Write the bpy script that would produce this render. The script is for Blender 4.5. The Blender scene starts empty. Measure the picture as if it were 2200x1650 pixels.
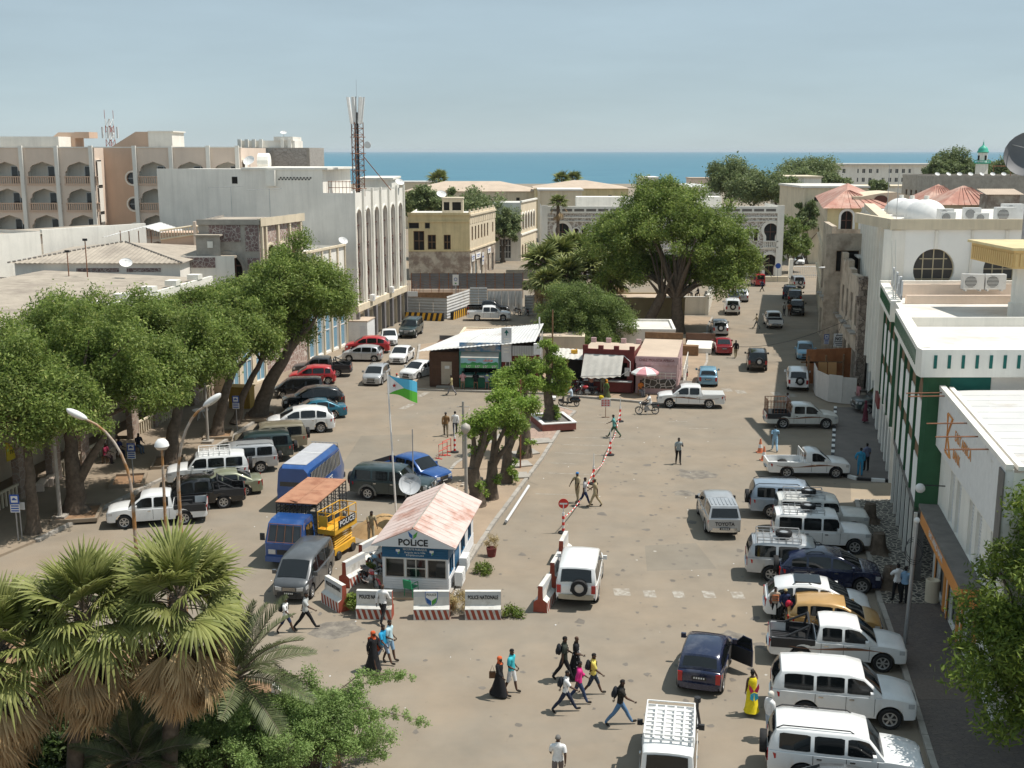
import bpy,math,random
import numpy as np
from mathutils import Vector,Matrix
R=math.radians
SC=bpy.context.scene
COL=SC.collection
rng=random.Random(11)
# camera, sky, sun, exposure
FPX,CAMH=2450.0,19.8
PITCH=math.atan(500/FPX)
cam=bpy.data.objects.new('camera',bpy.data.cameras.new('camera'))
COL.objects.link(cam)
cam.location=(0,0,CAMH)
cam.rotation_euler=(R(90)-PITCH,0,0)
cam.data.sensor_width=36
cam.data.lens=FPX/2200*36
cam.data.clip_start=0.5
cam.data.clip_end=60000
SC.camera=cam
SUN_EL,SUN_AZ=R(63),R(7)
world=bpy.data.worlds.new('World')
SC.world=world
world.use_nodes=True
nt=world.node_tree
nt.nodes.clear()
sky=nt.nodes.new('ShaderNodeTexSky')
sky.sky_type='NISHITA'
sky.sun_disc=False
sky.sun_elevation=SUN_EL
sky.sun_rotation=R(90)-SUN_AZ
sky.air_density=1.0
sky.dust_density=0.0
sky.ozone_density=4.0
sky.altitude=0
hsv=nt.nodes.new('ShaderNodeHueSaturation')
hsv.inputs['Saturation'].default_value=0.8
hsv.inputs['Value'].default_value=1.0
bg=nt.nodes.new('ShaderNodeBackground')
bg.inputs['Strength'].default_value=0.102
out=nt.nodes.new('ShaderNodeOutputWorld')
nt.links.new(sky.outputs[0],hsv.inputs['Color'])
hz=nt.nodes.new('ShaderNodeMix')
hz.data_type='RGBA'
hz.inputs[0].default_value=0.85
hz.inputs[7].default_value=(2.75,3.5,3.9,1)
nt.links.new(hsv.outputs[0],hz.inputs[6])
tc=nt.nodes.new('ShaderNodeTexCoord');mpp=nt.nodes.new('ShaderNodeMapping');mpp.inputs['Scale'].default_value=(1.2,1.2,7)
nz=nt.nodes.new('ShaderNodeTexNoise');nz.inputs['Scale'].default_value=2.2;nz.inputs['Detail'].default_value=5;nz.inputs['Roughness'].default_value=.6
nt.links.new(tc.outputs['Generated'],mpp.inputs['Vector']);nt.links.new(mpp.outputs[0],nz.inputs['Vector'])
rmp=nt.nodes.new('ShaderNodeMapRange');rmp.inputs[1].default_value=.3;rmp.inputs[2].default_value=.7;rmp.inputs[3].default_value=.93;rmp.inputs[4].default_value=1.07
nt.links.new(nz.outputs['Fac'],rmp.inputs[0])
hv2=nt.nodes.new('ShaderNodeHueSaturation');nt.links.new(rmp.outputs[0],hv2.inputs['Value'])
nt.links.new(hz.outputs[2],hv2.inputs['Color']);nt.links.new(hv2.outputs[0],bg.inputs['Color'])
nt.links.new(bg.outputs[0],out.inputs['Surface'])
sl=bpy.data.lights.new('sun','SUN')
sl.energy=3.55
sl.angle=R(0.53)
sl.color=(1.0,0.955,0.88)
so=bpy.data.objects.new('sun',sl)
COL.objects.link(so)
sd=Vector((math.cos(SUN_EL)*math.cos(SUN_AZ),math.cos(SUN_EL)*math.sin(SUN_AZ),math.sin(SUN_EL)))
so.rotation_euler=sd.to_track_quat('Z','Y').to_euler()
so.location=sd*200
SC.view_settings.view_transform='Standard'
SC.view_settings.look='None'
SC.view_settings.exposure=0.54
SC.view_settings.gamma=1.0
SC.view_settings.use_curve_mapping=False
SC.render.engine='CYCLES'
SC.cycles.max_bounces=6
SC.cycles.diffuse_bounces=3
SC.cycles.glossy_bounces=3
SC.cycles.transparent_max_bounces=8
SC.cycles.use_denoising=True
# photograph pixel -> point of the place
def G(px,py,z=0.0):
 x=(px-1100)/FPX
 y=-(py-825)/FPX
 d=Vector((x,math.cos(PITCH)+y*math.sin(PITCH),-math.sin(PITCH)+y*math.cos(PITCH)))
 return Vector((0,0,CAMH))+d*((z-CAMH)/d.z)
def AT(px,py,Y):
 x=(px-1100)/FPX
 y=-(py-825)/FPX
 d=Vector((x,math.cos(PITCH)+y*math.sin(PITCH),-math.sin(PITCH)+y*math.cos(PITCH)))
 return Vector((0,0,CAMH))+d*(Y/d.y)
def G2(px,py):
 return G(px,py).to_2d()
 # mesh building
class MB:
 def __init__(s):
  s.v=[];s.f=[];s.m=[]
 def add(s,vs,fs,mi=0,T=None):
  o=len(s.v)
  s.v+=[tuple(T@Vector(p))for p in vs]if T is not None else[tuple(p)for p in vs]
  s.f+=[tuple(i+o for i in f)for f in fs]
  s.m+=[mi]*len(fs)
  return s
 def box(s,x0,x1,y0,y1,z0,z1,mi=0,T=None):
  return s.add([(x0,y0,z0),(x1,y0,z0),(x1,y1,z0),(x0,y1,z0),(x0,y0,z1),(x1,y0,z1),(x1,y1,z1),(x0,y1,z1)],[(0,3,2,1),(4,5,6,7),(0,1,5,4),(1,2,6,5),(2,3,7,6),(3,0,4,7)],mi,T)
 def cb(s,c,d,mi=0,T=None):
  return s.box(c[0]-d[0]/2,c[0]+d[0]/2,c[1]-d[1]/2,c[1]+d[1]/2,c[2]-d[2]/2,c[2]+d[2]/2,mi,T)
 def quad(s,a,b,c,d,mi=0,T=None):
  return s.add([a,b,c,d],[(0,1,2,3)],mi,T)
 def prism(s,poly,z0,z1,mi=0,T=None):
  n=len(poly)
  ar=sum(poly[i][0]*poly[(i+1)%n][1]-poly[(i+1)%n][0]*poly[i][1]for i in range(n))
  if ar<0:poly=poly[::-1]
  vs=[(p[0],p[1],z0)for p in poly]+[(p[0],p[1],z1)for p in poly]
  fs=[tuple(range(n-1,-1,-1)),tuple(range(n,2*n))]+[(i,(i+1)%n,n+(i+1)%n,n+i)for i in range(n)]
  return s.add(vs,fs,mi,T)
 def tube(s,pts,r,n=6,mi=0,T=None,cap=True):
  P=[Vector(p)for p in pts]
  k=len(P)
  rs=r if isinstance(r,(list,tuple))else[r]*k
  vs=[];fs=[]
  up=Vector((0,0,1))
  d0=(P[-1]-P[0])
  if d0.length and abs(d0.normalized().z)>.9:up=Vector((1,0,0))
  for i in range(k):
   d=(P[min(i+1,k-1)]-P[max(i-1,0)])
   d=d.normalized()if d.length>1e-9 else Vector((0,0,1))
   a=d.cross(up)
   a=a.normalized()if a.length>1e-4 else d.orthogonal().normalized()
   b=d.cross(a)
   for j in range(n):
    t=2*math.pi*j/n
    vs.append(P[i]+(a*math.cos(t)+b*math.sin(t))*rs[i])
  for i in range(k-1):
   for j in range(n):
    fs.append((i*n+j,i*n+(j+1)%n,(i+1)*n+(j+1)%n,(i+1)*n+j))
  if cap:
   fs.append(tuple(range(n-1,-1,-1)));fs.append(tuple((k-1)*n+j for j in range(n)))
  return s.add(vs,fs,mi,T)
 def lathe(s,prof,n=16,mi=0,T=None,arc=2*math.pi):
  full=arc>6.28
  vs=[];fs=[]
  m=n if full else n+1
  for(r,z)in prof:
   for j in range(m):
    t=arc*j/n
    vs.append((r*math.cos(t),r*math.sin(t),z))
  for i in range(len(prof)-1):
   for j in range(n):
    a,b=j,(j+1)%m
    fs.append((i*m+a,i*m+b,(i+1)*m+b,(i+1)*m+a))
  return s.add(vs,fs,mi,T)
 def sph(s,c,r,n=10,k=6,mi=0,T=None):
  rx,ry,rz=r if isinstance(r,tuple)else(r,r,r)
  prof=[(math.sin(math.pi*i/k),-math.cos(math.pi*i/k))for i in range(k+1)]
  M=Matrix.Translation(c)@Matrix.Diagonal((rx,ry,rz,1))
  return s.lathe(prof,n,mi,(T@M)if T is not None else M)
 def mesh(s,name,smooth=None):
  me=bpy.data.meshes.new(name)
  me.from_pydata(s.v,[],s.f)
  if any(s.m):me.polygons.foreach_set('material_index',s.m)
  if smooth:
   me.polygons.foreach_set('use_smooth',[True]*len(s.f))
   me.update()
   me.set_sharp_from_angle(angle=R(smooth))
  me.update()
  return me
 def build(s,name,mats,parent=None,smooth=None,M=None):
  return link(name,s.mesh(name,smooth),mats,parent,M)
def link(name,me,mats=None,parent=None,M=None):
 if mats is not None and len(me.materials)==0:
  for m in(mats if isinstance(mats,(list,tuple))else[mats]):me.materials.append(m)
 o=bpy.data.objects.new(name,me)
 COL.objects.link(o)
 if parent:o.parent=parent
 if M is not None:o.matrix_local=M
 return o
def mesh_np(name,V,F,mats,parent=None,smooth=False,M=None):
 me=bpy.data.meshes.new(name)
 V=np.asarray(V,dtype=np.float32);F=np.asarray(F,dtype=np.int32)
 k=F.shape[1]
 me.vertices.add(len(V));me.vertices.foreach_set('co',V.ravel())
 me.loops.add(F.size);me.loops.foreach_set('vertex_index',F.ravel())
 me.polygons.add(len(F))
 me.polygons.foreach_set('loop_start',np.arange(0,F.size,k,dtype=np.int32))
 me.polygons.foreach_set('loop_total',np.full(len(F),k,dtype=np.int32))
 if smooth:me.polygons.foreach_set('use_smooth',[True]*len(F))
 me.update(calc_edges=True);me.validate()
 return link(name,me,mats,parent,M)
def tag(o,label=None,cat=None,group=None,kind=None):
 if label:o['label']=label
 if cat:o['category']=cat
 if group:o['group']=group
 if kind:o['kind']=kind
 return o
def thing(name,label,cat,loc=(0,0,0),rz=0.0,group=None):
 o=bpy.data.objects.new(name,None)
 COL.objects.link(o)
 o.empty_display_size=.3
 l=list(loc)
 o.location=l if len(l)==3 else l+[0]
 o.rotation_euler=(0,0,rz)
 return tag(o,label,cat,group)
def copy_tree(o,parent=None):
 c=o.copy();COL.objects.link(c)
 if parent:c.parent=parent;c.matrix_parent_inverse=o.matrix_parent_inverse.copy()
 for ch in list(o.children):copy_tree(ch,c)
 return c
def Tr(x,y,z):return Matrix.Translation((x,y,z))
def Rz(a):return Matrix.Rotation(a,4,'Z')
def Rx(a):return Matrix.Rotation(a,4,'X')
def Ry(a):return Matrix.Rotation(a,4,'Y')
def lettering(s,size,mat_,parent,M,name='lettering',depth=.012,xs=1.0,bold=0.0,fit=None):
 cu=bpy.data.curves.new(name,'FONT')
 cu.body=s;cu.size=size;cu.align_x='CENTER';cu.align_y='CENTER'
 cu.extrude=depth/2;cu.resolution_u=2;cu.offset=bold
 ob=bpy.data.objects.new(name,cu)
 me=bpy.data.meshes.new_from_object(ob)
 bpy.data.objects.remove(ob);bpy.data.curves.remove(cu)
 w=max((v.co.x for v in me.vertices),default=1)-min((v.co.x for v in me.vertices),default=0)
 k=fit/w if fit and w>0 else xs
 me.transform(Matrix.Diagonal((k,1,1,1)))
 me.materials.clear()
 return link(name,me,mat_,parent,M)
def TF(x,y,z,rz=0):return Tr(x,y,z)@Rz(rz)@Rx(R(90))
# materials
def srgb(r,g,b,k=1.0):
 f=lambda c:((c/255+.055)/1.055)**2.4 if c>10 else c/255/12.92
 return(f(r)*k,f(g)*k,f(b)*k)
def mat(name,c,r=.8,m=0.0,var=.12,sc=1.2,streak=0.0,bump=0.0,bsc=25,spec=.35,c2=None,sc2=.5,th=.55,coat=0.0,soft=.08):
 M=bpy.data.materials.new(name)
 M.use_nodes=True
 n=M.node_tree.nodes;L=M.node_tree.links
 b=n['Principled BSDF']
 b.inputs['Roughness'].default_value=r
 b.inputs['Metallic'].default_value=m
 b.inputs['Specular IOR Level'].default_value=spec
 if coat:b.inputs['Coat Weight'].default_value=coat;b.inputs['Coat Roughness'].default_value=.04
 geo=n.new('ShaderNodeNewGeometry')
 def noise(scale,det=5,vec=None,rough=.6):
  t=n.new('ShaderNodeTexNoise');t.inputs['Scale'].default_value=scale;t.inputs['Detail'].default_value=det
  t.inputs['Roughness'].default_value=rough
  L.new(vec or geo.outputs['Position'],t.inputs['Vector']);return t.outputs['Fac']
 def mr(fac,a,bb,lo=.3,hi=.7):
  t=n.new('ShaderNodeMapRange');t.inputs['From Min'].default_value=lo;t.inputs['From Max'].default_value=hi
  t.inputs['To Min'].default_value=a;t.inputs['To Max'].default_value=bb
  L.new(fac,t.inputs['Value']);return t.outputs[0]
 def mix(fac,A,B,bt='MIX'):
  t=n.new('ShaderNodeMix');t.data_type='RGBA';t.blend_type=bt
  for sk,v in((0,fac),(6,A),(7,B)):
   if isinstance(v,(int,float)):t.inputs[sk].default_value=v
   elif isinstance(v,tuple):t.inputs[sk].default_value=(*v[:3],1)
   else:L.new(v,t.inputs[sk])
  return t.outputs[2]
 col=c
 if c2 is not None:
  col=mix(mr(noise(sc2,7,None,.68),0,1,th-soft,th+soft),c,c2)
 if streak:
  mp=n.new('ShaderNodeMapping');mp.inputs['Scale'].default_value=(1.6,1.6,.12)
  L.new(geo.outputs['Position'],mp.inputs['Vector'])
  col=mix(mr(noise(1.0,6,mp.outputs[0],.7),0,streak,.45,.75),col,tuple(x*.45 for x in c))
 if var:
  g=n.new('ShaderNodeCombineColor')
  f=mr(noise(sc,6),1-var,1+var)
  for i in range(3):L.new(f,g.inputs[i])
  col=mix(1.0,col,g.outputs[0],'MULTIPLY')
 if isinstance(col,tuple):b.inputs['Base Color'].default_value=(*col[:3],1)
 else:L.new(col,b.inputs['Base Color'])
 if bump:
  bp=n.new('ShaderNodeBump');bp.inputs['Strength'].default_value=bump;bp.inputs['Distance'].default_value=.03
  L.new(noise(bsc,4),bp.inputs['Height']);L.new(bp.outputs[0],b.inputs['Normal'])
 return M
def leafmat(name,ca,cb,trans=.25,cc=None):
 M=bpy.data.materials.new(name);M.use_nodes=True
 n=M.node_tree.nodes;L=M.node_tree.links
 b=n['Principled BSDF'];b.inputs['Roughness'].default_value=.55;b.inputs['Specular IOR Level'].default_value=.3
 geo=n.new('ShaderNodeNewGeometry')
 rp=n.new('ShaderNodeValToRGB')
 rp.color_ramp.elements[0].color=(*ca,1);rp.color_ramp.elements[1].color=(*cb,1)
 if cc:
  e=rp.color_ramp.elements.new(.93);e.color=(*cb,1);rp.color_ramp.elements[2].color=(*cc,1)
 L.new(geo.outputs['Random Per Island'],rp.inputs[0])
 t=n.new('ShaderNodeTexNoise');t.inputs['Scale'].default_value=.7;L.new(geo.outputs['Position'],t.inputs['Vector'])
 mr=n.new('ShaderNodeMapRange');mr.inputs[1].default_value=.3;mr.inputs[2].default_value=.7;mr.inputs[3].default_value=.75;mr.inputs[4].default_value=1.25
 L.new(t.outputs['Fac'],mr.inputs[0])
 h=n.new('ShaderNodeHueSaturation');L.new(mr.outputs[0],h.inputs['Value']);L.new(rp.outputs[0],h.inputs['Color'])
 L.new(h.outputs[0],b.inputs['Base Color'])
 tr=n.new('ShaderNodeBsdfTranslucent');L.new(h.outputs[0],tr.inputs['Color'])
 ms=n.new('ShaderNodeMixShader');ms.inputs[0].default_value=trans
 L.new(b.outputs[0],ms.inputs[1]);L.new(tr.outputs[0],ms.inputs[2])
 L.new(ms.outputs[0],n['Material Output'].inputs['Surface'])
 return M
def stonemat(name,ca,cb,mortar,scale,w=.06,stretch=(1,1,1)):
 M=bpy.data.materials.new(name);M.use_nodes=True
 n=M.node_tree.nodes;L=M.node_tree.links
 b=n['Principled BSDF'];b.inputs['Roughness'].default_value=.85
 geo=n.new('ShaderNodeNewGeometry')
 mp=n.new('ShaderNodeMapping');mp.inputs['Scale'].default_value=stretch;L.new(geo.outputs['Position'],mp.inputs['Vector'])
 v=n.new('ShaderNodeTexVoronoi');v.feature='DISTANCE_TO_EDGE';v.inputs['Scale'].default_value=scale
 v2=n.new('ShaderNodeTexVoronoi');v2.inputs['Scale'].default_value=scale
 L.new(mp.outputs[0],v.inputs['Vector']);L.new(mp.outputs[0],v2.inputs['Vector'])
 m1=n.new('ShaderNodeMix');m1.data_type='RGBA'
 m1.inputs[6].default_value=(*ca,1);m1.inputs[7].default_value=(*cb,1)
 sp=n.new('ShaderNodeSeparateColor');L.new(v2.outputs['Color'],sp.inputs[0]);L.new(sp.outputs[0],m1.inputs[0])
 mr=n.new('ShaderNodeMapRange');mr.inputs[1].default_value=w*.6;mr.inputs[2].default_value=w;L.new(v.outputs['Distance'],mr.inputs[0])
 m2=n.new('ShaderNodeMix');m2.data_type='RGBA';m2.inputs[6].default_value=(*mortar,1)
 L.new(m1.outputs[2],m2.inputs[7]);L.new(mr.outputs[0],m2.inputs[0])
 L.new(m2.outputs[2],b.inputs['Base Color'])
 bp=n.new('ShaderNodeBump');bp.inputs['Strength'].default_value=.6;bp.inputs['Distance'].default_value=.03
 L.new(mr.outputs[0],bp.inputs['Height']);L.new(bp.outputs[0],b.inputs['Normal'])
 return M
m_white=mat('white_plaster',(.82,.785,.71),.85,var=.06,sc=.8,streak=.25)
m_whitegrey=mat('grey_white_plaster',(.80,.76,.69),.88,var=.08,sc=.4,streak=.3)
m_cream=mat('cream_plaster',(.68,.58,.43),.88,var=.08,sc=.6,streak=.35)
m_yellow=mat('pale_yellow_plaster',(.66,.54,.31),.88,var=.1,sc=.6,streak=.4)
m_pink=mat('pink_beige_plaster',(.72,.585,.48),.88,var=.06,sc=.4,streak=.15)
m_tan=mat('tan_plaster',(.60,.43,.32),.88,var=.06,sc=.4,streak=.15)
m_paleblue=mat('pale_blue_white_paint',(.84,.82,.78),.8,var=.03)
m_green=mat('dark_green_paint',(.035,.115,.055),.7,var=.15,sc=1.5,streak=.3)
m_teal=mat('teal_paint',(.01,.12,.10),.7,var=.1)
m_conc=mat('concrete',(.36,.33,.29),.9,var=.18,sc=1.5,streak=.25,bump=.3)
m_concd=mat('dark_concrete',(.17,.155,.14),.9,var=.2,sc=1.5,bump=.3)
m_roofc=mat('roof_cement_sheet',(.40,.345,.28),.9,var=.14,sc=.8,c2=(.30,.255,.21),sc2=.3)
m_roofw=mat('white_roof_deck',(.64,.61,.56),.8,var=.1,sc=.5,c2=(.5,.46,.41),sc2=.35,th=.6)
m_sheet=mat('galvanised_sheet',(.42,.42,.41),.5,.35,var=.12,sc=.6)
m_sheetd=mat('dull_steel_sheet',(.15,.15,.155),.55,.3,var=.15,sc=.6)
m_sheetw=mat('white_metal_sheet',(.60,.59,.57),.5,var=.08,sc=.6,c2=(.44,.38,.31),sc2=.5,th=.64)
m_redroof=mat('faded_red_roof_sheet',(.42,.20,.15),.75,var=.12,sc=.9,c2=(.52,.34,.27),sc2=.5,th=.52)
m_polroof=mat('flaking_pink_roof_paint',(.60,.475,.43),.8,var=.08,sc=2,c2=(.42,.225,.17),sc2=.6,th=.57)
m_wood=mat('weathered_wood',(.20,.115,.06),.75,var=.25,sc=3)
m_brownwood=mat('brown_stained_wood',(.10,.05,.03),.7,var=.2,sc=2)
m_ply=mat('rusty_brown_board',(.36,.145,.06),.8,var=.2,sc=1.5)
m_shutter=mat('brown_shutter',(.115,.055,.04),.65,var=.12,sc=3)
m_blueshut=mat('pale_blue_shutter',(.19,.34,.44),.7,var=.1,sc=1.2,streak=.3)
m_glassd=mat('dark_glass',(.012,.014,.016),.08,var=0,spec=.5)
m_glassb=mat('window_glass',(.03,.034,.038),.12,var=.2,spec=.6)
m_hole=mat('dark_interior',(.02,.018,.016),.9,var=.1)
m_black=mat('black_rubber',(.018,.018,.019),.8,var=.15,sc=6)
m_plast=mat('black_plastic',(.03,.03,.032),.5,var=.1,sc=6)
m_chrome=mat('chrome',(.62,.62,.62),.18,1.0,var=.05)
m_alloy=mat('silver_alloy',(.50,.50,.50),.35,.7,var=.05,sc=8)
m_lamp=mat('clear_lamp_glass',(.55,.56,.57),.12,.2,var=.1,sc=20,spec=.8)
m_tail=mat('red_tail_lamp',(.38,.012,.012),.18,var=.1,spec=.7)
m_orange=mat('orange_lamp',(.7,.22,.02),.3,var=.1)
m_steel=mat('galvanised_steel',(.38,.38,.38),.45,.5,var=.1,sc=4)
m_rust=mat('rusty_steel',(.22,.10,.055),.85,var=.25,sc=4)
m_rustsheet=mat('rusty_sheet',(.40,.20,.12),.85,var=.12,sc=1.5,c2=(.30,.13,.075),sc2=1.2)
m_redp=mat('brick_red_paint',(.33,.075,.045),.8,var=.12,sc=4)
m_whitep=mat('white_paint',(.72,.71,.69),.7,var=.06,sc=3,c2=(.5,.46,.4),sc2=1.6,th=.68)
m_bluep=mat('police_blue_paint',(.012,.075,.19),.5,var=.1,sc=2)
m_yelp=mat('safety_yellow_paint',(.66,.36,.035),.55,var=.12,sc=3)
m_dirtw=mat('dirty_white_sign',(.62,.62,.62),.6,var=.05,sc=3)
m_blackp=mat('black_paint',(.02,.02,.022),.6,var=.05)
m_signblue=mat('sign_blue',(.03,.09,.36),.5,var=.03)
m_bark=mat('bark',(.125,.095,.07),.95,var=.35,sc=4,bump=1.0,bsc=9)
m_barkp=mat('pale_bark',(.17,.135,.10),.95,var=.35,sc=4,bump=1.0,bsc=9)
m_redkiosk=mat('maroon_paint',(.16,.035,.032),.75,var=.15,sc=2)
m_pinkk=mat('dirty_pink_paint',(.52,.36,.36),.8,var=.1,sc=1.5,streak=.2)
m_kteal=mat('kiosk_turquoise_paint',(.09,.28,.25),.7,var=.15,sc=2)
m_kgreen=mat('kiosk_green_paint',(.05,.22,.13),.7,var=.1,sc=2)
m_canvas=mat('white_canvas',(.55,.52,.47),.9,var=.1,sc=1.5,streak=.3)
m_soil=mat('red_brown_soil',(.27,.165,.095),1,var=.2,sc=2,bump=.6,bsc=12)
def groundmat(name,ca,cb,speck=.5,sc=.12,bump=.25):
 M=mat(name,ca,.95,var=.10,sc=.5,c2=cb,sc2=sc,th=.5,soft=.2,bump=bump,bsc=40,spec=.15)
 n=M.node_tree.nodes;L=M.node_tree.links;b=n['Principled BSDF']
 src=b.inputs['Base Color'].links[0].from_socket
 geo=next(x for x in n if x.type=='NEW_GEOMETRY')
 col=src
 for(scale,lo,hi,dark)in((2.1,.66,.72,.72),(.33,.58,.75,.90),(9.0,.70,.74,.75),(.09,.5,.8,1.12)):
  t=n.new('ShaderNodeTexNoise');t.inputs['Scale'].default_value=scale;t.inputs['Detail'].default_value=5;t.inputs['Roughness'].default_value=.65
  L.new(geo.outputs['Position'],t.inputs['Vector'])
  mr=n.new('ShaderNodeMapRange');mr.inputs[1].default_value=lo;mr.inputs[2].default_value=hi;mr.inputs[3].default_value=0;mr.inputs[4].default_value=speck
  L.new(t.outputs['Fac'],mr.inputs[0])
  mx=n.new('ShaderNodeMix');mx.data_type='RGBA';mx.blend_type='MULTIPLY'
  L.new(mr.outputs[0],mx.inputs[0]);L.new(col,mx.inputs[6]);mx.inputs[7].default_value=(dark,dark*.98,dark*.95,1)
  col=mx.outputs[2]
 t=n.new('ShaderNodeTexNoise');t.inputs['Scale'].default_value=.045;t.inputs['Detail'].default_value=8;t.inputs['Roughness'].default_value=.7
 L.new(geo.outputs['Position'],t.inputs['Vector'])
 mr=n.new('ShaderNodeMapRange');mr.inputs[1].default_value=.52;mr.inputs[2].default_value=.72;mr.inputs[3].default_value=0;mr.inputs[4].default_value=.4
 L.new(t.outputs['Fac'],mr.inputs[0])
 mx=n.new('ShaderNodeMix');mx.data_type='RGBA';L.new(mr.outputs[0],mx.inputs[0]);L.new(col,mx.inputs[6]);mx.inputs[7].default_value=(.33,.245,.17,1)
 L.new(mx.outputs[2],b.inputs['Base Color'])
 return M
m_asph=groundmat('dusty_asphalt',(.232,.204,.166),(.280,.226,.168),.6)
m_pave=groundmat('dusty_paving',(.25,.205,.155),(.29,.23,.17),.6,.3)
m_dirt=groundmat('bare_dirt',(.31,.24,.175),(.35,.265,.19),.6,.5,.5)
m_sand=groundmat('sandy_lane',(.34,.28,.21),(.37,.29,.20),.4,.3)
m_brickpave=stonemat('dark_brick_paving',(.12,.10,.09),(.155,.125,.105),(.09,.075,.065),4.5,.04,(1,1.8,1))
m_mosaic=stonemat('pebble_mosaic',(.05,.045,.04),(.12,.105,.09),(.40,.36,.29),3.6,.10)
m_tilep=stonemat('reddish_paving_tiles',(.34,.235,.19),(.40,.285,.22),(.22,.17,.13),2.2,.03)
m_worn=mat('worn_white_marking',(.42,.39,.34),.9,var=.1,sc=3,c2=(.245,.21,.17),sc2=3.0,th=.48)
m_wornf=mat('faint_white_marking',(.38,.35,.30),.9,var=.1,sc=3,c2=(.245,.21,.17),sc2=3.0,th=.47)
def struct(name,mb,m,smooth=None):
 return tag(mb.build(name,m,None,smooth),kind='structure')
struct('ground',MB().add([(-1200,-25,0),(1200,-25,0),(1200,720,0),(-1200,720,0)],[(0,1,2,3)]),m_asph)
M=bpy.data.materials.new('sea_water');M.use_nodes=True
n=M.node_tree.nodes;L=M.node_tree.links;b=n['Principled BSDF']
geo=n.new('ShaderNodeNewGeometry')
mp=n.new('ShaderNodeMapping');mp.inputs['Scale'].default_value=(.012,.06,1);L.new(geo.outputs['Position'],mp.inputs['Vector'])
t=n.new('ShaderNodeTexNoise');t.inputs['Scale'].default_value=1;t.inputs['Detail'].default_value=9;t.inputs['Roughness'].default_value=.7;L.new(mp.outputs[0],t.inputs['Vector'])
rp=n.new('ShaderNodeValToRGB');rp.color_ramp.elements[0].position=.3;rp.color_ramp.elements[1].position=.72
rp.color_ramp.elements[0].color=(.055,.15,.215,1);rp.color_ramp.elements[1].color=(.10,.225,.285,1)
L.new(t.outputs['Fac'],rp.inputs[0]);L.new(rp.outputs[0],b.inputs['Base Color'])
b.inputs['Roughness'].default_value=.55;b.inputs['Specular IOR Level'].default_value=.12
struct('sea',MB().add([(-30000,690,-1.2),(30000,690,-1.2),(30000,45000,-1.2),(-30000,45000,-1.2)],[(0,1,2,3)]),M)
struct('beach',MB().add([(-1200,640,.3),(1200,640,.3),(1200,730,-1.6),(-1200,730,-1.6)],[(0,1,2,3)]),m_sand)
kerbs={}
def kerb_run(pts,h=.16,w=.22,step=.95,mats=None,parent=None,gap=.03):
 """a run of separate kerb stones along a polyline"""
 mats=mats or[m_conc]
 k=0
 for a,b_ in zip(pts,pts[1:]):
  a,b_=Vector(a[:2]),Vector(b_[:2]);d=b_-a;nn=max(1,round(d.length/step));ln=d.length/nn
  for i in range(nn):
   key=(round(ln,2),h,w)
   if key not in kerbs:kerbs[key]=MB().box(gap/2,ln-gap/2,-w/2,w/2,-.05,h).mesh('kerb_stone')
   me=kerbs[key]
   if mats[0].name not in[x.name for x in me.materials if x]:me.materials.append(mats[0])
   o=link('kerb_stone',me,None,parent)
   p=a+d*(i/nn)
   o.location=(p.x,p.y,rng.uniform(-.012,.012));o.rotation_euler=(0,0,math.atan2(d.y,d.x)+rng.uniform(-.01,.01))
   o.material_slots[0].link='OBJECT';o.material_slots[0].material=mats[k%len(mats)]
   k+=1
Lk=[(-29,45),(-24.6,56.1),(-20.9,69.7),(-19.1,83),(-20.2,92),(-18.9,101),(-15.9,114.6),(-15.2,124),(-13.0,156),(-13,170)]
o_lp=struct('pavement_left',MB().prism(Lk+[(-70,170),(-70,45)],-.05,.13),m_pave)
kerb_run(Lk[1:8],parent=o_lp,step=1.1)
isl=[(4.9,85.9),(4.0,83),(2.0,72.5),(-1.1,58.5),(-2.25,52.5),(-2.55,48.35),(-6.4,48.35),(-6.5,53),(-5.2,62),(-3.6,71),(-1.2,77.0),(1.2,87.2),(3.4,88)]
o_is=struct('traffic_island',MB().prism(isl,-.05,.12),m_dirt)
tip=[(4.85,85.8),(3.95,83),(2.75,76.6),(-.6,78.4),(1.25,87.1),(3.35,87.9)]
struct('island_paving',MB().prism(tip,.1,.135),m_tilep)
kerb_run([isl[i]for i in(0,1,2,3,4,5)],parent=o_is,step=1.0,h=.17)
kerb_run([isl[i]for i in(7,8,9,10,11,12,0)],parent=o_is,step=1.0,h=.15)
kb=[(-8.4,94.4),(2.8,92.7),(12.4,88.5),(14.2,90.2),(18.6,107),(22.3,129),(24.3,137),(15,140),(-3.5,122),(-9.6,117)]
o_kb=struct('kiosk_pavement',MB().prism(kb,-.05,.13),m_dirt)
kerb_run([kb[i]for i in(9,0,1,2,3,4,5,6)],parent=o_kb,step=1.2)
rm=[(19.9,63.2),(18.1,55.4),(16.4,47.75),(24,47.75),(27,63.2)]
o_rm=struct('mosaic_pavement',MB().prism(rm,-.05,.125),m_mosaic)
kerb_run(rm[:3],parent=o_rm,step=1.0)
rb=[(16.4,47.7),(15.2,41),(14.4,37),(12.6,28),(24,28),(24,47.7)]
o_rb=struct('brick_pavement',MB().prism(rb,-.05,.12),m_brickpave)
kerb_run(rb[:4],parent=o_rb,step=1.0)
struct('tactile_paving',MB().prism([(14.9,38.6),(15.05,40.3),(20,40.3),(20,38.6)],.12,.128),mat('ribbed_paving',(.15,.12,.10),.9,var=.2,sc=9))
ra=[(25.4,87.4),(20.7,71.2),(20.45,68.6),(21.2,67.5),(23.6,66.9),(30,67),(31,87)]
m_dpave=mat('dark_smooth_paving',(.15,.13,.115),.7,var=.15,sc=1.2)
o_ra=struct('pavement_right',MB().prism(ra,-.05,.125),m_dpave)
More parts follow.
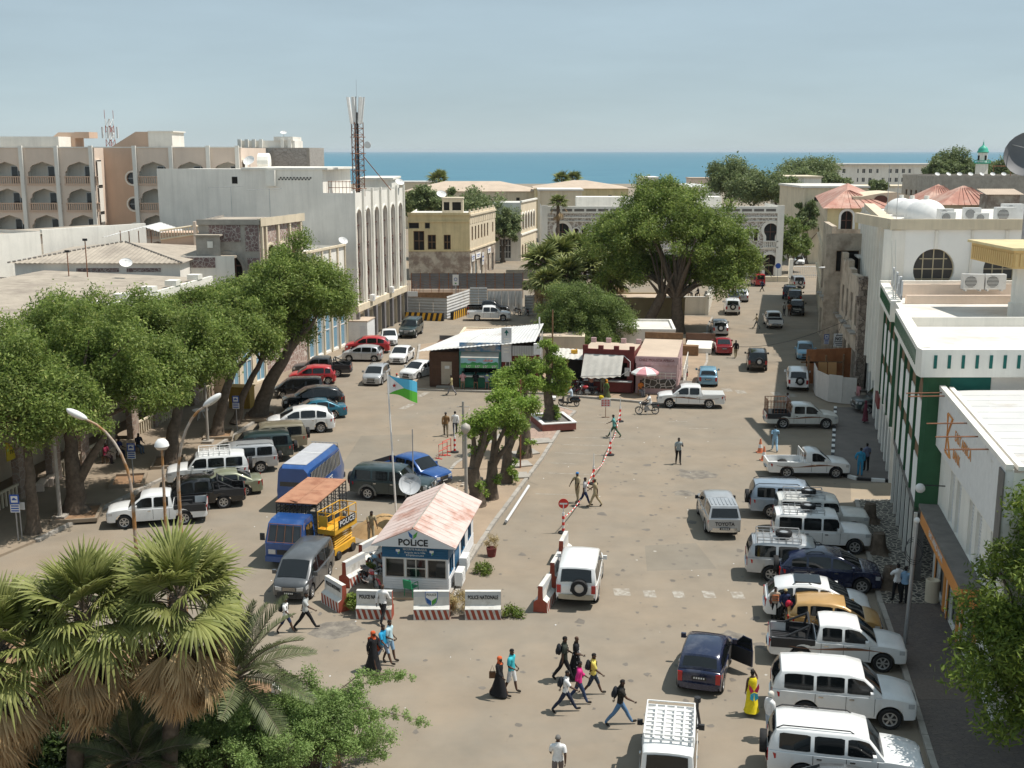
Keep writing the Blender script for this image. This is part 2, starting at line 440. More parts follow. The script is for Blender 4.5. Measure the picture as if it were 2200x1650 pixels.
kerb_run(ra[:5],parent=o_ra,step=.75,mats=[m_whitep,m_blackp],h=.18)
rf=[(28.5,93.5),(33.2,112),(35.5,124.5),(40,146),(43,160),(50,160),(36,93.5)]
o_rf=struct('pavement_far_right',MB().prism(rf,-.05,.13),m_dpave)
kerb_run(rf[:5],parent=o_rf,step=1.3)
struct('sandy_lane',MB().add([(19.6,63.25,.008),(40,63.25,.008),(40,66.8,.008),(20.6,66.8,.008)],[(0,1,2,3)]),m_sand)
ga=[(-5.3,29),(-5.6,34.2),(-6.4,36.8),(-8.4,39.4),(-14,42.2),(-24,45),(-42,46),(-42,24),(-5.3,24)]
struct('garden_bed',MB().prism(ga,-.05,.2),m_soil)
def mark(name,a,b_,w,m=m_worn,z=.004):
 a,b_=Vector(a),Vector(b_);d=(b_-a).normalized();nrm=Vector((-d.y,d.x))*w/2
 vs=[(*(a-nrm),z),(*(b_-nrm),z),(*(b_+nrm),z),(*(a+nrm),z)]
 return struct(name,MB().add(vs,[(0,1,2,3)]),m)
Z7=lambda x,y:G2(850+x/2.933,650+y/2.933)
for(y0,x0,x1,y1)in((752,1135,1480,758),(797,1105,1380,803),(849,1085,1440,857),(895,1050,1420,905),(945,1005,1390,965),(1010,975,1150,1018),(1074,965,1290,1086),(1205,880,1230,1216)):
 mark('parking_line',Z7(x0,y0),Z7(x1,y1),.12,m_wornf)
for(x,y,w)in((1336,1272,.75),(1396,1276,.55),(1458,1277,.5),(1523,1277,.55),(1585,1279,.55),(1655,1288,.5)):
 p=G2(x,y);mark('crossing_block',p-Vector((w/2,0)),p+Vector((w/2,0)),.85,m_worn)
mark('arrow_marking',G2(862,879),G2(886,868),.55);mark('arrow_marking',G2(900,852),G2(918,843),.5)
for(x,y)in((1562,838),(1592,842),(1668,846),(1700,849)):
 p=G2(x,y);mark('crossing_block',p-Vector((.4,0)),p+Vector((.4,0)),1.3,m_wornf)
for(x,y)in((1110,1026),(1456,905),(1500,920)):
 p=G2(x,y);mark('worn_marking',p-Vector((.7,.1)),p+Vector((.7,-.1)),.14,m_wornf)
m_stain=mat('oil_stained_asphalt',(.15,.132,.112),.85,var=.2,sc=2,c2=(.225,.197,.16),sc2=2.2,th=.5)
for(x,y,a,b_)in((720,1352,1.1,.45),(1570,1370,.6,.35),(1500,1020,1.0,.5),(1470,1060,.7,.3)):
 p=G(x,y);vs=[(p.x+a*(1+rng.uniform(-.3,.3))*math.cos(t*.5236),p.y+b_*2*(1+rng.uniform(-.3,.3))*math.sin(t*.5236),.003)for t in range(12)]
 struct('oil_stain',MB().add(vs,[tuple(range(12))]),m_stain)
rgs=random.Random(77);q=MB();m_stain2=mat('stain_spots',(.16,.14,.118),.9,var=.2,sc=2);m_litter=mat('litter',(.46,.43,.38),.9)
for i in range(420):
 k=i%3
 x,y=(rgs.gauss(8.5,2.2),rgs.uniform(36,76))if k==0 else(rgs.uniform(-12,14),rgs.uniform(36,60))if k==1 else(rgs.uniform(-10,22),rgs.uniform(60,130))
 a=rgs.uniform(.03,.16)*(2.2 if rgs.random()<.08 else 1);n_=7;ph=rgs.uniform(0,6)
 vs=[(x+a*rgs.uniform(.5,1.2)*math.cos(t*6.2832/n_+ph),y+a*rgs.uniform(.5,1.4)*math.sin(t*6.2832/n_+ph),.0022+.00001*i)for t in range(n_)]
 q.add(vs,[tuple(range(n_))],1 if rgs.random()<.04 and a<.1 else 0)
tag(q.build('road_stains',[m_stain2,m_litter]),kind='stuff')
q=MB()
for i in range(6):
 x,y=rgs.uniform(-10,12),rgs.uniform(36,110);a=rgs.uniform(0,3.14);pts=[]
 for k in range(14):pts.append((x,y));a+=rgs.uniform(-.5,.5);x+=.55*math.cos(a);y+=.8*math.sin(a)
 for(p,r_)in zip(pts,pts[1:]):q.add([(p[0]-.012,p[1],.0068),(p[0]+.012,p[1],.0068),(r_[0]+.012,r_[1],.0068),(r_[0]-.012,r_[1],.0068)],[(0,1,2,3)])
tag(q.build('road_cracks',m_stain2),kind='stuff')
m_patch=groundmat('older_asphalt_patch',(.205,.182,.15),(.24,.205,.16),.6)
for(x0,y0,x1,y1)in((-11,70,-7,79),(10,100,15.5,112),(6.5,52,9.5,56)):
 struct('asphalt_patch',MB().add([(x0,y0,.0015),(x1+.4,y0+.3,.0015),(x1,y1,.0015),(x0+.3,y1-.4,.0015)],[(0,1,2,3)]),m_patch)
 # building helpers
def hw_arch(w,h,t):
 y=t*h-(h-w/2)
 return 1.0 if y<=0 else math.sqrt(max(0,1-(y/(w/2))**2))
def hw_horse(w,h,t):
 r=w/2;y=t*h;cy=h-r
 c=math.sqrt(max(0,1-((y-cy)/r)**2))if abs(y-cy)<=r else 0
 return max(c,.64)if y<cy else c
def hw_round(w,h,t):return math.sqrt(max(0,1-(2*t-1)**2))
def hw_ogee(w,h,t):
 P=[(0,1.0),(.55,1.0),(.60,.88),(.74,.84),(.84,.70),(.93,.30),(1,0)]
 for a,b_ in zip(P,P[1:]):
  if t<=b_[0]:return a[1]+(b_[1]-a[1])*(t-a[0])/(b_[0]-a[0])
 return 0
SH=dict(arch=hw_arch,horse=hw_horse,round=hw_round,ogee=hw_ogee)
def outline(o,n=14):
 u,v,w,h,s=o
 if s=='rect':return[(w/2,0),(w/2,h)]
 ts=[1-(1-i/n)**1.6 for i in range(n+1)]if s in('arch','horse')else[(1-math.cos(math.pi*i/n))/2 if s=='round' else i/n for i in range(n+1)]
 if s=='ogee':ts=[0,.55,.60,.74,.84,.93,1]
 return[(SH[s](w,h,t)*w/2,t*h)for t in ts]
def facade(mb,T,W,H,ops=(),mi=0,rev=.25,rmi=None,v0=0.0):
 rmi=mi if rmi is None else rmi
 us=sorted({0.0,float(W)}|{round(x,4)for o in ops for x in(o[0],o[0]+o[2])})
 vs=sorted({float(v0),float(H)}|{round(x,4)for o in ops for x in(o[1],o[1]+o[3])})
 us=[x for x in us if-1e-6<=x<=W+1e-6];vs=[x for x in vs if v0-1e-6<=x<=H+1e-6]
 for i in range(len(us)-1):
  run=None
  for j in range(len(vs)-1):
   cu,cv=(us[i]+us[i+1])/2,(vs[j]+vs[j+1])/2
   inside=any(o[0]<cu<o[0]+o[2]and o[1]<cv<o[1]+o[3]for o in ops)
   if not inside:mb.quad((us[i],0,vs[j]),(us[i+1],0,vs[j]),(us[i+1],0,vs[j+1]),(us[i],0,vs[j+1]),mi,T)
 for o in ops:
  u,v,w,h,s=o
  c=u+w/2;ol=outline(o)
  for(a,ya),(b_,yb)in zip(ol,ol[1:]):
   for sg in(-1,1):
    if s!='rect':
     q=[(c+sg*a,0,v+ya),(c+sg*w/2,0,v+ya),(c+sg*w/2,0,v+yb),(c+sg*b_,0,v+yb)]
     mb.add(q if sg>0 else q[::-1],[(0,1,2,3)],mi,T)
    q=[(c+sg*a,0,v+ya),(c+sg*b_,0,v+yb),(c+sg*b_,rev,v+yb),(c+sg*a,rev,v+ya)]
    mb.add(q if sg>0 else q[::-1],[(0,1,2,3)],rmi,T)
  if s in('rect',):mb.quad((u,0,v+h),(u+w,0,v+h),(u+w,rev,v+h),(u,rev,v+h),rmi,T)
  mb.quad((u,0,v),(u,rev,v),(u+w,rev,v),(u+w,0,v),rmi,T)
  if s=='horse' or s=='round':pass
 return mb
_wc={}
def window(parent,T,o,fm,pm,nx=2,ny=2,rev=.22,bar=.07,sill=None,name='window'):
 u,v,w,h,s=o
 key=(round(w,2),round(h,2),s,nx,ny,bar,rev)
 if key not in _wc:
  f=MB();d=.06
  ol=outline(o)
  if s in('arch','horse','round','ogee'):
   for sg in(-1,1):
    for(a,ya),(b_,yb)in zip(ol,ol[1:]):
     f.add([(w/2+sg*a,-d,ya),(w/2+sg*b_,-d,yb),(w/2+sg*max(b_-bar,0),-d,min(yb,h-bar*.9)),(w/2+sg*max(a-bar,0),-d,min(ya,h-bar*.9))],[(0,1,2,3)if sg<0 else(3,2,1,0)])
  else:
   f.box(0,bar,-d,0,0,h);f.box(w-bar,w,-d,0,0,h);f.box(bar,w-bar,-d,0,h-bar,h)
  f.box(bar,w-bar,-d,0,0,bar)
  for i in range(1,nx):
   x=w*i/nx
   hh=h
   if s!='rect':
    hh=max([yy for(a,yy)in ol if a>=abs(x-w/2)]+[.1])-.01
    lo=min([yy for(a,yy)in ol if a>=abs(x-w/2)]+[.1])if s=='round' else 0
   else:lo=0
   f.box(x-bar/2,x+bar/2,-d-.004,-.004,lo+bar,hh)
  for j in range(1,ny):
   z=h*j/ny
   hwv=min([a for(a,yy)in ol if abs(yy-z)<h*.12]+[w/2])if s!='rect' else w/2
   f.box(w/2-hwv+.01,w/2+hwv-.01,-d-.008,-.008,z-bar/2,z+bar/2)
  p=MB().quad((0,0,0),(w,0,0),(w,0,h),(0,0,h))
  _wc[key]=(f,p,{})
 f,p,cache=_wc[key]
 mk=(fm.name,pm.name)
 if mk not in cache:
  a=f.mesh(name);a.materials.append(fm);b_=p.mesh('pane');b_.materials.append(pm);cache[mk]=(a,b_)
 a,b_=cache[mk]
 fo=link(name,a,None,parent,T@Tr(u,rev-.02,v))
 link('pane',b_,None,fo,Tr(0,-.012,0))
 if sill:MB().box(-.1,w+.1,-rev-.1,-.07,-.1,0).build('sill',sill,fo)
 return fo
def arch_trim(mb,T,o,wd=.18,pr=.05,mi=0):
 u,v,w,h,s=o
 c=u+w/2;ol=outline(o)
 cy=(h-w/2)if s!='ogee' else h*.55
 def off(a,y):
  if y<=cy:return(a+wd,y)
  k=math.hypot(a,y-cy)or 1
  return(a*(1+wd/k),cy+(y-cy)*(1+wd/k))
 if s=='round':off=lambda a,y:(a*(1+2*wd/w),h/2+(y-h/2)*(1+2*wd/h))
 for(a,ya),(b_,yb)in zip(ol,ol[1:]):
  A=off(a,ya);B=off(b_,yb)
  for sg in(-1,1):
   q=[(c+sg*a,-pr,v+ya),(c+sg*A[0],-pr,v+A[1]),(c+sg*B[0],-pr,v+B[1]),(c+sg*b_,-pr,v+yb)]
   r=[(c+sg*A[0],-pr,v+A[1]),(c+sg*A[0],.01,v+A[1]),(c+sg*B[0],.01,v+B[1]),(c+sg*B[0],-pr,v+B[1])]
   for z in(q,r):mb.add(z if sg>0 else z[::-1],[(0,1,2,3)],mi,T)
 return mb
def trims(ops,T,m_,parent,wd,pr):
 for o in ops:arch_trim(MB(),T,o,wd,pr).build('arch_trim',m_,parent)
FRONT=Matrix.Identity(4)
def RIGHT(W):return Tr(W,0,0)@Rz(R(90))
def LEFT(D):return Tr(0,D,0)@Rz(R(-90))
def BACK(W,D):return Tr(W,D,0)@Rz(R(180))
def bld(name,label,cat,A,B,group=None):
 A,B=Vector(A[:2]),Vector(B[:2]);d=B-A
 r=thing(name,label,cat,(A.x,A.y,0),math.atan2(d.y,d.x),group)
 return r,d.length
def simple_block(r,W,D,H,wm,front=(),right=(),left=(),roofm=None,par=.5,rev=.22,coping=None,fm=None,pm=None,nx=2,ny=2,pw=.22,wname='window',back=True,bar=.07):
 wall=MB()
 facade(wall,FRONT,W,H,front,rev=rev);facade(wall,RIGHT(W),D,H,right,rev=rev);facade(wall,LEFT(D),D,H,left,rev=rev)
 if back:facade(wall,BACK(W,D),W,H)
 wo=wall.build('wall',wm,r)
 MB().box(.01,W-.01,.01,D-.01,H-.25,H+.002).build('roof',roofm or m_roofc,r)
 if par:
  p=MB();e=.03
  p.box(-e,W+e,-e,pw,H,H+par);p.box(-e,W+e,D-pw,D+e,H,H+par);p.box(-e,pw,pw,D-pw,H,H+par);p.box(W-pw,W+e,pw,D-pw,H,H+par)
  p.build('parapet',coping or wm,r)
 for T,ops in((FRONT,front),(RIGHT(W),right),(LEFT(D),left)):
  for o in ops:window(r,T,o,fm or m_wood,pm or m_glassb,nx,ny,rev,bar,name=wname)
 return wo
def corr(W,H,pitch=.25,amp=.04,name=None):
 """corrugated sheet in local x (across the ribs) and y, z up = ribs"""
 n=max(2,int(W/pitch*2));mb=MB()
 vs=[]
 for i in range(n+1):
  z=amp if i%2 else 0
  vs+=[(W*i/n,0,z),(W*i/n,H,z)]
 mb.add(vs,[(2*i,2*i+2,2*i+3,2*i+1)for i in range(n)])
 return mb
def orient(mb,a,b_,c):
 """map unit sheet (x along a->b, y along a->c) into space"""
 a,b_,c=Vector(a),Vector(b_),Vector(c)
 X=(b_-a).normalized();Y=(c-a).normalized();Z=X.cross(Y).normalized()
 M=Matrix(((X.x,Y.x,Z.x,a.x),(X.y,Y.y,Z.y,a.y),(X.z,Y.z,Z.z,a.z),(0,0,0,1)))
 mb.v=[tuple(M@Vector(p))for p in mb.v]
 return mb
def sheet(a,b_,c,pitch=.25,amp=.04):
 return orient(corr((Vector(b_)-Vector(a)).length,(Vector(c)-Vector(a)).length,pitch,amp),a,b_,c)
_ac={}
def ac_unit(loc,rz,label,fan=True,k=1.0,parent=None,group='air conditioning units on the roofs'):
 t=thing('air_conditioner',label,'air conditioner',loc,rz,group)
 if 'b' not in _ac:
  _ac['b']=MB().box(-.45,.45,-.18,.18,.08,.75).box(-.35,-.28,-.15,.15,0,.08).box(.28,.35,-.15,.15,0,.08).mesh('casing')
  g=MB()
  for i in range(9):g.box(-.38,.1,-.2,-.185,.15+i*.06,.175+i*.06)
  _ac['g']=g.mesh('grille')
  _ac['f']=MB().lathe([(.001,0),(.26,0),(.26,.01),(.001,.01)],14,0,Tr(-.14,-.182,.42)@Rx(R(90))).mesh('fan')
  _ac['b'].materials.append(m_whitep);_ac['g'].materials.append(m_whitep);_ac['f'].materials.append(m_plast)
 for q in 'bfg':link(dict(b='casing',f='fan',g='grille')[q],_ac[q],None,t)
 t.scale=(k,k,k)
 return t
def dish(loc,rz,tilt,r,label,m=m_whitep,pole=.6,name='satellite_dish',group=None):
 t=thing(name,label,'satellite dish',loc,rz,group)
 prof=[(.001,0)]+[(r*i/6,.28*r*(i/6)**2)for i in range(1,7)]
 MB().lathe(prof+[(r*.99,.28*r+.02)],22).build('reflector',m,t,60,Tr(0,0,pole)@Rx(R(90-tilt)))
 a=MB()
 for k in range(3):
  an=2.1*k+.5;a.tube([(r*.85*math.cos(an),r*.85*math.sin(an),.2*r),(0,0,r*.75)],.015*max(r,.6),4)
 a.sph((0,0,r*.75),.06*max(r,.7),6,4)
 a.build('feed_arm',m_steel,t,None,Tr(0,0,pole)@Rx(R(90-tilt)))
 MB().tube([(0,.05,0),(0,.05,pole)],.04,6).build('mast',m_steel,t)
 return t
M=bpy.data.materials.new('haze_air');M.use_nodes=True;n=M.node_tree.nodes;n.remove(n['Principled BSDF']);v=n.new('ShaderNodeVolumePrincipled');v.inputs['Color'].default_value=(.80,.88,.95,1);v.inputs['Density'].default_value=4e-5;v.inputs['Anisotropy'].default_value=0
M.node_tree.links.new(v.outputs[0],n['Material Output'].inputs['Volume'])
tag(MB().box(-30500,30500,-60,45500,-2.6,46).build('haze',M),kind='stuff')
def xw(px,Y):return AT(px,325,Y).x
def zw(py,Y):return AT(1100,py,Y).z
def hip_roof(mb,x0,x1,y0,y1,z,rise,ridge=0.0,mi=0,e=.4):
 x0-=e;x1+=e;y0-=e;y1+=e
 cy=(y0+y1)/2;r=(y1-y0)/2
 a,b_=(x0+min(r,(x1-x0)/2),x1-min(r,(x1-x0)/2))
 if b_<a+.05:a=b_=(x0+x1)/2
 v=[(x0,y0,z),(x1,y0,z),(x1,y1,z),(x0,y1,z),(a,cy,z+rise),(b_,cy,z+rise)]
 mb.add(v,[(0,1,5,4),(1,2,5),(2,3,4,5),(3,0,4),(3,2,1,0)],mi)
 return mb
 # pink hotel, far left
def hotel():
 Y=137
 x0=xw(-58,Y);r=thing('hotel_building','long pink and beige hotel with pointed arch balconies and round porthole windows','building',(x0,Y,0))
 bay=4.39;H=20.2
 L1=xw(201,Y)-x0;L2=xw(285,Y)-x0;L3=xw(517,Y)-x0
 fl=[15.97,12.86,9.75,6.64]
 def wing(u0,u1,p0,nb):
  ops=[(p0+bay*i+.45,v,3.5,2.62,'ogee')for i in range(nb)for v in fl]
  T=Tr(u0,0,0);W=u1-u0
  w=MB();facade(w,T,W,H,[(o[0]-u0,*o[1:])for o in ops],rev=.35)
  facade(w,Tr(u1,0,0)@Rz(R(90)),14,H);facade(w,Tr(u0,14,0)@Rz(R(-90)),14,H)
  w.build('wall',m_pink,r)
  MB().box(u0+.02,u1-.02,.36,13.9,H-.5,H-.01).build('roof',m_roofc,r)
  for i in range(nb):
   for v in fl[:3]:
    a=p0+bay*i
    b=MB().quad((a+.2,1.7,v-.3),(a+bay-.2,1.7,v-.3),(a+bay-.2,1.7,v+2.8),(a+.2,1.7,v+2.8))
    b.quad((a+.2,.36,v-.3),(a+.2,.36,v+2.8),(a+.2,1.7,v+2.8),(a+.2,1.7,v-.3))
    b.quad((a+bay-.2,1.7,v-.3),(a+bay-.2,1.7,v+2.8),(a+bay-.2,.36,v+2.8),(a+bay-.2,.36,v-.3))
    b.box(a+.2,a+bay-.2,.36,1.7,v-.3,v-.1).box(a+.2,a+bay-.2,.36,1.69,v+2.65,v+2.85)
    bo=b.build('balcony',m_white,r)
    window(r,FRONT,(a+2.15,v,1.65,2.1,'rect'),m_alloy,m_glassb,2,1,1.7,.06,name='sliding_door')
    s=MB().box(a+.3,a+bay-.15,-.12,.1,v+.82,v+.95).box(a+.3,a+bay-.15,-.1,.08,v-.12,v+.1)
    for k in range(15):s.box(a+.36+k*.262,a+.5+k*.262,-.06,.04,v+.1,v+.82)
    s.build('balustrade',m_tan,bo)
 ps=[xw(-32,Y)-x0,xw(45,Y)-x0,xw(121,Y)-x0]
 wing(0,L1,ps[0],3)
 p2=xw(285,Y)-x0
 wing(L2,L3,p2+.1,3)
 for x in ps+[L1-.3,p2+.2,p2+bay+.1,p2+2*bay+.1,L3-.4]:
  MB().box(x-.22,x+.22,-.32,-.02,0,H+.25).build('pilaster',m_whitegrey,r)
 w=MB();ty=3.3
 ops=[(L1+4.0,v-.72,1.44,1.44,'round')for v in(16.6,13.5,10.4)]
 Wt=L2-L1
 facade(w,Tr(L1,ty,0),Wt,H,[(o[0]-L1-1.4,*o[1:])for o in ops],rev=.3)
 w.build('wall',m_tan,r)
 tr=MB()
 for o in ops:arch_trim(tr,Tr(L1,ty,0),(o[0]-L1-1.4,*o[1:]),.2,.1)
 tr.build('porthole_trim',m_white,r)
 for o in ops:window(r,Tr(L1,ty,0),(o[0]-L1-1.4,*o[1:]),m_alloy,m_glassb,2,2,.3,.05)
 MB().prism([(1.4,H),(4.9-.3,H+1.9),(6.1,H+1.9),(6.1,H-1),(1.4,H-1)],0,6,0,Tr(L1-.6,ty+.02,0)@Rx(R(90))@Tr(0,0,-6)).build('stair_head',m_tan,r)
 MB().box(L1+5.52,L1+8.4,ty-.1,ty+5,H-.5,H+1.85).box(L1+5.5,L1+8.6,ty-.2,ty+5.1,H+1.85,H+2.0).build('lift_house',m_white,r)
 MB().box(1.5,8.6,4,9,H,H+1.35).build('roof_tank',m_white,r)
 MB().prism([(0,0),(2.6,1.9),(4.6,1.9),(4.6,0)],0,3,0,Tr(4.5,11,H)@Rx(R(90))).box(9.1,10.9,8,11,H+1.2,H+1.95).build('stair_head',m_tan,r)
 MB().box(-2,L3+.1,-.1,.2,H,H+.12).build('coping',m_whitegrey,r)
hotel()
# blockwork building behind
r=thing('blockwork_building','unfinished grey blockwork building rising behind the pink hotel','building',(xw(538,152),152,0))
W=xw(664,152)-xw(538,152)
m_block=stonemat('concrete_blockwork',(.33,.31,.28),(.40,.37,.34),(.24,.22,.2),1.6,.05,(1,1,2.2))
w=MB();facade(w,FRONT,W,20.1);facade(w,RIGHT(W),12,20.1);facade(w,LEFT(12),12,20.1);w.build('wall',m_block,r)
MB().box(0,W,0,12,20.1,20.25).build('roof',m_conc,r)
MB().box(-.06,.4,-.06,.3,0,20.1).box(W-.3,W+.06,-.06,.4,0,20.1).box(W*.36,W*.36+.3,-.05,.2,0,20.0).build('frame',m_conc,r)
p=MB().box(-2.2,W-2.4,3,9,20.2,21.2).box(W*.33,W*.66,2.8,9.2,21.2,21.7);p.build('penthouse',m_whitegrey,r)
for i in range(8):
 if i not in(4,5):MB().box(-2+i*.95-.25,-2+i*.95+.2,2.6,3.0,20.25,21.35).build('pillar',m_white,r)
dish((xw(611,158),158,21.7),.2,60,.45,'small white rooftop dish on top of the blockwork building',pole=.5)
# grey blank-sided building with six tall arched windows
A,B=G2(767,738),G2(871,684)
r,W=bld('arched_window_building','tall white building with six full height arched brown windows and a blank grey side wall','building',A,B)
H=15.6;D=21.5;n6=6;bw=W/n6
w=MB()
ops=[(bw*i+bw*.27,4.0,bw*.52,9.9,'arch')for i in range(n6)]
facade(w,FRONT,W,H,ops,v0=3.6,rev=.4)
wo=w.build('wall',m_white,r)
w=MB()
TL=Tr(0,D,0)@Rz(R(-90)-math.atan2(*(B-A))*0)
facade(w,TL,D,H);facade(w,RIGHT(W),D,H);facade(w,BACK(W,D),W,H)
w.build('side_wall',m_whitegrey,r)
MB().box(.02,W-.02,.41,D-.02,H-.6,H-.45).build('roof',m_roofw,r)
pt=MB().box(0,.25,3.2,D,H,18.0);pt.box(.25,9,3.2,D,H-.44,17.9);pt.build('penthouse',m_whitegrey,r)
MB().box(-.15,9.4,2.6,12,17.95,18.15).build('roof_slab',m_white,r)
MB().box(-.5,-.02,8.2,9.2,16.3,17.9).build('duct',m_white,r)
v=MB()
for i in range(10):
 for k in range(2):v.box(-.03,-.005,4.4+i*.36+.18*k,4.57+i*.36+.18*k,17.05-.16*k,17.19-.16*k)
v.build('vent_lattice',m_hole,r)
MB().box(-.03,-.004,12.5,13.1,16.5,17.2).build('small_window',m_hole,r)
trims(ops,FRONT,m_white,r,.16,.08)
for i in range(n6+1):
 u=bw*i
 MB().box(max(0,u-.14),min(W,u+.14),-.22,-.005,3.0,H+.35).build('pilaster',m_white,r)
for o in ops:
 f=window(r,FRONT,o,m_shutter,m_pink,3,1,.4,.12,name='tall_window')
 d=MB();w_,h_=o[2],o[3]
 for z in(.06,.3,.42,.62,.82):d.box(.1,w_-.1,-.2,-.1,h_*z,h_*z+.14)
 for sx in(0,1):
  x0,x1=(.15,w_/2)if sx==0 else(w_-.15,w_/2)
  d.tube([(x0,-.16,h_*.32),(x1,-.16,h_*.46),(x0,-.16,h_*.6)],.06,4)
  d.tube([(x0,-.16,h_*.08),(x1,-.16,h_*.2),(x0,-.16,h_*.3)],.05,4)
 d.build('lattice',m_shutter,f)
MB().box(-.05,W+.05,-.3,-.006,3.3,3.98).build('fascia',m_cream,r)
w=MB();ops=[(bw*i+.45,0.0,bw-.9,2.9,'rect')for i in range(n6)]
facade(w,FRONT,W,3.6,ops,rev=.5);w.build('shop_front',m_cream,r)
for o in ops:
 window(r,FRONT,o,m_blackp,m_glassd,2,1,.5,.08,name='shop_door')
for i in range(n6+1):MB().box(max(0,bw*i-.3),min(W,bw*i+.3),-.35,-.003,0,3.29).build('column',mat('grey_stone_cladding',(.2,.19,.19),.6,var=.2,sc=2)if i==0 else bpy.data.materials['grey_stone_cladding'],r)
for k in range(2):
 t=ac_unit(r.matrix_basis@Vector((4.5+7.3*k,-.4,3.9)),r.rotation_euler.z,['air conditioner hung on the arched window facade above the shops, near end','air conditioner hung on the arched window facade above the shops, far end'][k],group='air conditioners on the arched facade')
tw=thing('telecom_mast','tall lattice telecom mast with panel antennas on the white building roof','telecom mast',(xw(767,121.5),121.5,15.15))
m=MB();hh=7.6;s_=.72
legs=[(s_*math.cos(a),s_*math.sin(a))for a in(.4,.4+2.094,.4+4.189)]
for l in legs:MB().tube([(*l,0),(*l,hh)],.05,5).build('leg',m_rust,tw)
for i in range(12):
 z=hh*i/12;z1=hh*(i+1)/12
 for a,b_ in((0,1),(1,2),(2,0)):
  m.tube([(*legs[a],z),(*legs[b_],z)],.028,4)
  p,q=(a,b_)if i%2 else(b_,a);m.tube([(*legs[p],z),(*legs[q],z1)],.024,4)
m.build('lattice',m_rust,tw)
MB().tube([(.1,0,.2),(.1,.05,hh+1)],.14,6).tube([(-.15,.1,.2),(-.15,.1,hh)],.09,6).build('cable_bundle',m_blackp,tw)
for k in range(7):
 an=k*.9
 MB().cb((0,0,0),(.3,.16,2.7)).build('panel_antenna',m_whitep,tw,None,Tr(.72*math.cos(an),.72*math.sin(an),hh+1.2)@Rz(an+1.57)@Rx(.12))
MB().tube([(0,0,hh),(0,0,hh+2.6)],.06,5).tube([(.1,0,hh+2.4),(.1,0,hh+4.3)],.015,4).build('top_pole',m_steel,tw)
for z in(.8,2.7,4.4,6.1):
 c=MB()
 for a,b_ in((0,1),(1,2),(2,0)):c.tube([Vector((*legs[a],z))*1.3-Vector((0,0,z*.3)),Vector((*legs[b_],z))*1.3-Vector((0,0,z*.3))],.035,4)
 c.build('work_platform',m_rust,tw)
MB().lathe([(.001,-.1),(.3,-.1),(.36,0),(.36,.2),(.001,.22)],14,0,Tr(1.15,-.2,5.3)@Rx(R(90))).build('drum_dish',m_whitep,tw,40)
MB().tube([(.6,0,4.2),(3.3,1.5,.6)],.05,5).build('stay',m_rust,tw)
for(px,py,Y,l)in((735,412,120,'thin bare roof railing along the penthouse of the white building'),):
 t=thing('roof_railing',l,'railing',(xw(703,Y),Y,15.1));g=MB()
 L_=xw(756,Y)-xw(703,Y)
 for z in(1.0,1.6):g.tube([(0,0,z),(L_,.4,z)],.03,4)
 for i in range(8):g.tube([(L_*i/7,.4*i/7,0),(L_*i/7,.4*i/7,1.7)],.025,4)
 g.build('rail',m_rust,t)
dish((xw(857,135),135,15.6),.5,50,.55,'little white dish on the far roof corner of the white building',pole=.6)
t=tag(MB().lathe([(.001,0),(1.0,0),(1.0,1.2),(.001,1.3)],14,0,Ry(R(90))).build('water_tank',m_white),'white horizontal water tank on the roof by the blockwork building','water tank');t.location=(xw(555,130),130,18.6)
dish((xw(535,128),128,18),-.3,40,.65,'white rooftop dish beside the horizontal water tank',pole=.7)
# stone patterned corner building and the low facade with blue shutters (left street front)
S0,S1,S2,S3=Vector((-21.66,98.3)),Vector((-19.45,106.7)),Vector((-17.05,116.3)),None
m_crazy=stonemat('pinkish_crazy_stone',(.29,.19,.16),(.37,.26,.22),(.56,.50,.44),2.4,.07)
m_crazyd=stonemat('dark_crazy_stone',(.16,.105,.10),(.22,.15,.14),(.40,.36,.33),3.0,.07)
r,W=bld('stone_panel_building','corner building with crazy stone panels, grey bands and arched brown shutters','building',S0,S1)
H=14.0;D=10
w=MB();ops=[(1.35+2.35*i,8.6,1.35,3.2,'arch')for i in range(3)]
facade(w,FRONT,W,H,ops,rev=.2);w.build('wall',m_crazy,r)
ang=-r.rotation_euler.z
TS=Rz(R(180)+ang)@Tr(0,0,0)
w=MB();TS=Tr(0,0,0)@Rz(ang)@Tr(-5.2,0,0)
op2=[(1.05,8.2,2.6,2.9,'arch')]
facade(w,TS,5.2,H,op2,rev=.25);facade(w,TS@RIGHT(0)@Tr(0,0,0)@Tr(0,0,0),.01,H)
w.build('side_wall',m_conc,r)
MB().add([tuple(TS@Vector(p))for p in((0,0,H-.2),(5.2,0,H-.2),(5.2,9,H-.2),(0,9,H-.2))],[(0,1,2,3)]).build('roof',m_roofc,r)
w=MB();facade(w,TS@LEFT(9),9,H);w.build('back_wall',m_conc,r)
q=MB()
for(a,b_,c,d)in((.9,3.6,12.2,13.6),(4.0,5.1,11.4,13.6),(4.1,5.1,8.4,10.8)):q.box(a,b_,-.05,-.003,c,d,0,TS)
q.build('stone_panel',m_crazyd,r)
q=MB();arch_trim(q,TS,op2[0],.3,.12);q.box(-.1,5.3,-.15,-.003,13.65,14.1,0,TS);q.build('surround',m_conc,r)
window(r,TS,op2[0],m_shutter,m_hole,4,3,.25,.12,name='shuttered_window')
q=MB()
for o in ops:arch_trim(q,FRONT,o,.2,.09)
for u in(.3,1.05,3.4,5.7,8.0):q.box(u-.13,u+.13,-.2,-.002,4,H+.2)
q.box(-.1,W,-.25,-.22,13.5,14.2);q.box(-.1,W,-.22,.1,14.0,14.15)
q.build('band',m_cream,r)
for i,o in enumerate(ops):window(r,FRONT,o,m_shutter,m_shutter if i!=1 else m_hole,2,4,.2,.09,name='shuttered_window')
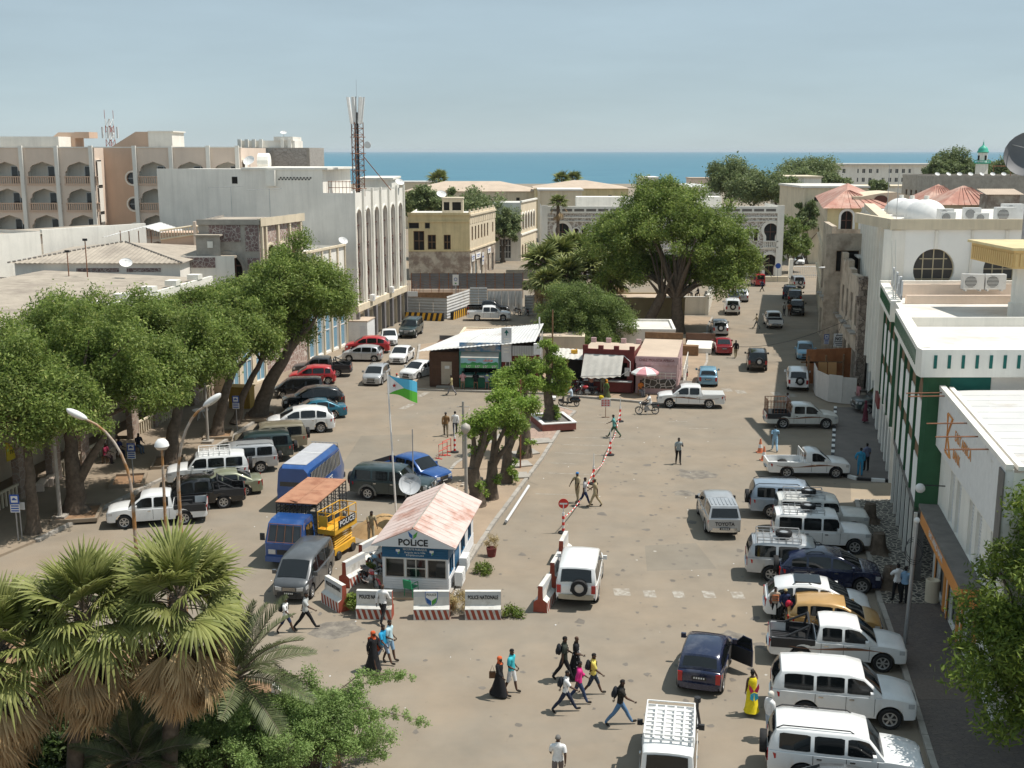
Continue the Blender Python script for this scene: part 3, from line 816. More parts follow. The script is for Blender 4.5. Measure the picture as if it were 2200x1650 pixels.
r=thing('roof_annex','small grey rooftop block with a square white hatch beside the stone panel building','annex',(xw(375,97),97,0))
x=lambda px:xw(px,97)-xw(375,97)
w=MB();facade(w,FRONT,x(492),zw(550,97));w.build('wall',m_whitegrey,r)
w=MB();facade(w,Tr(x(408),.3,0),x(461)-x(408),zw(508,97),v0=zw(551,97));w.build('hatch_wall',m_conc,r)
MB().box(x(405),x(462),.1,4,zw(508,97),zw(508,97)+.12).build('roof',m_roofc,r)
MB().box(x(433),x(445),.22,.28,zw(533,97),zw(519,97)).build('hatch',m_white,r)
q=MB().box(x(384),x(450),-.06,-.003,zw(575,97),zw(553,97));q.build('stone_panel',m_crazyd,r)
MB().box(0,x(492),.02,5,zw(550,97)-.2,zw(550,97)-.02).build('deck',m_roofc,r)
r,W=bld('blue_shutter_building','low white street front with tall pale blue shutters on the ground floor','building',S1+Vector((.05,.2)),S2)
H=10.4
w=MB();n=5;bw=W/n
ops=[(bw*i+.28,.35,bw-.5,4.3,'rect')for i in range(n)]+[(bw*i+.55,6.0,bw-1.1,2.0,'arch')for i in range(n)]
facade(w,FRONT,W,H,ops,rev=.18);facade(w,LEFT(8),8,H);facade(w,RIGHT(W),8,H);w.build('wall',m_white,r)
MB().box(.02,W-.02,.2,8,H-.7,H-.5).build('roof',m_roofw,r)
for o in ops[:n]:
 f=window(r,FRONT,o,m_whitep,m_blueshut,1,2,.18,.1,name='shutter')
 z=MB()
 for k in range(4):z.box(.12+(o[2]-.24)*k/4+.015,.12+(o[2]-.24)*(k+1)/4-.015,-.035,-.013,.12,o[3]-.12)
 z.build('slat_leaf',m_blueshut,f)
for o in ops[n:]:window(r,FRONT,o,m_shutter,m_shutter,2,2,.18,.08)
q=MB()
for i in range(n+1):q.box(max(0,bw*i-.12),min(W,bw*i+.12),-.15,-.003,0,H+.2)
q.box(0,W,-.18,-.15,5.0,5.3).box(0,W,-.2,.1,H,H+.2);q.build('band',m_cream,r)
r,W=bld('blue_door_building','weathered white ground floor with pale blue doors behind the leaning tree','building',Vector((-23.4,92.2)),S0+Vector((.25,-.1)))
w=MB();n=3;bw=W/n;ops=[(bw*i+.3,.3,bw-.6,4.2,'rect')for i in range(n)]
facade(w,FRONT,W,6.0,ops,rev=.18);facade(w,LEFT(8),8,6.0);w.build('wall',m_cream,r)
MB().box(.02,W-.02,.2,8,5.6,5.9).build('roof',m_roofc,r)
for o in ops:window(r,FRONT,o,m_whitep,m_blueshut,2,2,.18,.1,name='door')
dish((xw(731,117),117,10.2),.6,45,.5,'round white dish on the corner of the blue shutter building',pole=.6)
# arcade building with cement sheet roofs, left pavement
A,B=Vector((-29.6,53)),Vector((-24.5,91.8))
r,W=bld('arcade_building','long low stone arcade under a grey cement sheet roof behind the left trees','building',A,B)
H=9.6;m_stonew=stonemat('rough_stone_wall',(.27,.19,.15),(.36,.27,.21),(.42,.36,.3),2.0,.05,(1,1,1.6))
w=MB();n=11;bw=W/n
ops=[(bw*i+.5,.12,bw-1.0,3.7,'arch')for i in range(n)]+[(bw*i+.9,5.4,1.6,2.4,'rect')for i in range(n)]
facade(w,FRONT,W,H,ops,rev=.45);facade(w,LEFT(18),18,H);facade(w,RIGHT(W),18,H);w.build('wall',m_stonew,r)
MB().box(0,W,3.2,3.3,0,4.6).box(0,W,.46,3.2,4.3,4.6).build('inner_wall',m_cream,r)
for o in ops[n:]:window(r,FRONT,o,m_wood,m_hole,2,2,.3,.1)
for i in range(n):
 if i%3!=0:
  q=MB().box(bw*i+.55,bw*(i+1)-.55,.05,.2,1.0,1.12)
  for k in range(7):q.box(bw*i+.6+k*.36,bw*i+.72+k*.36,.08,.18,.13,1.0)
  q.build('balustrade',m_cream,r)
sheet((-.4,-.5,9.75),(W*.36,-.5,9.75),(-.4,14,10.9),.3,.05).build('roof_sheet',m_roofc,r)
sheet((W*.37,-.1,9.75),(W,-.1,9.75),(W*.37,14,10.2),.3,.05).build('roof_sheet',m_roofc,r)
q=MB().box(W*.365,W+.1,-.35,-.12,9.3,9.95);q.build('parapet',m_white,r)
for i in range(6):MB().box(W*.4+i*4.1,W*.4+i*4.1+.9,-.4,.5,9.96,10.35).build('parapet_block',m_white,r)
r=thing('hipped_roof_building','grey cement sheet hipped roof house with ribbed edges behind the arcade','building',(xw(10,94),94,0))
x=lambda px,Y=94:xw(px,Y)-xw(10,94)
z0=zw(565,94);ap=(x(250,100),6.5,zw(520,100.5))
w=MB();facade(w,FRONT,x(372),z0);facade(w,RIGHT(x(372)),12,z0);facade(w,LEFT(12),12,z0);w.build('wall',m_whitegrey,r)
def tri_sheet(a,b_,c,n=40):
 mb=MB();a,b_,c=map(Vector,(a,b_,c));up=Vector((0,0,.05));vs=[]
 for i in range(n+1):
  p=a.lerp(b_,i/n);q=(a.lerp(c,i/(n/2))if i<=n/2 else c.lerp(b_,(i-n/2)/(n/2)))
  k=up if i%2 else Vector()
  vs+=[p+k,q+k]
 return mb.add(vs,[(2*i,2*i+2,2*i+3,2*i+1)for i in range(n)])
tri_sheet((-.4,-.4,z0),(x(375)+.2,-.4,z0),ap,70).build('roof_sheet',m_roofc,r)
E_=(x(372)+.4,14,z0+.2)
MB().add([(x(375)+.2,-.4,z0),E_,ap],[(0,1,2)]).add([E_,(-.4,14,z0+.2),ap],[(0,1,2)]).add([(-.4,14,z0+.2),(-.4,-.4,z0),ap],[(0,1,2)]).build('roof_slope',m_roofc,r)
for q_ in((-.4,-.4,z0),(x(375)+.2,-.4,z0)):
 d=MB();a=Vector(q_);b_=Vector(ap)
 for i in range(24):d.tube([a.lerp(b_,i/24)+Vector((0,0,.08)),a.lerp(b_,(i+.62)/24)+Vector((0,0,.08))],.07,4)
 d.build('ridge_cap',m_concd,r)
q=MB()
for(a,b_)in((145,238),(255,330)):q.box(x(a),x(b_),-.05,-.004,zw(584,94),zw(576,94))
q.build('stone_panel',m_crazyd,r)
dish((xw(254,90),90,zw(583,90)),.4,50,.5,'white dish standing on the sheet roof over the arcade',pole=.6)
r=thing('tin_canopy','thin white tin canopy on posts above the grey hipped roof','canopy',(xw(262,108),108,0))
x=lambda px:xw(px,108)-xw(262,108);zc=zw(494,108)
sheet((x(205),0,zc-.75),(x(300),0,zc+.25),(x(205),5,zc-.6),.3,.04).build('roof_sheet',m_sheetw,r)
sheet((x(300),0,zc+.25),(x(352),0,zc-.5),(x(300),5,zc+.4),.3,.04).build('roof_sheet',m_sheetw,r)
for px in(243,262,283,310):MB().tube([(x(px),.4,9),(x(px),.4,zc-.1)],.05,5).build('post',m_rust,r)
A,B=Vector((-50,96)),Vector((-44,107));
r,W=bld('terrace_house','bright white roof terrace wall with a small arched loggia on top, far left','building',A,B)
w=MB();facade(w,FRONT,W,12.5);w.build('wall',m_white,r)
w=MB();facade(w,LEFT(10),10,12.5);facade(w,RIGHT(W),10,12.5);w.build('side_wall',m_white,r)
MB().box(.2,W-.2,.2,10,12.0,12.2).build('roof',m_roofc,r)
q=MB();Tg=Tr(-1.2,3.2,0)@Rz(-r.rotation_euler.z)
ops=[(.6+1.55*i,13.0,1.1,1.7,'arch')for i in range(2)]+[(4.0+1.25*i,13.0,.95,1.6,'rect')for i in range(3)]
facade(q,Tg,8,15.2,ops,rev=.25,v0=12.2);q.build('loggia',m_cream,r)
MB().box(-.2,8.2,-.3,3,15.2,15.35,0,Tg).build('roof_slab',m_roofw,r)
MB().box(.2,7.6,1.6,1.7,12.2,15.1,0,Tg).build('back_wall',m_stonew,r)
A,B=Vector((-43.9,107.2)),Vector((-37.3,117))
r,W=bld('terrace_wall','plain white parapet wall below the round porthole tower','wall',A,B)
facade(MB(),FRONT,W,12.6).build('face',m_white,r);MB().box(0,W,.01,.35,12.3,12.62).build('coping',m_white,r)
MB().box(0,W,.36,8,12.0,12.2).build('deck',m_roofc,r)
r=thing('roof_balustrade','terracotta coloured roof balustrade left of the stone panel building','balustrade',(xw(333,106),106,0));L_=xw(458,106)-xw(333,106)
for(a,b_,za,zb)in((0,L_*.6,zw(497,106),zw(486,106)),(L_*.62,L_,zw(487,106),zw(490,106))):
 q=MB();n=12
 q.tube([(a,0,za+.05),(b_,0,zb+.05)],.09,4).tube([(a,0,za-.75),(b_,0,zb-.75)],.09,4)
 for i in range(n+1):q.tube([(a+(b_-a)*i/n,0,za-.75+(zb-za)*i/n),(a+(b_-a)*i/n,0,za+(zb-za)*i/n)],[.05,.05],5)
 q.build('baluster_row',m_cream,r)
MB().box(L_*.59,L_*.64,-.2,.2,8,zw(476,106)).build('pier',m_pink,r);MB().box(0,L_,.1,3,8,zw(500,106)).build('base',m_tan,r)
for(px,py,top,l)in((127,605,540,'rusty aerial pole on the arcade roof, left of the forked one'),(168,600,515,'thin forked roof pole with a flood lamp above the left trees')):
 t=thing('roof_pole',l,'pole',(xw(px,90),90,10));MB().tube([(0,0,-.5),(0,0,zw(top,90)-10)],.045,5).build('pole',m_rust,t)
 MB().cb((0,0,zw(top,90)-10),(.35,.12,.18)).build('lamp',m_blackp,t)
for(px,a,b_,l)in((492,400,470,'thin television aerial in front of the blank grey wall, left one'),(575,405,468,'thin television aerial in front of the blank grey wall, right one')):
 t=thing('television_aerial',l,'aerial',(xw(px,112),112,zw(b_,112)-1));h_=zw(a,112)-zw(b_,112)+1
 q=MB().tube([(0,0,0),(0,0,h_)],.03,4);q.build('pole',m_steel,t)
 q=MB().tube([(-2.2,0,h_-.15),(1.2,.1,h_)],.025,4)
 for i in range(7):q.tube([(-2+i*.5,-.3,h_-.13+i*.02),(-2+i*.5,.3,h_-.13+i*.02)],.014,3)
 q.build('boom',m_steel,t)
t=thing('radio_mast','slim red and white lattice mast behind the pink hotel roof','radio mast',(xw(239,190),190,14));q=MB()
h_=zw(255,190)-14
for i in range(10):
 z,z1=h_*i/10,h_*(i+1)/10;s1,s2=.9-.03*i,.9-.03*(i+1)
 for a in range(4):
  p=lambda k,s,zz:(s*math.cos(k*1.571+.5),s*math.sin(k*1.571+.5),zz)
  q.tube([p(a,s1,z),p(a,s2,z1)],.06,4,i%2);q.tube([p(a,s1,z),p(a+1,s2,z1)],.04,3,i%2)
q.build('lattice',[m_redp,m_whitep],t)
for k in range(4):MB().cb((1.2*math.cos(k*1.6),1.2*math.sin(k*1.6),h_-2.2),(.25,.25,1.8)).build('panel_antenna',m_whitep,t)
MB().tube([(0.7,0,h_),(.7,0,h_+1.3)],.04,4).tube([(-.7,0,h_),(-.7,0,h_+1.4)],.04,4).build('whip',m_redp,t)
# yellow two storey building and neighbours, centre left
C_=G2(1010,601);E2=G2(1064,577)
r,W=bld('yellow_building','pale yellow two storey corner building with peeling ground floor and shop signs','building',Vector((C_.x-9.6,C_.y)),C_)
H=10.2
x=lambda px:W-(C_.x-xw(px,C_.y))
w=MB();ops=[(x(885),zw(538,180),1.7,3.1,'rect'),(x(916),zw(535,180),1.3,2.3,'rect'),(x(951),zw(535,180),1.1,2.3,'rect')]
ops+=[(.1,8.0,1.6,.9,'rect'),(2.6,8.0,.8,.9,'rect')]
facade(w,FRONT,W,H,ops,v0=4.5,rev=.25);w.build('wall',m_yellow,r)
m_peel=mat('peeling_plaster',(.50,.44,.36),.9,var=.15,sc=1,c2=(.27,.21,.17),sc2=.7,th=.5)
w=MB();facade(w,FRONT,W,4.5);w.build('ground_floor_wall',m_peel,r)
for o in ops[:3]:window(r,FRONT,o,m_wood,m_hole,2,2,.25,.1)
for o in ops[3:]:window(r,FRONT,o,m_concd,m_hole,1,1,.25,.08)
MB().box(0,2.5,-.04,-.003,4.6,H-.05).build('grey_bay',m_whitegrey,r)if False else None
dE=E2-C_;TE=Tr(W,0,0)@Rz(math.atan2(dE.y,dE.x));WE=dE.length
ops=[(1.2+2.1*i,6.0,.95,2.2,'rect')for i in range(6)]+[(15.6,6.4,.9,1.7,'rect')]
w=MB();facade(w,TE,WE,H,ops,v0=4.5,rev=.2);w.build('street_wall',m_cream,r)
og=[(.8,0,1.6,2.8,'rect'),(3.4,0,1.3,2.6,'rect'),(6.6,0,1.7,2.8,'rect'),(12,.2,1.0,2.6,'rect'),(15,0,1.6,2.9,'rect')]
w=MB();facade(w,TE,WE,4.5,og,rev=.3);w.build('ground_floor_wall',m_peel,r)
for i,o in enumerate(ops):window(r,TE,o,m_wood,m_hole if i%2 else m_shutter,2,2,.2,.08)
for i,o in enumerate(og):window(r,TE,o,m_whitep,[m_whitep,m_blueshut,m_whitep,m_hole,m_hole][i],2,1,.3,.08,name='shop_door')
q=MB().box(-.1,WE,-.22,-.004,H-.3,H,0,TE).box(0,WE,-.15,-.004,4.45,4.7,0,TE)
for i in range(14):q.box(.2+1.3*i,1.0+1.3*i,-.06,-.004,8.7,9.6,0,TE)
q.build('moulding',m_cream,r)
MB().box(-.1,W,-.18,-.005,9.0,9.2).box(-.1,W,-.2,-.006,H-.15,H+.25).box(0,W,-.12,-.004,4.45,4.65).build('moulding',m_yellow,r)
MB().add([(0,0,9.8),(W,0,9.8),tuple(TE@Vector((WE,0,9.8))),(0,dE.y,9.8)],[(0,1,2,3)]).build('roof',m_roofw,r)
w=MB();facade(w,LEFT(dE.y),dE.y,H);w.build('back_wall',m_whitegrey,r)
q=MB()
for i in range(7):q.box(.3+2.7*i,.55+2.7*i,-.05,.25,H,H+.7,0,TE)
q.box(0,WE,0,.2,H,H+.35,0,TE);q.build('parapet',m_cream,r)
hb=MB();facade(hb,Tr(5.1,4,0),3.3,12.4,[(.25,10.6,.9,1.3,'rect'),(1.6,10.6,1.4,1.3,'rect')],rev=.3,v0=9.8);facade(hb,Tr(8.4,4,0)@Rz(R(90)),3,12.4,v0=9.8);hb.box(5,8.5,3.9,7,12.4,12.6)
hb.build('roof_house',m_cream,r);MB().quad((5.2,4.3,10.4),(8.3,4.3,10.4),(8.3,4.3,12.2),(5.2,4.3,12.2)).build('dark_opening',m_hole,r)
dish((xw(947,184),184,12.6),.3,50,.8,'white dish on the roof house of the yellow building',pole=.4)
ac_unit((xw(938,179.6),179.6,6.0),0,'air conditioner between the two windows of the yellow building',group='air conditioners on the yellow building')
t=thing('shop_sign','white and green painted shop sign on the peeling ground floor','sign',(xw(938,179.5),179.55,2.7));MB().cb((0,0,0),(1.9,.08,1.1)).build('board',m_dirtw,t);lettering('CAFE',.5,m_kgreen,t,TF(0,-.05,0))
for i,(u,z,wd,hh,mm)in enumerate(((1.6,3.3,2.0,1.1,m_dirtw),(5.0,3.4,3.0,.9,m_paleblue),(8.2,2.6,1.2,2.0,m_dirtw),(12.8,3.6,2.2,.9,m_paleblue))):
 t=thing('shop_sign',['white shop board nearest the yellow corner','wide pale shop board over the blue door of the yellow building','upright white shop board on the yellow building','pale shop board at the far end of the yellow building'][i],'sign',(0,0,0));t.matrix_basis=r.matrix_basis@TE@Tr(u,-.12,z)
 MB().cb((0,0,0),(wd,.08,hh)).build('board',mm,t);MB().cb((0,-.05,hh*.15),(wd*.7,.02,hh*.12)).cb((0,-.05,-hh*.15),(wd*.5,.02,hh*.1)).build('lettering_band',m_signblue,t)
C2,E3=G2(1119,560),G2(1152,545)
r,W=bld('beige_arcade_house','beige two storey house with two rows of round arches along its sunny side','building',C2,E3)
w=MB();ops=[(.8+2.6*i,5.6,1.7,3.0,'arch')for i in range(5)]+[(.9+2.6*i,.3,1.5,2.6,'arch')for i in range(5)]
facade(w,FRONT,W,10.6,ops,rev=.3);w.build('wall',m_cream,r)
TG=Rz(-r.rotation_euler.z)@Tr(-5.2,0,0)
w=MB();o3=(1.2,.4,2.2,3.6,'rect');facade(w,TG,5.2,10.6,[o3],rev=.25);w.build('side_wall',m_whitegrey,r)
window(r,TG,o3,m_whitep,m_glassb,4,3,.25,.09)
for o in ops:window(r,FRONT,o,m_wood,m_hole,2,2,.3,.08)
q=MB()
for o in ops[:5]:arch_trim(q,FRONT,o,.25,.1)
q.box(0,W,-.2,-.004,4.6,4.9).box(0,W,-.2,.2,10.6,10.9);q.build('trim',m_white,r)
MB().add([tuple(TG@Vector(p))for p in((0,0,10.3),(5.2,0,10.3),(5.2,14,10.3),(0,14,10.3))],[(0,1,2,3)]).build('roof',m_roofw,r)
t=thing('blue_sign','pale blue square sign above the door of the beige arcade house','sign',(xw(1074,208),208.5,6.4));MB().cb((0,0,0),(1.4,.1,1.3)).build('board',mat('pale_blue_sign',(.25,.45,.55),.5),t);MB().cb((0,-.06,0),(.8,.02,.12)).build('lettering_band',m_whitep,t)
# moorish stone building
Y=181;x0=xw(1165,Y)
r=thing('moorish_building','moorish building of pale stone mosaic with white horseshoe arch windows','building',(x0,Y,0));W=xw(1690,Y)-x0
m_moor=stonemat('pale_moorish_stone',(.33,.28,.24),(.44,.38,.33),(.70,.67,.62),1.9,.10)
us=[2.14,7.9,13.6,19.4,25.2,29.0,35.0]
ops=[(u,5.95,2.2,2.75,'horse')for u in us]+[(u,5.95,.95,1.95,'horse')for u in(4.9,6.25,31.9,33.3)]+[(u,.5,2.2,3.3,'horse')for u in us]+[(32.6,.5,1.3,2.9,'horse')]
w=MB();facade(w,FRONT,W,9.7,ops,rev=.35);w.build('wall',m_moor,r)
w=MB();facade(w,RIGHT(W),14,11.3);facade(w,LEFT(14),14,11.3);w.build('side_wall',m_white,r)
trims([o for o in ops if o[2]>1.5],FRONT,m_white,r,.45,.12);trims([o for o in ops if o[2]<=1.5],FRONT,m_white,r,.2,.12)
for o in ops:window(r,FRONT,o,m_shutter,m_glassb if o[1]>3 else m_hole,2,2,.35,.1)
MB().box(-.05,.9,-.3,-.003,0,11.5).build('corner_pillar',m_white,r);MB().box(W-1.0,W+.05,-.3,-.003,0,11.5).build('corner_pillar',m_white,r)
q=MB().box(.9,W-1,-.25,-.004,9.5,9.72).box(.9,W-1,-.35,.3,10.25,11.35).box(.9,W-1,-.12,-.005,4.6,4.85).box(.9,W-1,-.2,-.006,8.95,9.1)
q.build('cornice',m_white,r)
m_frieze=stonemat('carved_frieze',(.32,.27,.24),(.42,.37,.33),(.62,.59,.55),3.2,.16)
MB().box(.9,W-1,-.08,.2,9.72,10.25).build('frieze',m_frieze,r)
for i in range(19):MB().box(1.3+i*1.88,2.85+i*1.88,-.37,-.352,10.55,10.95).build('parapet_slot',m_concd,r)
MB().box(.2,W-.2,.35,14,10.0,10.2).build('roof',m_roofw,r);MB().box(6,30,10,14,10.2,12.4).build('roof_house',m_whitegrey,r)
for u in(us[0],us[-1]):
 q=MB().box(u-.1,u+2.3,-.3,-.004,5.8,5.95).box(u-.1,u+2.3,-.3,-.004,4.87,5.0)
 for k in range(8):q.box(u+k*.29,u+k*.29+.14,-.22,-.1,5.0,5.8)
 q.build('balcony_rail',m_white,r)
 # far roofs towards the sea
def barn(name,label,px0,px1,Y,eave,ridge,D=16,wm=m_cream,rm=None,wins=True):
 x0=xw(px0,Y);W=xw(px1,Y)-x0
 r=thing(name,label,'building',(x0,Y,0));He=zw(eave,Y);Hr=zw(ridge,Y+D/2)if ridge else He
 n=max(2,int(W/7));ops=[]
 if wins:ops=[(W*(i+.35)/n,He-2.4,.9,.8,'rect')for i in range(n)]
 w=MB();facade(w,FRONT,W,He,ops,rev=.2);facade(w,RIGHT(W),D,He);facade(w,LEFT(D),D,He);w.build('wall',wm,r)
 for o in ops:window(r,FRONT,o,m_concd,m_hole,2,1,.2,.06)
 if ridge:hip_roof(MB(),0,W,0,D,He,max(.4,Hr-He)).build('roof',rm or m_roofc,r)
 else:MB().box(-.3,W+.3,-.3,D,He,He+.35).build('roof',rm or m_roofw,r)
 q=MB()
 for i in range(n):q.box(W*i/n,W*i/n+.35,-.25,-.003,0,He-.1)
 q.build('buttress',wm,r)
 return r
m_roofp=mat('pale_pinkish_roof',(.50,.40,.31),.9,var=.1,sc=.4)
barn('warehouse','long beige hipped warehouse behind the yellow building, left of the other',868,1156,300,411,389,20,m_cream,m_roofp)
barn('warehouse','second long beige warehouse reaching behind the big tree',1150,1352,285,405,387,20,m_yellow,m_roofp)
barn('flat_building','low cream flat roofed block in front of the second warehouse',1158,1252,255,410,None,12,m_cream,None,False)
barn('flat_building','small white flat building right behind the top of the big tree',1380,1416,330,383,None,12,m_white,m_white,False)
barn('shed','pale sheet roofed shed between the big tree and the far trees',1430,1552,300,402,393,16,m_white,m_sheetw,False)
barn('flat_building','small brown topped block on the shoreline before the sea',1485,1535,420,384,None,10,m_pink,m_roofp,False)
barn('flat_building','low white roofs right of the arched window building near the shore',770,840,200,386,None,14,m_white,m_white,False)
barn('flat_building','low pale building on the shoreline left of the small palm',840,930,400,392,None,10,m_cream,m_roofw,False)
barn('flat_building','white flat block with two small windows left of the red hipped roof',1690,1768,260,382,None,14,m_white,m_cream)
barn('flat_building','cream two storey block behind the red hipped roof with dark windows',1730,1870,205,404,None,18,m_cream,m_roofw)
barn('flat_building','long low cream wall and roof in front of the white apartment block',1768,2012,310,402,None,12,m_white,m_cream,False)
Y=430;x0=xw(1791,Y);W=xw(2033,Y)-x0
r=thing('apartment_block','long white two row apartment block close to the sea','building',(x0,Y,0));H=zw(355,Y)
ops=[]
for row in(zw(372,Y),zw(391,Y)):
 for i in range(17):
  if(i*7+int(row))%5:ops.append((1.2+i*2.45,row,1.2,1.6,'rect'))
simple_block(r,W,14,H,m_white,ops,par=0,fm=m_whitegrey,pm=m_glassb,rev=.15,nx=2,ny=1)
MB().box(-.8,W+.8,-1.2,15,H+.01,H+.6).build('roof_slab',m_roofw,r)
for i in range(6):MB().box(1+i*7,2.2+i*7,-.1,-.003,2,H-1).build('lattice_panel',m_whitegrey,r)
t=thing('minaret','white minaret with a green dome and balcony beside the far trees','minaret',(xw(2112,330),330,0));k=330/2450
z=lambda py:zw(py,330)
MB().lathe([(1.95,0),(1.8,z(350))],8).lathe([(1.35,z(350)),(1.3,z(328))],10).build('shaft',m_white,t)
mg=mat('mint_green_paint',(.06,.42,.30),.5,var=.05)
MB().lathe([(1.8,z(352)),(2.3,z(350)),(2.3,z(349)),(1.3,z(349))],12).build('balcony',mg,t)
q=MB()
for i in range(14):q.tube([(2.2*math.cos(i*.449),2.2*math.sin(i*.449),z(349)),(2.2*math.cos(i*.449),2.2*math.sin(i*.449),z(344.5))],.06,4)
q.lathe([(2.15,z(345)),(2.3,z(345)),(2.3,z(344)),(2.15,z(344))],14);q.build('railing',mg,t)
MB().lathe([(1.5,z(328)),(1.6,z(326)),(1.35,z(323)),(1.3,z(320)),(.9,z(316)),(.35,z(313)),(.12,z(309)),(.2,z(307)),(.05,z(305)),(.04,z(300))],14).build('dome',mg,t,50)
for a in range(4):MB().box(-.3,.3,-1.42,-1.2,z(344),z(334)).build('arched_opening',m_hole,t,None,Rz(a*1.571+.3))
r=thing('grey_block','blank grey concrete block with dishes along its roof, right rear','building',(xw(2012,195),195,0));W=30
simple_block(r,W,16,zw(383,195),m_conc,left=[(2+2.5*i,10.5,1.0,2.6,'rect')for i in range(5)],par=.4)
for i in range(7):dish((xw(2022+24*i,197),198,zw(382,195)),.3*math.sin(i*2),50,.42,('leftmost','second','third','middle','fifth','sixth','rightmost')[i]+' small white dish from the left along the grey block roof',pole=.5,group='dishes on the grey block')
t=thing('roof_pergola','dark pipe frame standing on the grey block roof','frame',(xw(2138,200),200,15));q=MB()
for px in(0,3):q.tube([(px,0,0),(px,0,2.3)],.06,4)
q.tube([(-.3,0,2.3),(3.3,0,2.3)],.06,4).build('frame',m_rust,t)
for i,(a,b_,Y,ev,rise,l)in enumerate(((1998,2085,136,432,1.9,'faded red hipped roof behind, right of the white domes'),(2036,2165,122,440,1.9,'wider faded red hipped roof behind the rooftop air conditioners'))):
 x0=xw(a,Y);W=xw(b_,Y)-x0;r=thing('red_roof_house',l,'building',(x0,Y,0));z0=zw(ev,Y)
 w=MB();facade(w,FRONT,W,z0);facade(w,RIGHT(W),6,z0);facade(w,LEFT(6),6,z0);w.build('wall',m_cream,r)
 hip_roof(MB(),0,W,0,6,z0,rise).build('roof',m_redroof,r)
 q=MB()
 for k in range(1,9):q.tube([(W*k/9,-.4,z0+.03),(W*(.5+(k/9-.5)*.25),2.6,z0+rise*.93)],.035,3)
 q.build('roof_seam',m_redroof,r)
t=thing('roof_shack','small tin roofed shack on the far right roofs','shack',(xw(2130,118),118,0));z0=zw(418,118)
MB().box(0,3.3,0,2,10,z0).build('wall',m_peel,t);sheet((-.3,-.4,z0),(3.6,-.4,z0),(-.3,2.2,z0+.5),.2,.03).build('roof_sheet',m_roofp,t)
Y=128;r=thing('curved_gable_house','cream house with a curved gable and an oval dark window behind the domes','building',(xw(1840,Y),Y,0));x=lambda px:xw(px,Y)-xw(1840,Y)
pts=[(0,8),(0,zw(422,Y))]+[(x(1860+8*i),zw(422-9*math.sin(min(1,i/9)*1.57),Y))for i in range(10)]+[(x(1960),zw(420,Y)),(x(1960),8)]
MB().prism(pts,0,6,0,Rx(R(90))@Tr(0,0,-6)).build('wall',m_cream,r)
MB().lathe([(.001,0),(.75,0),(.75,.02),(.001,.03)],18,0,Tr(x(1899),-.04,zw(429,Y))@Rx(R(90))@Matrix.Diagonal((1,.65,1,1))).build('oval_window',m_shutter,r)
# right street front: tan house with red hipped roof
A,B=Vector((42.9,160.3)),Vector((34.6,126.3))
r,W=bld('red_hipped_house','tall tan street house with a faded red hipped roof and two arched windows','building',A,B)
H=13.7;D=6.6
w=MB();ops=[(1.2+3.4*i,v,1.2,2.3,'rect')for i in range(10)for v in(5.4,9.6)]+[(.8+3.4*i,0,2.2,3.0,'rect')for i in range(10)]
facade(w,FRONT,W,H,ops,rev=.25);w.build('wall',m_cream,r)
TN=Tr(W,0,0)@Rz(-r.rotation_euler.z)
o2=[(1.5,11.3,1.3,2.1,'arch'),(3.7,11.3,1.3,2.1,'arch')]
w=MB();facade(w,TN,7,H,o2,rev=.25);w.build('end_wall',m_yellow,r)
for o in o2:window(r,TN,o,m_shutter,m_hole,2,2,.25,.1)
trims(o2,TN,m_paleblue,r,.25,.08)
for o in ops:window(r,FRONT,o,m_wood,m_hole,2,1,.25,.09)
q=MB().box(0,W,-.3,-.003,4.4,4.55).box(0,W,-.3,-.004,8.6,8.75);q.build('balcony_slab',m_cream,r)
ap=TN@Vector((3.3,4.5,H+1.9));c0=TN@Vector((-.7,-.6,H));c1=TN@Vector((7.6,-.6,H));f0=Vector((-.5,-.8,H));f1=Vector((-.5,7.6,H));a2=Vector((4,3.3,H+1.9))
MB().add([c0,c1,ap,f0,f1,a2],[(0,1,2),(3,0,2,5),(1,4,5,2),(4,3,5),(0,3,4,1)]).build('roof',m_redroof,r)
q=MB()
for k in range(1,8):q.tube([c0.lerp(c1,k/8)+Vector((0,0,.04)),c0.lerp(c1,k/8).lerp(ap,.93)+Vector((0,0,.04))],.035,3)
q.build('roof_seam',m_redroof,r)
A,B=Vector((34.0,125.4)),Vector((28.9,94.2))
r,W=bld('ruined_house','roofless crumbling stone house with peeling street front and broken wall edge','building',A,B)
m_ruin=mat('ruined_plaster',(.56,.47,.37),.95,var=.18,sc=.8,streak=.5,c2=(.33,.26,.20),sc2=.6,th=.55,bump=.8,bsc=3)
ops=[(1.0+3.1*i,v,1.3,2.5,'rect')for i in range(10)for v in(5.2,)]+[(.8+3.1*i,.1,1.9,3.0,'rect')for i in range(10)]
w=MB();facade(w,FRONT,W,8.6,ops,rev=.4);w.build('wall',m_ruin,r)
for o in ops:window(r,FRONT,o,m_wood,m_hole,2,1,.4,.08)
q=MB();xs=0
tops=[12.3]*4+[11.2,10.9,10.6,10.4,10.5,9.9,10.2,9.6,9.3,9.4,8.9]
for i,tz in enumerate(tops):q.box(W*i/len(tops),W*(i+1)/len(tops)-.01,-.005,.5,8.6,tz)
q.build('broken_wall_top',m_ruin,r)
for i in range(10):MB().box(.6+3.1*i,2.5+3.1*i,-.5,-.006,4.6,4.75).build('balcony_slab',m_conc,r)
TN=Tr(W,0,0)@Rz(-r.rotation_euler.z)
m_rubble=stonemat('rubble_wall',(.20,.15,.12),(.40,.33,.27),(.10,.08,.065),3.2,.06)
MB().box(.02,.75,-.02,.6,0,9.0,0,TN).build('broken_wall_end',m_rubble,r)
q=MB()
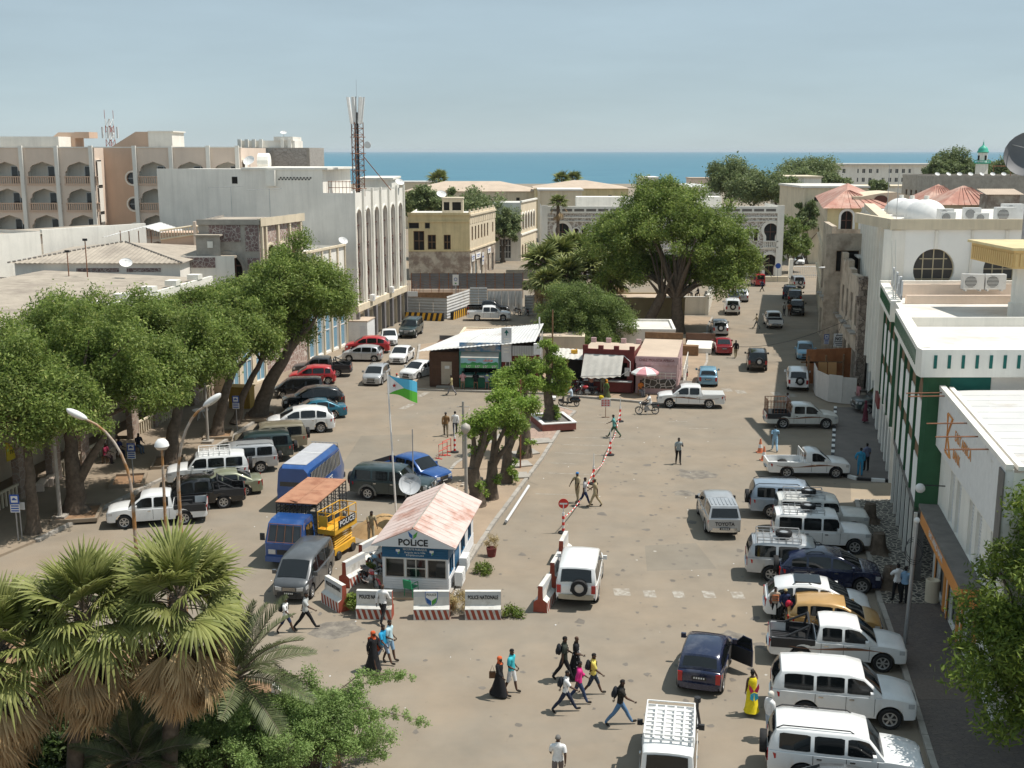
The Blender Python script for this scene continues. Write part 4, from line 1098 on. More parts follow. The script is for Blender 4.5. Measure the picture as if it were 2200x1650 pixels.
for k in range(26):q.cb((rng.uniform(0,.8),rng.uniform(-.1,.5),rng.uniform(8.9,9.5)if k>12 else rng.uniform(1,9)),(rng.uniform(.2,.45),)*3,0,TN)
q.build('rubble',m_rubble,r)
w=MB();facade(w,Tr(12.3,0,0)@Rz(R(90)),5,12.3,v0=6);w.build('inner_wall',m_ruin,r)
MB().box(2,12,.6,6,11.2,11.35).build('roof_remnant',m_roofw,r);MB().box(13,20,1.2,5,10.1,10.25).build('roof_remnant',m_roofw,r)
w=MB();o2=[(1.0,8.6,2.2,2.0,'rect'),(4.2,8.6,2.2,2.0,'rect')];facade(w,TN@Tr(.8,14,0),8,12.2,o2);w.build('rear_wall',m_ruin,r)
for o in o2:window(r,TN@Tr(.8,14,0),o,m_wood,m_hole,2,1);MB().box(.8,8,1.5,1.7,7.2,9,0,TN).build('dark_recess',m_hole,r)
# white keyhole window building
A,B=Vector((33.4,108.3)),Vector((25.55,77.2))
r,W=bld('keyhole_window_building','big white building with keyhole windows, tall fins and white domes on its roof','building',A,B)
H=14.6;w=MB();n=9;bw=W/n
ops=[(bw*i+.9,9.9,bw-1.8,3.2,'arch')for i in range(n)]+[(bw*i+1.1,4.6,bw-2.2,4.4,'rect')for i in range(n)]+[(bw*i+.7,0,bw-1.4,3.4,'arch')for i in range(n)]
facade(w,FRONT,W,H,ops,rev=.45);w.build('wall',m_white,r)
for o in ops:window(r,FRONT,o,m_shutter if o[1]>9 else m_blackp,m_glassb,2,2,.45,.09)
q=MB()
for i in range(n+1):MB().box(bw*i-.16,bw*i+.16,-.5,-.003,3.6,H+.05).build('fin',m_white,r)
TN=Tr(W,0,0)@Rz(-r.rotation_euler.z);WN=20
x=lambda px:(px-1911)/31.6
o2=[(x(2006)-1.4,10.6,2.8,2.75,'horse'),(x(2156)-1.4,10.6,2.8,2.75,'horse')]
w=MB();facade(w,TN,WN,H,o2,rev=.3);w.build('end_wall',m_paleblue,r)
m_grille=mat('dark_louvre_glass',(.055,.052,.05),.4,var=.15,sc=1)
for o in o2:window(r,TN,o,mat('beige_window_frame',(.45,.38,.26),.6)if 'beige_window_frame' not in bpy.data.materials else bpy.data.materials['beige_window_frame'],m_grille,4,4,.3,.07)
q=MB().box(x(2003),x(2010),-.1,-.004,13.35,H,0,TN).box(x(2153),x(2160),-.1,-.004,13.35,H,0,TN).box(x(2080),x(2085),-.12,-.004,10,H,0,TN)
q.box(-.05,.9,-.12,-.006,0,H,0,TN);q.build('downpipe',m_whitegrey,r)
MB().box(-.2,WN,-.25,-.005,14.65,15.35,0,TN).box(-.2,.1,-.005,8,14.65,15.35,0,TN).build('cornice',m_cream,r)
MB().box(-.05,WN,-.01,.4,H,14.65,0,TN).build('coping',m_whitep,r)
MB().add([TN@Vector(p)for p in((0,0,14.55),(WN,0,14.55),(WN+8,30,14.55),(8,30,14.55))],[(0,1,2,3)]).build('roof',m_roofw,r)
MB().box(-.1,W,-.3,.6,H,15.0).build('parapet',m_cream,r)
for i,(px,py,Y,rr)in enumerate(((1934,462,99,1.35),(1957,465,95,1.45),(1988,468,91,1.6))):
 p=AT(px,py,Y);t=thing('roof_dome',['white plaster dome on the roof, furthest of the row of three','white plaster dome on the roof, middle one of the row of three','white plaster dome on the roof, nearest and largest of the row of three'][i],'dome',(p.x,Y,14.55),0,'white domes on the roof')
 MB().lathe([(rr,0)]+[(rr*math.cos(a),.2+rr*math.sin(a)*.85)for a in[i_*1.57/7 for i_ in range(8)]],20).build('shell',m_whitep,t,60);MB().tube([(0,0,rr*.95),(0,0,rr*.95+.3)],.2,8).build('cap',m_white,t)
for i,(px,Y,k)in enumerate(((2046,79,1.1),(2041,82,1.2),(2098,82,1.3),(2120,79,1.0),(2170,79.5,1.5),(2185,83,1.6))):
 ac_unit((xw(px,Y),Y,14.9),0,['low white air conditioner behind the parapet, first from the domes','raised air conditioner with a round fan next to the domes','air conditioner with a dark grille, third from the domes','low air conditioner fourth from the domes behind the parapet','large air conditioner by the right picture edge on the keyhole building','rear large air conditioner near the picture edge on the keyhole building'][i],k=k)
for(px,top)in((1914,355),(1935,373)):
 t=thing('roof_aerial','thin bare aerial pole above the white domes, '+('taller one' if px<1920 else 'shorter one'),'aerial',(xw(px,90),90,14.6));MB().tube([(0,0,0),(0,0,zw(top,90)-14.6)],.025,4).build('pole',m_steel,t)
 # green and white building
def green_block(A,B,label,cols,main=False):
 r,W=bld('green_building',label,'building',A,B)
 H=9.9;w=MB();bw=W/cols
 ops=[(bw*i+bw*.2,v,bw*.58,2.45,'arch')for i in range(cols)for v in(7.2-.2,4.25)]
 facade(w,FRONT,W,H,ops,v0=3.7,rev=.3);w.build('wall',m_green,r)
 for o in ops:
  u,v,w_,h_,_=o;window(r,FRONT,o,m_whitep,m_shutter,2,1,.3,.08)
  MB().box(u+.02,u+w_-.02,-.14,.05,v-.55,v+h_-w_/2).build('white_panel',m_paleblue,r)
  MB().lathe([(.001,-.04),(w_/2,-.04),(w_/2,.1),(.001,.1)],14,0,Tr(u+w_/2,0,v+h_-w_/2+.01)@Rx(R(90)),math.pi).build('arch_head',m_wood,r)
 for i in range(cols+1):MB().box(max(0,bw*i-.07),min(W,bw*i+.07),-.2,-.003,3.5,H-.1).build('rib',m_green,r)
 MB().box(-.1,W+.1,-.55,-.005,9.9,11.15).build('parapet',m_white,r)
 for i in range(int(W/.55)):MB().box(.2+i*.55,.33+i*.55,-.58,-.552,10.25,10.95).build('parapet_slot',m_green,r)
 return r,W
PN,PF=Vector((18.8,50.5)),Vector((25.1,75.5));dv=(PF-PN)/25.0
r,W=green_block(PN+dv*12.7,PN,'green and white building at the corner with a white roof deck and slotted parapet',4)
TN=Tr(W,0,0)@Rz(-r.rotation_euler.z)
w=MB();o2=[(1.25,7.2,1.5,2.0,'rect'),(1.0,4.4,1.5,2.0,'rect')]
facade(w,TN,1.0,9.9,v0=3.3);w.build('end_pier',m_green,r)
w=MB();facade(w,TN@Tr(1.0,.08,0),16,9.9,[(.1,7.0,.75,1.9,'rect'),(.1,4.2,.75,1.9,'rect')],rev=.2,v0=3.3);w.build('end_wall',m_paleblue,r)
MB().box(1.001,2.85,.02,.07,8.95,9.88,0,TN).box(1.87,2.85,.02,.07,7.9,8.95,0,TN).build('teal_patch',m_teal,r)
MB().box(1.001,2.6,.01,.06,6.0,6.9,0,TN).box(1.001,4,.01,.06,3.0,3.6,0,TN).build('green_band',m_green,r)
for v in(7.0,4.2):window(r,TN@Tr(1.0,.08,0),(.1,v,.75,1.9,'rect'),m_wood,m_glassb,2,1,.2,.07)
MB().box(-.55,18,-.5,.08,9.9,11.15,0,TN).build('parapet',m_white,r)
for i in range(26):MB().box(.0+i*.62,.14+i*.62,-.53,-.503,10.3,10.9,0,TN).build('parapet_slot',m_teal,r)
MB().add([TN@Vector(p)for p in((0,0,10.2),(18,0,10.2),(21,12.7,10.2),(3.1,12.7,10.2))],[(0,1,2,3)]).add([TN@Vector(p)for p in((4.0,16.3,10.2),(22,16.3,10.2),(24,26,10.2),(6.2,26,10.2))],[(0,1,2,3)]).build('roof',m_roofw,r)
MB().box(3.0,21,12.6,12.75,10.2,10.72,0,TN).build('upstand',m_white,r)
MB().box(6.1,24,25.4,25.7,10.2,11.1,0,TN).box(6.5,24,22.2,22.5,10.2,10.75,0,TN).build('upstand',m_pink,r)
MB().box(5.9,24,25.71,25.98,10.2,11.3,0,TN).build('upstand_cap',m_white,r)
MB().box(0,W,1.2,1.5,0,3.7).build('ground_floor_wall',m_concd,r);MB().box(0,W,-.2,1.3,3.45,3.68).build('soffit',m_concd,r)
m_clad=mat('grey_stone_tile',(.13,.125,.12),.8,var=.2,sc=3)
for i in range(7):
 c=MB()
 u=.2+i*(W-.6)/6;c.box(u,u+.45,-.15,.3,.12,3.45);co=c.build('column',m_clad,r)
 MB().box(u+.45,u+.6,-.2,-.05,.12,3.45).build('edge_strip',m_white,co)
t=thing('bridge_beam','white slotted parapet beam spanning the sunny lane between the green buildings','beam',(*(PN+dv*12.75),0),math.atan2(dv.y,dv.x))
MB().box(.05,3.5,-.02,.3,9.9,11.1).build('beam',m_white,t)
r,W=green_block(PN+dv*26.0,PN+dv*16.4,'further green and white building beyond the sunny lane',3)
w=MB();ops=[(.5+2.4*i,.1,1.7,2.9,'rect')for i in range(4)];facade(w,FRONT,W,3.7,ops,rev=.6);w.build('ground_floor_wall',m_white,r)
for o in ops:window(r,FRONT,o,m_blackp,m_hole,2,1,.6,.08,name='shop_door')
w=MB();facade(w,RIGHT(W),14,9.9);w.build('end_wall',m_white,r)
MB().box(W*.5,W*.5+2.4,-.75,-.6,4.0,4.7).build('shop_sign_board',m_redkiosk,r)
t=thing('roof_letters','row of sign letters seen from behind along the green building parapet','sign',(*(PN+dv*19),11.15),math.atan2(dv.y,dv.x));
for i in range(9):
 q=MB().box(-3+i*.9,-2.5+i*.9,-.05,.05,.1,.35+.5*((i*5)%3)).box(-3+i*.9,-2.9+i*.9,-.05,.05,.1,1.2);q.build('letter',m_dirtw,t)
for i in range(2):
 p=AT(1922+5*i,605,68);t=thing('flag_pole','thin white leaning pole on the green building parapet, '+['left one','right one'][i],'pole',(p.x,68,11.1));MB().tube([(0,0,0),(-.35+.1*i,0,3.6)],.04,5).build('pole',m_white,t)
p=G(2183,683,10.2);t=thing('roof_canopy','yellow slatted canopy slab on a white pillar over the roof deck','canopy',(p.x,p.y,10.2))
MB().box(-.38,.38,-.38,.38,0,.9).box(-.3,.3,-.3,.3,.9,3.0).build('pillar',m_white,t)
MB().box(-.95,7,-1.2,5,3.0,4.05).build('slab',mat('ochre_slab',(.62,.43,.19),.8,var=.06),t)
q=MB()
for i in range(26):q.box(-.9+i*.3,-.72+i*.3,-1.26,-1.2,3.1,3.85)
for i in range(20):q.box(-1.01,-.95,-1.1+i*.3,-.92+i*.3,3.1,3.85)
q.build('slat_row',bpy.data.materials['ochre_slab'],t);MB().box(-1.15,7,-1.4,5.2,4.05,4.2).build('rim',m_yellow,t)
for i,px in enumerate((2112,2160)):ac_unit((xw(px,75.6),75.6,10.7),0,['dark fronted air conditioner on the white roof deck under the keyhole windows','pale air conditioner on the white roof deck right of the dark one'][i],k=1.5)
ac_unit((29.0,50.25,8.9),0,'air conditioner fixed to the pale wall above the bank roof',k=1.0)
# bank with orange lettering
A,B=Vector((19.5,50.1)),Vector((16.9,37.0))
r,W=bld('bank_building','white bank building with orange lettering, orange band and a sheet roof','building',A,B)
H=9.2;w=MB();D=14
ops=[(2.6+1.5*i,4.0,.95,2.3,'rect')for i in range(2)]+[(6.8+1.5*i,4.0,.95,2.3,'rect')for i in range(2)]+[(10.8,4.0,.95,2.3,'rect')]+[(1.2,.15,2.0,2.7,'arch'),(4.4,.15,2.0,2.7,'arch'),(7.6,.15,2.0,2.7,'arch')]
facade(w,FRONT,W,H,ops,rev=.2);w.build('wall',m_white,r)
TN=Tr(W,0,0)@Rz(-r.rotation_euler.z);w=MB();facade(w,TN,D,H);w.build('end_wall',m_white,r)
for o in ops:
 f=window(r,FRONT,o,m_whitep,m_concd if o[1]>3 else m_glassd,1,1,.2,.07)  # upper panes coloured dark to paint the shade between the louvre slats
 if o[1]>3:
  for k in range(15):MB().box(.08,o[2]-.08,-.06,-.02,.1+k*.145,.2+k*.145).build('slat',m_whitep,f)
q=MB().box(0,W,-.28,-.003,6.75,H+.1);q.build('fascia',m_whitep,r)
MB().box(W-.7,W+.06,-.34,-.29,5.2,H).build('corner_strip',m_concd,r)
mo=mat('orange_sign_paint',(.66,.27,.07),.6,var=.06,sc=2)
MB().box(.3,W-3,-.75,-.004,3.1,3.85).build('orange_band',mo,r);MB().box(.2,W-2.9,-.85,-.004,3.86,4.0).build('band_canopy',m_concd,r)
trims(ops[5:],FRONT,mo,r,.3,.08)
lettering('EAST AFRICA',.62,mo,r,TF(6.1,-.3,8.25),xs=.95);lettering('BANK',.62,mo,r,TF(5.0,-.3,7.45),xs=.95)
q=MB().tube([(2.6,-.3,7.1),(2.6,-.3,8.8),(3.7,-.3,8.8),(2.75,-.3,7.9),(3.7,-.3,7.1),(2.6,-.3,7.1)],.06,4);q.build('emblem',mo,r)
lettering('EAST AFRICA BANK',.4,m_whitep,r,TF(4.6,-.77,3.48))
nr=12
rl=TN@Vector((0,0,H));
for i in range(nr):
 a0=W*i/nr;a1=W*(i+1)/nr-.03
 MB().add([(a0,.35,H+.1),(a1,.35,H+.1),(a1,D,H+.7),(a0,D,H+.7),(a0,.35,H+.16),(a0+.08,.35,H+.18)],[(0,1,2,3)]).box(a0,a0+.05,.3,.32,H+.05,H+.18).build('roof_sheet',m_sheetw,r)
q=MB().box(-.05,W+.1,-.3,-.05,H+.12,H+.3).box(-.05,W+.1,.1,.3,H+.1,H+.25);q.build('gutter',m_whitegrey,r)
for i,u in enumerate((.6,1.3,6.5,8.7,10.6)):
 t=thing('metal_bracket',['rusty rod sticking out of the bank roof edge, farthest','rusty rod out of the bank roof edge, second from the far end','rusty rod sticking out over the bank lettering','rusty rod out of the bank roof edge below the lettering','rusty rod out of the bank roof edge nearest its corner'][i],'rod',(0,0,0));t.matrix_basis=r.matrix_basis@Tr(u,-.3,H+.1)
 MB().tube([(0,.2,0),(0,-1.5,-.1)],.03,4).build('rod',m_rust,t)
t=thing('wall_lamp','white globe lamp on a bracket above the bank orange band','lamp',(0,0,0));t.matrix_basis=r.matrix_basis@Tr(1.5,-.3,5.0)
MB().tube([(0,.3,.25),(0,-.7,.25)],.03,5).build('bracket',m_plast,t);MB().sph((0,-.75,.1),.22).build('globe',m_whitep,t,60)
dish((24.2,43.5,9.75),-.5,55,.75,'mesh like white dish standing on the bank sheet roof',pole=.5)
for i,(x_,y_)in enumerate(((23.4,47.8),(24.2,48.4),(27.0,47.2))):ac_unit((x_,y_,9.65),1.2,['boxy air conditioner on the bank roof, left of the pair','boxy air conditioner on the bank roof, right of the pair','air conditioner on the bank roof by the picture edge'][i],k=1.05)
MB().box(.01,W,.36,.5,3.0,3.02).build('lintel',m_white,r)
m_siding=mat('white_siding',(.66,.66,.67),.6,var=.05,sc=2)
m_boothblue=mat('booth_blue_siding',(.018,.10,.20),.55,var=.12,sc=2)
m_dwhite=mat('sign_white',(.60,.61,.62),.6,var=.04)
m_leafgreen=mat('emblem_green',(.08,.30,.05),.6);m_embblue=mat('emblem_blue',(.02,.10,.32),.6)
def shield(parent,M,s=1.0,text=True):
 out=lambda k:[(k*x,k*y)for(x,y)in((-.36,.42),(.36,.42),(.36,0),(.28,-.25),(0,-.5),(-.28,-.25),(-.36,0))]
 MB().prism([(x*s,y*s)for x,y in out(1.12)],0,.01,0,M).build('emblem_border',m_embblue,parent)
 MB().prism([(x*s,y*s)for x,y in out(1.0)],.01,.016,0,M).build('emblem_field',m_whitep,parent)
 MB().prism([(x*s,y*s)for x,y in((-.34,.08),(-.02,-.14),(-.02,-.46),(-.27,-.25),(-.34,-.02))],.016,.022,0,M).build('emblem_leaf',m_embblue,parent)
 MB().prism([(x*s,y*s)for x,y in((.34,.08),(.02,-.14),(.02,-.46),(.27,-.25),(.34,-.02))],.016,.022,0,M).build('emblem_leaf',m_leafgreen,parent)
 if text:lettering('POLICE',.22*s,m_blackp,parent,M@Tr(0,.26*s,.02),fit=.62*s)
def booth():
 r=thing('police_booth','small white and blue police booth with a flaking pink gable roof','booth',(-5.9,49.25,.12),R(-8));W,D,H=3.05,6.5,2.3
 MB().box(-.15,W+.15,-.15,D,0,.1).build('plinth',m_conc,r)
 ops=[(.12,.66,.92,.93,'rect'),(1.08,.66,.95,.93,'rect'),(2.07,.66,.9,.93,'rect')]
 w=MB();facade(w,FRONT,W,1.62,ops,rev=.08,v0=.1);facade(w,LEFT(D),D,1.62,v0=.1)
 sops=[(.25,.74,1.0,.86,'rect'),(3.1,.74,1.1,.86,'rect'),(5.0,.74,.9,.86,'rect')]
 facade(w,RIGHT(W),D,1.62,sops,rev=.08,v0=.1);facade(w,BACK(W,D),W,1.62,v0=.1);w.build('wall',m_siding,r)
 MB().box(-.01,W+.01,-.01,D,1.62,H).build('blue_band',m_boothblue,r)
 for i in range(5):MB().box(.02,W-.02,-.022,-.003,.12+i*.115,.205+i*.115).build('siding_board',m_siding,r)
 for i in range(5):MB().box(W+.003,W+.022,.02,D-.02,.12+i*.125,.215+i*.125).build('siding_board',m_siding,r)
 for i in range(5):MB().box(.0,W,-.03,-.011,1.64+i*.125,1.745+i*.125).build('siding_board',m_boothblue,r)
 for i,o in enumerate(ops):window(r,FRONT,o,m_alloy,m_glassd,1 if i!=1 else 2,1 if i!=1 else 2,.08,.05)
 for o in sops:window(r,RIGHT(W),o,m_boothblue,m_glassb,2,1,.08,.06)
 MB().box(2.0,2.7,W,W+.001,0,.01).build('threshold',m_conc,r)
 MB().box(W+.004,W+.03,1.5,2.5,.2,1.62).build('door',m_boothblue,r)
 e=.42;ap=.86
 for sg in(0,1):
  a=(-e,W/2)if sg==0 else(W/2,W+e)
  za,zb=(H-.05,H-.05+ap)if sg==0 else(H-.05+ap,H-.05)
  q=MB().add([(a[0],-.35,za),(a[1],-.35,zb),(a[1],D+.3,zb),(a[0],D+.3,za),(a[0],-.35,za+.05),(a[1],-.35,zb+.05),(a[1],D+.3,zb+.05),(a[0],D+.3,za+.05)],[(0,3,2,1),(4,5,6,7),(0,1,5,4),(1,2,6,5),(2,3,7,6),(3,0,4,7)]);s_=q.build('roof_slope',m_polroof,r)
  if True:
   for k in range(22):
    y=-.2+k*(D+.4)/22;n_='roof_seam'
    q=MB().tube([(a[0]+.02,y,za+.06),(a[1]-.02,y,zb+.06)],.012,3)
    if k%2==0:q.build(n_,m_polroof,s_)
 MB().tube([(W/2,-.36,H+ap+.02),(W/2,D+.3,H+ap+.02)],.03,5).build('ridge_cap',m_conc,r)
 MB().prism([(-e,H-.05),(W+e,H-.05),(W/2,H-.05+ap)],0,.06,0,Rx(R(90))@Tr(0,0,.30)).build('gable',m_dwhite,r)
 lettering('POLiCE',.42,m_blackp,r,TF(W/2,-.37,H+.17),fit=1.35,bold=.012)
 g=MB().prism([(-.22,.16),(-.02,-.02),(-.02,-.20),(-.16,-.08)],0,.01,0,TF(W/2,-.365,H+.55));g.build('emblem_leaf',m_embblue,r)
 MB().prism([(.22,.16),(.02,-.02),(.02,-.20),(.16,-.08)],0,.01,0,TF(W/2,-.365,H+.55)).build('emblem_leaf',m_leafgreen,r)
 lettering('SECURITE PUBLIQUE',.14,m_whitep,r,TF(W/2,-.04,H-.26),fit=1.1)
 lettering('Brigade de la Ville',.11,m_whitep,r,TF(W/2,-.04,H-.41),fit=.95);lettering('Djibouti',.11,m_whitep,r,TF(W/2,-.04,H-.54),fit=.8)
 for sx in(-.78,.78):shield(r,TF(W/2+sx,-.045,H-.38),.26,False)
 for i,y in enumerate((.7,1.9)):
  t=ac_unit(r.matrix_basis@Vector((W+.35,y+.3,.1+.25*i)),R(82),['white air conditioner beside the police booth, nearest','white air conditioner beside the police booth, further along'][i],k=.95,group='air conditioners beside the police booth')
booth()
m_barr=mat('chalky_white_paint',(.62,.60,.56),.85,var=.1,sc=3,c2=(.42,.38,.32),sc2=1.8,th=.62)
def barrier(at,rz,label,front='plain',L_=1.55,loc=None):
 p=G(*at)if loc is None else Vector(loc);t=thing('concrete_barrier',label,'barrier',(p.x,p.y,0),R(rz),'painted police barriers')
 prof=[(-.32,0),(-.30,.48),(-.12,.60),(-.10,1.22),(.10,1.22),(.12,.60),(.30,.48),(.32,0)]
 n=len(prof);q=MB()
 V=[(-L_/2,y,z)for y,z in prof]+[(L_/2,y,z)for y,z in prof]
 q.add(V,[(i,n+i,n+(i+1)%n,(i+1)%n)for i in range(n)]);q.build('block',m_barr,t)
 for sg in(-1,1):
  MB().add([(sg*(L_/2+.002),y,z)for y,z in prof],[tuple(range(n))if sg<0 else tuple(range(n-1,-1,-1))]).build('end_face',m_redp,t)
 MB().add([(-L_/2+.03,-.105,.66),(L_/2-.03,-.105,.66),(L_/2-.03,-.11,1.18),(-L_/2+.03,-.11,1.18)],[(0,1,2,3)]).build('name_panel',mat('pale_grey_panel',(.52,.53,.54),.7,var=.05)if 'pale_grey_panel' not in bpy.data.materials else bpy.data.materials['pale_grey_panel'],t)
 k=6
 for i in range(k):
  a=-L_/2+L_*i/k;b_=a+L_/k*.56;sh=-L_/k*.45
  lo=lambda x:max(-L_/2,min(L_/2,x))
  q=MB().add([(lo(a-sh),-.325,.02),(lo(b_-sh),-.325,.02),(lo(b_+sh*.2),-.306,.45),(lo(a+sh*.2),-.306,.45)],[(0,1,2,3)]);q.build('stripe',m_redp,t)
 if front=='text':lettering('POLICE NATIONALE',.24,m_blackp,t,TF(0,-.118,.95),fit=L_*.84,bold=.006)
 if front=='shield':shield(t,TF(0,-.115,.90),.68)
 return t
barrier((722,1302),-52,'striped police barrier turned sideways at the left end of the front row','text')
barrier((806,1325),-4,'striped police barrier behind the man in white shirt','text')
barrier((928,1326),0,'striped police barrier carrying the green and blue shield','shield')
barrier((1038,1326),0,'striped POLICE NATIONALE barrier at the right end of the front row','text')
barrier((727,1248),62,'grey backed barrier standing side on behind the left end barrier',loc=(-7.4,50.6,0))
barrier((755,1210),62,'grey backed barrier by the scissor lift',loc=(-6.95,53.0,0))
barrier((1172,1292),74,'red ended barrier standing end on, nearest of three by the white off-roader',loc=(1.45,47.7,0))
barrier((1205,1240),76,'red ended barrier standing end on, middle of three by the white off-roader',loc=(2.05,50.6,0))
barrier((1222,1195),78,'red ended barrier standing end on, furthest of three by the white off-roader',loc=(2.55,53.6,0))
def plastic_chair(loc,rz):
 t=thing('plastic_chair','green plastic armchair in front of the police booth','chair',loc,rz);mg_=mat('green_plastic',(.02,.22,.10),.4)
 MB().box(-.22,.22,-.22,.22,.40,.44).build('seat',mg_,t);MB().box(-.22,.22,.19,.24,.44,.86).build('backrest',mg_,t,None,Rx(R(-8)))
 for sx in(-.21,.21):
  MB().tube([(sx,-.2,.62),(sx,.2,.66)],.025,4).build('armrest',mg_,t)
  for sy in(-.21,.21):MB().tube([(sx*1.1,sy*1.1,0),(sx,sy,.42 if sy>0 else .62)],.022,4).build('leg',mg_,t)
plastic_chair((-4.55,47.9+.75,.12),R(150))
t=thing('flag_pole','white flag pole flying the blue green and white flag with a red star','flag pole',(*G2(852,1118),.0))
base=G2(852,1118);top=AT(832,803,base.y)
MB().tube([(0,0,0),(top.x-base.x,0,top.z)],[.06,.035],8).build('pole',m_whitep,t)
fl=MB();n=12;FW,FH=1.85,1.05;fx,fz=top.x-base.x,top.z-.05
def fp(u,v):return(fx+.05+FW*u*.82,.25*math.sin(u*7)*u,fz-FH*v-.55*u*u-.12*math.sin(u*5)*(1-v))
for j,(v0,v1,mi)in enumerate(((0,.5,0),(.5,1,1))):
 for i in range(n):
  fl.add([fp(i/n,v1),fp((i+1)/n,v1),fp((i+1)/n,v0),fp(i/n,v0)],[(0,1,2,3)],mi)
fo=fl.build('flag',[mat('flag_blue',(.10,.45,.66),.7,var=.03),mat('flag_green',(.10,.42,.04),.7,var=.03)],t)
V=[(fp(0,0)),(fp(0,1)),(fp(.55,.5))]
q=MB()
def inset(u,v,o):p=fp(u,v);return(p[0],p[1]+o,p[2])
for o_ in(-.012,.012):
 for i in range(6):
  a,b_=i/6*.55,(i+1)/6*.55
  f_=lambda u:u/.55/2
  q.add([inset(a,f_(a),o_),inset(b_,f_(b_),o_),inset(b_,1-f_(b_),o_),inset(a,1-f_(a),o_)],[(0,1,2,3)])
q.build('white_triangle',m_whitep,fo)
p=Vector(fp(.2,.5));st=[(.13*(1 if k%2==0 else .4)*math.cos(1.571+k*.6283),.13*(1 if k%2==0 else .4)*math.sin(1.571+k*.6283))for k in range(10)]
MB().prism(st,-.03,.03,0,Tr(p.x,p.y,p.z)@Rx(R(90))).build('star',m_tail,fo)
t=dish((-5.35,57.4,.12),R(188)+R(180),28,.58,'grey satellite dish on a pole behind the police booth',mat('dish_grey',(.50,.51,.52),.6,var=.03),2.6)
lettering('CANALSAT',.16,m_blackp,t,Tr(0,0,2.6)@Rx(R(62))@Tr(0,.30,.10),fit=.5)
t=thing('radio_aerial','thin upright aerial rod behind the dish and the dark green off-roader','aerial',(-5.2,57.8,0));MB().tube([(0,0,0),(0,0,3.1)],.05,6).tube([(0,0,3.1),(0,0,5.6)],.03,5).build('pole',m_steel,t)
def heap(name,label,cat,loc,r,h,m,seed=3,n=26):
 rg=random.Random(seed);V=[(0,0,h)];rings=6
 for i in range(1,rings+1):
  for j in range(n):
   a=6.2832*j/n;rr=r*i/rings*(1+rg.uniform(-.09,.09));V.append((rr*math.cos(a)*1.25,rr*math.sin(a),max(0,h*(1-(i/rings)**1.3)+rg.uniform(-.04,.05))if i<rings else-.02))
 F=[(0,1+j,1+(j+1)%n)for j in range(n)]+[(1+(i-1)*n+j,1+i*n+j,1+i*n+(j+1)%n,1+(i-1)*n+(j+1)%n)for i in range(1,rings)for j in range(n)]
 o=MB().add(V,F).build(name,m,None,60);o.location=loc;return tag(o,label,cat,None)
heap('sand_heap','heap of orange sand behind the yellow scissor lift','sand heap',(*G2(826,1142),0),1.5,1.0,mat('orange_sand',(.42,.27,.13),1,var=.1,sc=5,bump=.5))
def street_lamp(loc,label,side,h,reach,m=None):
 t=thing('street_lamp',label,'street lamp',loc,0,'street lamps over the garden');m=m or mat('rust_streaked_lamp_post',(.42,.36,.30),.7,var=.2,sc=3,c2=(.34,.17,.06),sc2=1.6,th=.5)
 pts=[(0,0,0),(0,0,h*.62)]+[(side*reach*(1-math.cos(a)),0,h*.62+h*.33*math.sin(a))for a in[i*1.35/7 for i in range(1,8)]]
 MB().tube(pts,[.09,.075]+[.06-.002*i for i in range(7)],8).build('post',m,t,50)
 e=Vector(pts[-1]);d=(e-Vector(pts[-2])).normalized();M_=Tr(*e)@Ry(-math.atan2(d.z,d.x))if side>0 else Tr(*e)@Rz(math.pi)@Ry(-math.atan2(d.z,-d.x))
 MB().sph((.42,0,.03),(.46,.17,.13),12,8).build('head',m_whitep,t,60,M_);MB().sph((.45,0,-.04),(.38,.14,.09),10,6).build('lens',mat('lamp_lens',(.5,.48,.42),.3)if 'lamp_lens' not in bpy.data.materials else bpy.data.materials['lamp_lens'],t,60,M_)
 return t
mlp=mat('rust_streaked_lamp_post',(.42,.36,.30),.7,var=.2,sc=3,c2=(.34,.17,.06),sc2=1.6,th=.5)
LY=43.6
def lampz(py):return AT(1100,py,LY).z
street_lamp((xw(296,LY+3.4),LY,.2),'curved street lamp arching to the left above the palms',-1,(lampz(908))/.95,2.05,mlp)
street_lamp((xw(388,LY+3.4),LY+.4,.2),'curved street lamp arching to the right above the palms',1,(lampz(885))/.95,1.55,mlp)
t=thing('street_lamp','straight lamp post with a half globe head between two curved lamps','street lamp',(xw(352,LY+3),LY,.2),0,'street lamps over the garden')
MB().tube([(0,0,0),(.12,0,lampz(958)-.2)],[.09,.05],8).build('post',mlp,t,50)
MB().lathe([(.001,.30),(.15,.27),(.25,.15),(.29,0),(.001,-.02)],16).build('head',m_whitep,t,50,Tr(.12,0,lampz(958)-.2));MB().lathe([(.28,-.01),(.2,-.13),(.001,-.18)],16).build('lens',bpy.data.materials['lamp_lens'],t,50,Tr(.12,0,lampz(958)-.2))
def globe_lamp(at,top,label,r=.27):
 p=G(*at);t=thing('globe_lamp',label,'lamp',(p.x,p.y,.1));h=AT(at[0],top,p.y).z-.1
 MB().tube([(0,0,0),(0,0,h-r)],[.11,.075],8).build('post',m_conc,t,50);MB().lathe([(.1,-r-.02),(r*.75,-r*.6),(r,0),(r*.85,r*.6),(.3*r,r*.95),(.001,r*1.15)],16).build('globe',mat('dusty_globe',(.42,.38,.33),.5,var=.08)if 'dusty_globe' not in bpy.data.materials else bpy.data.materials['dusty_globe'],t,60,Tr(0,0,h));return t
globe_lamp((1002,1112),920,'grey post with a dusty globe lamp beside the pollarded trees')
t=thing('wooden_post','grey post with a short crossbar behind the globe lamp','post',(*G2(996,1010),0));h=AT(996,862,t.location.y).z
MB().tube([(0,0,0),(0,0,h)],.08,6).tube([(-.4,0,h-.35),(.4,0,h-.35)],.035,4).build('post',m_conc,t)
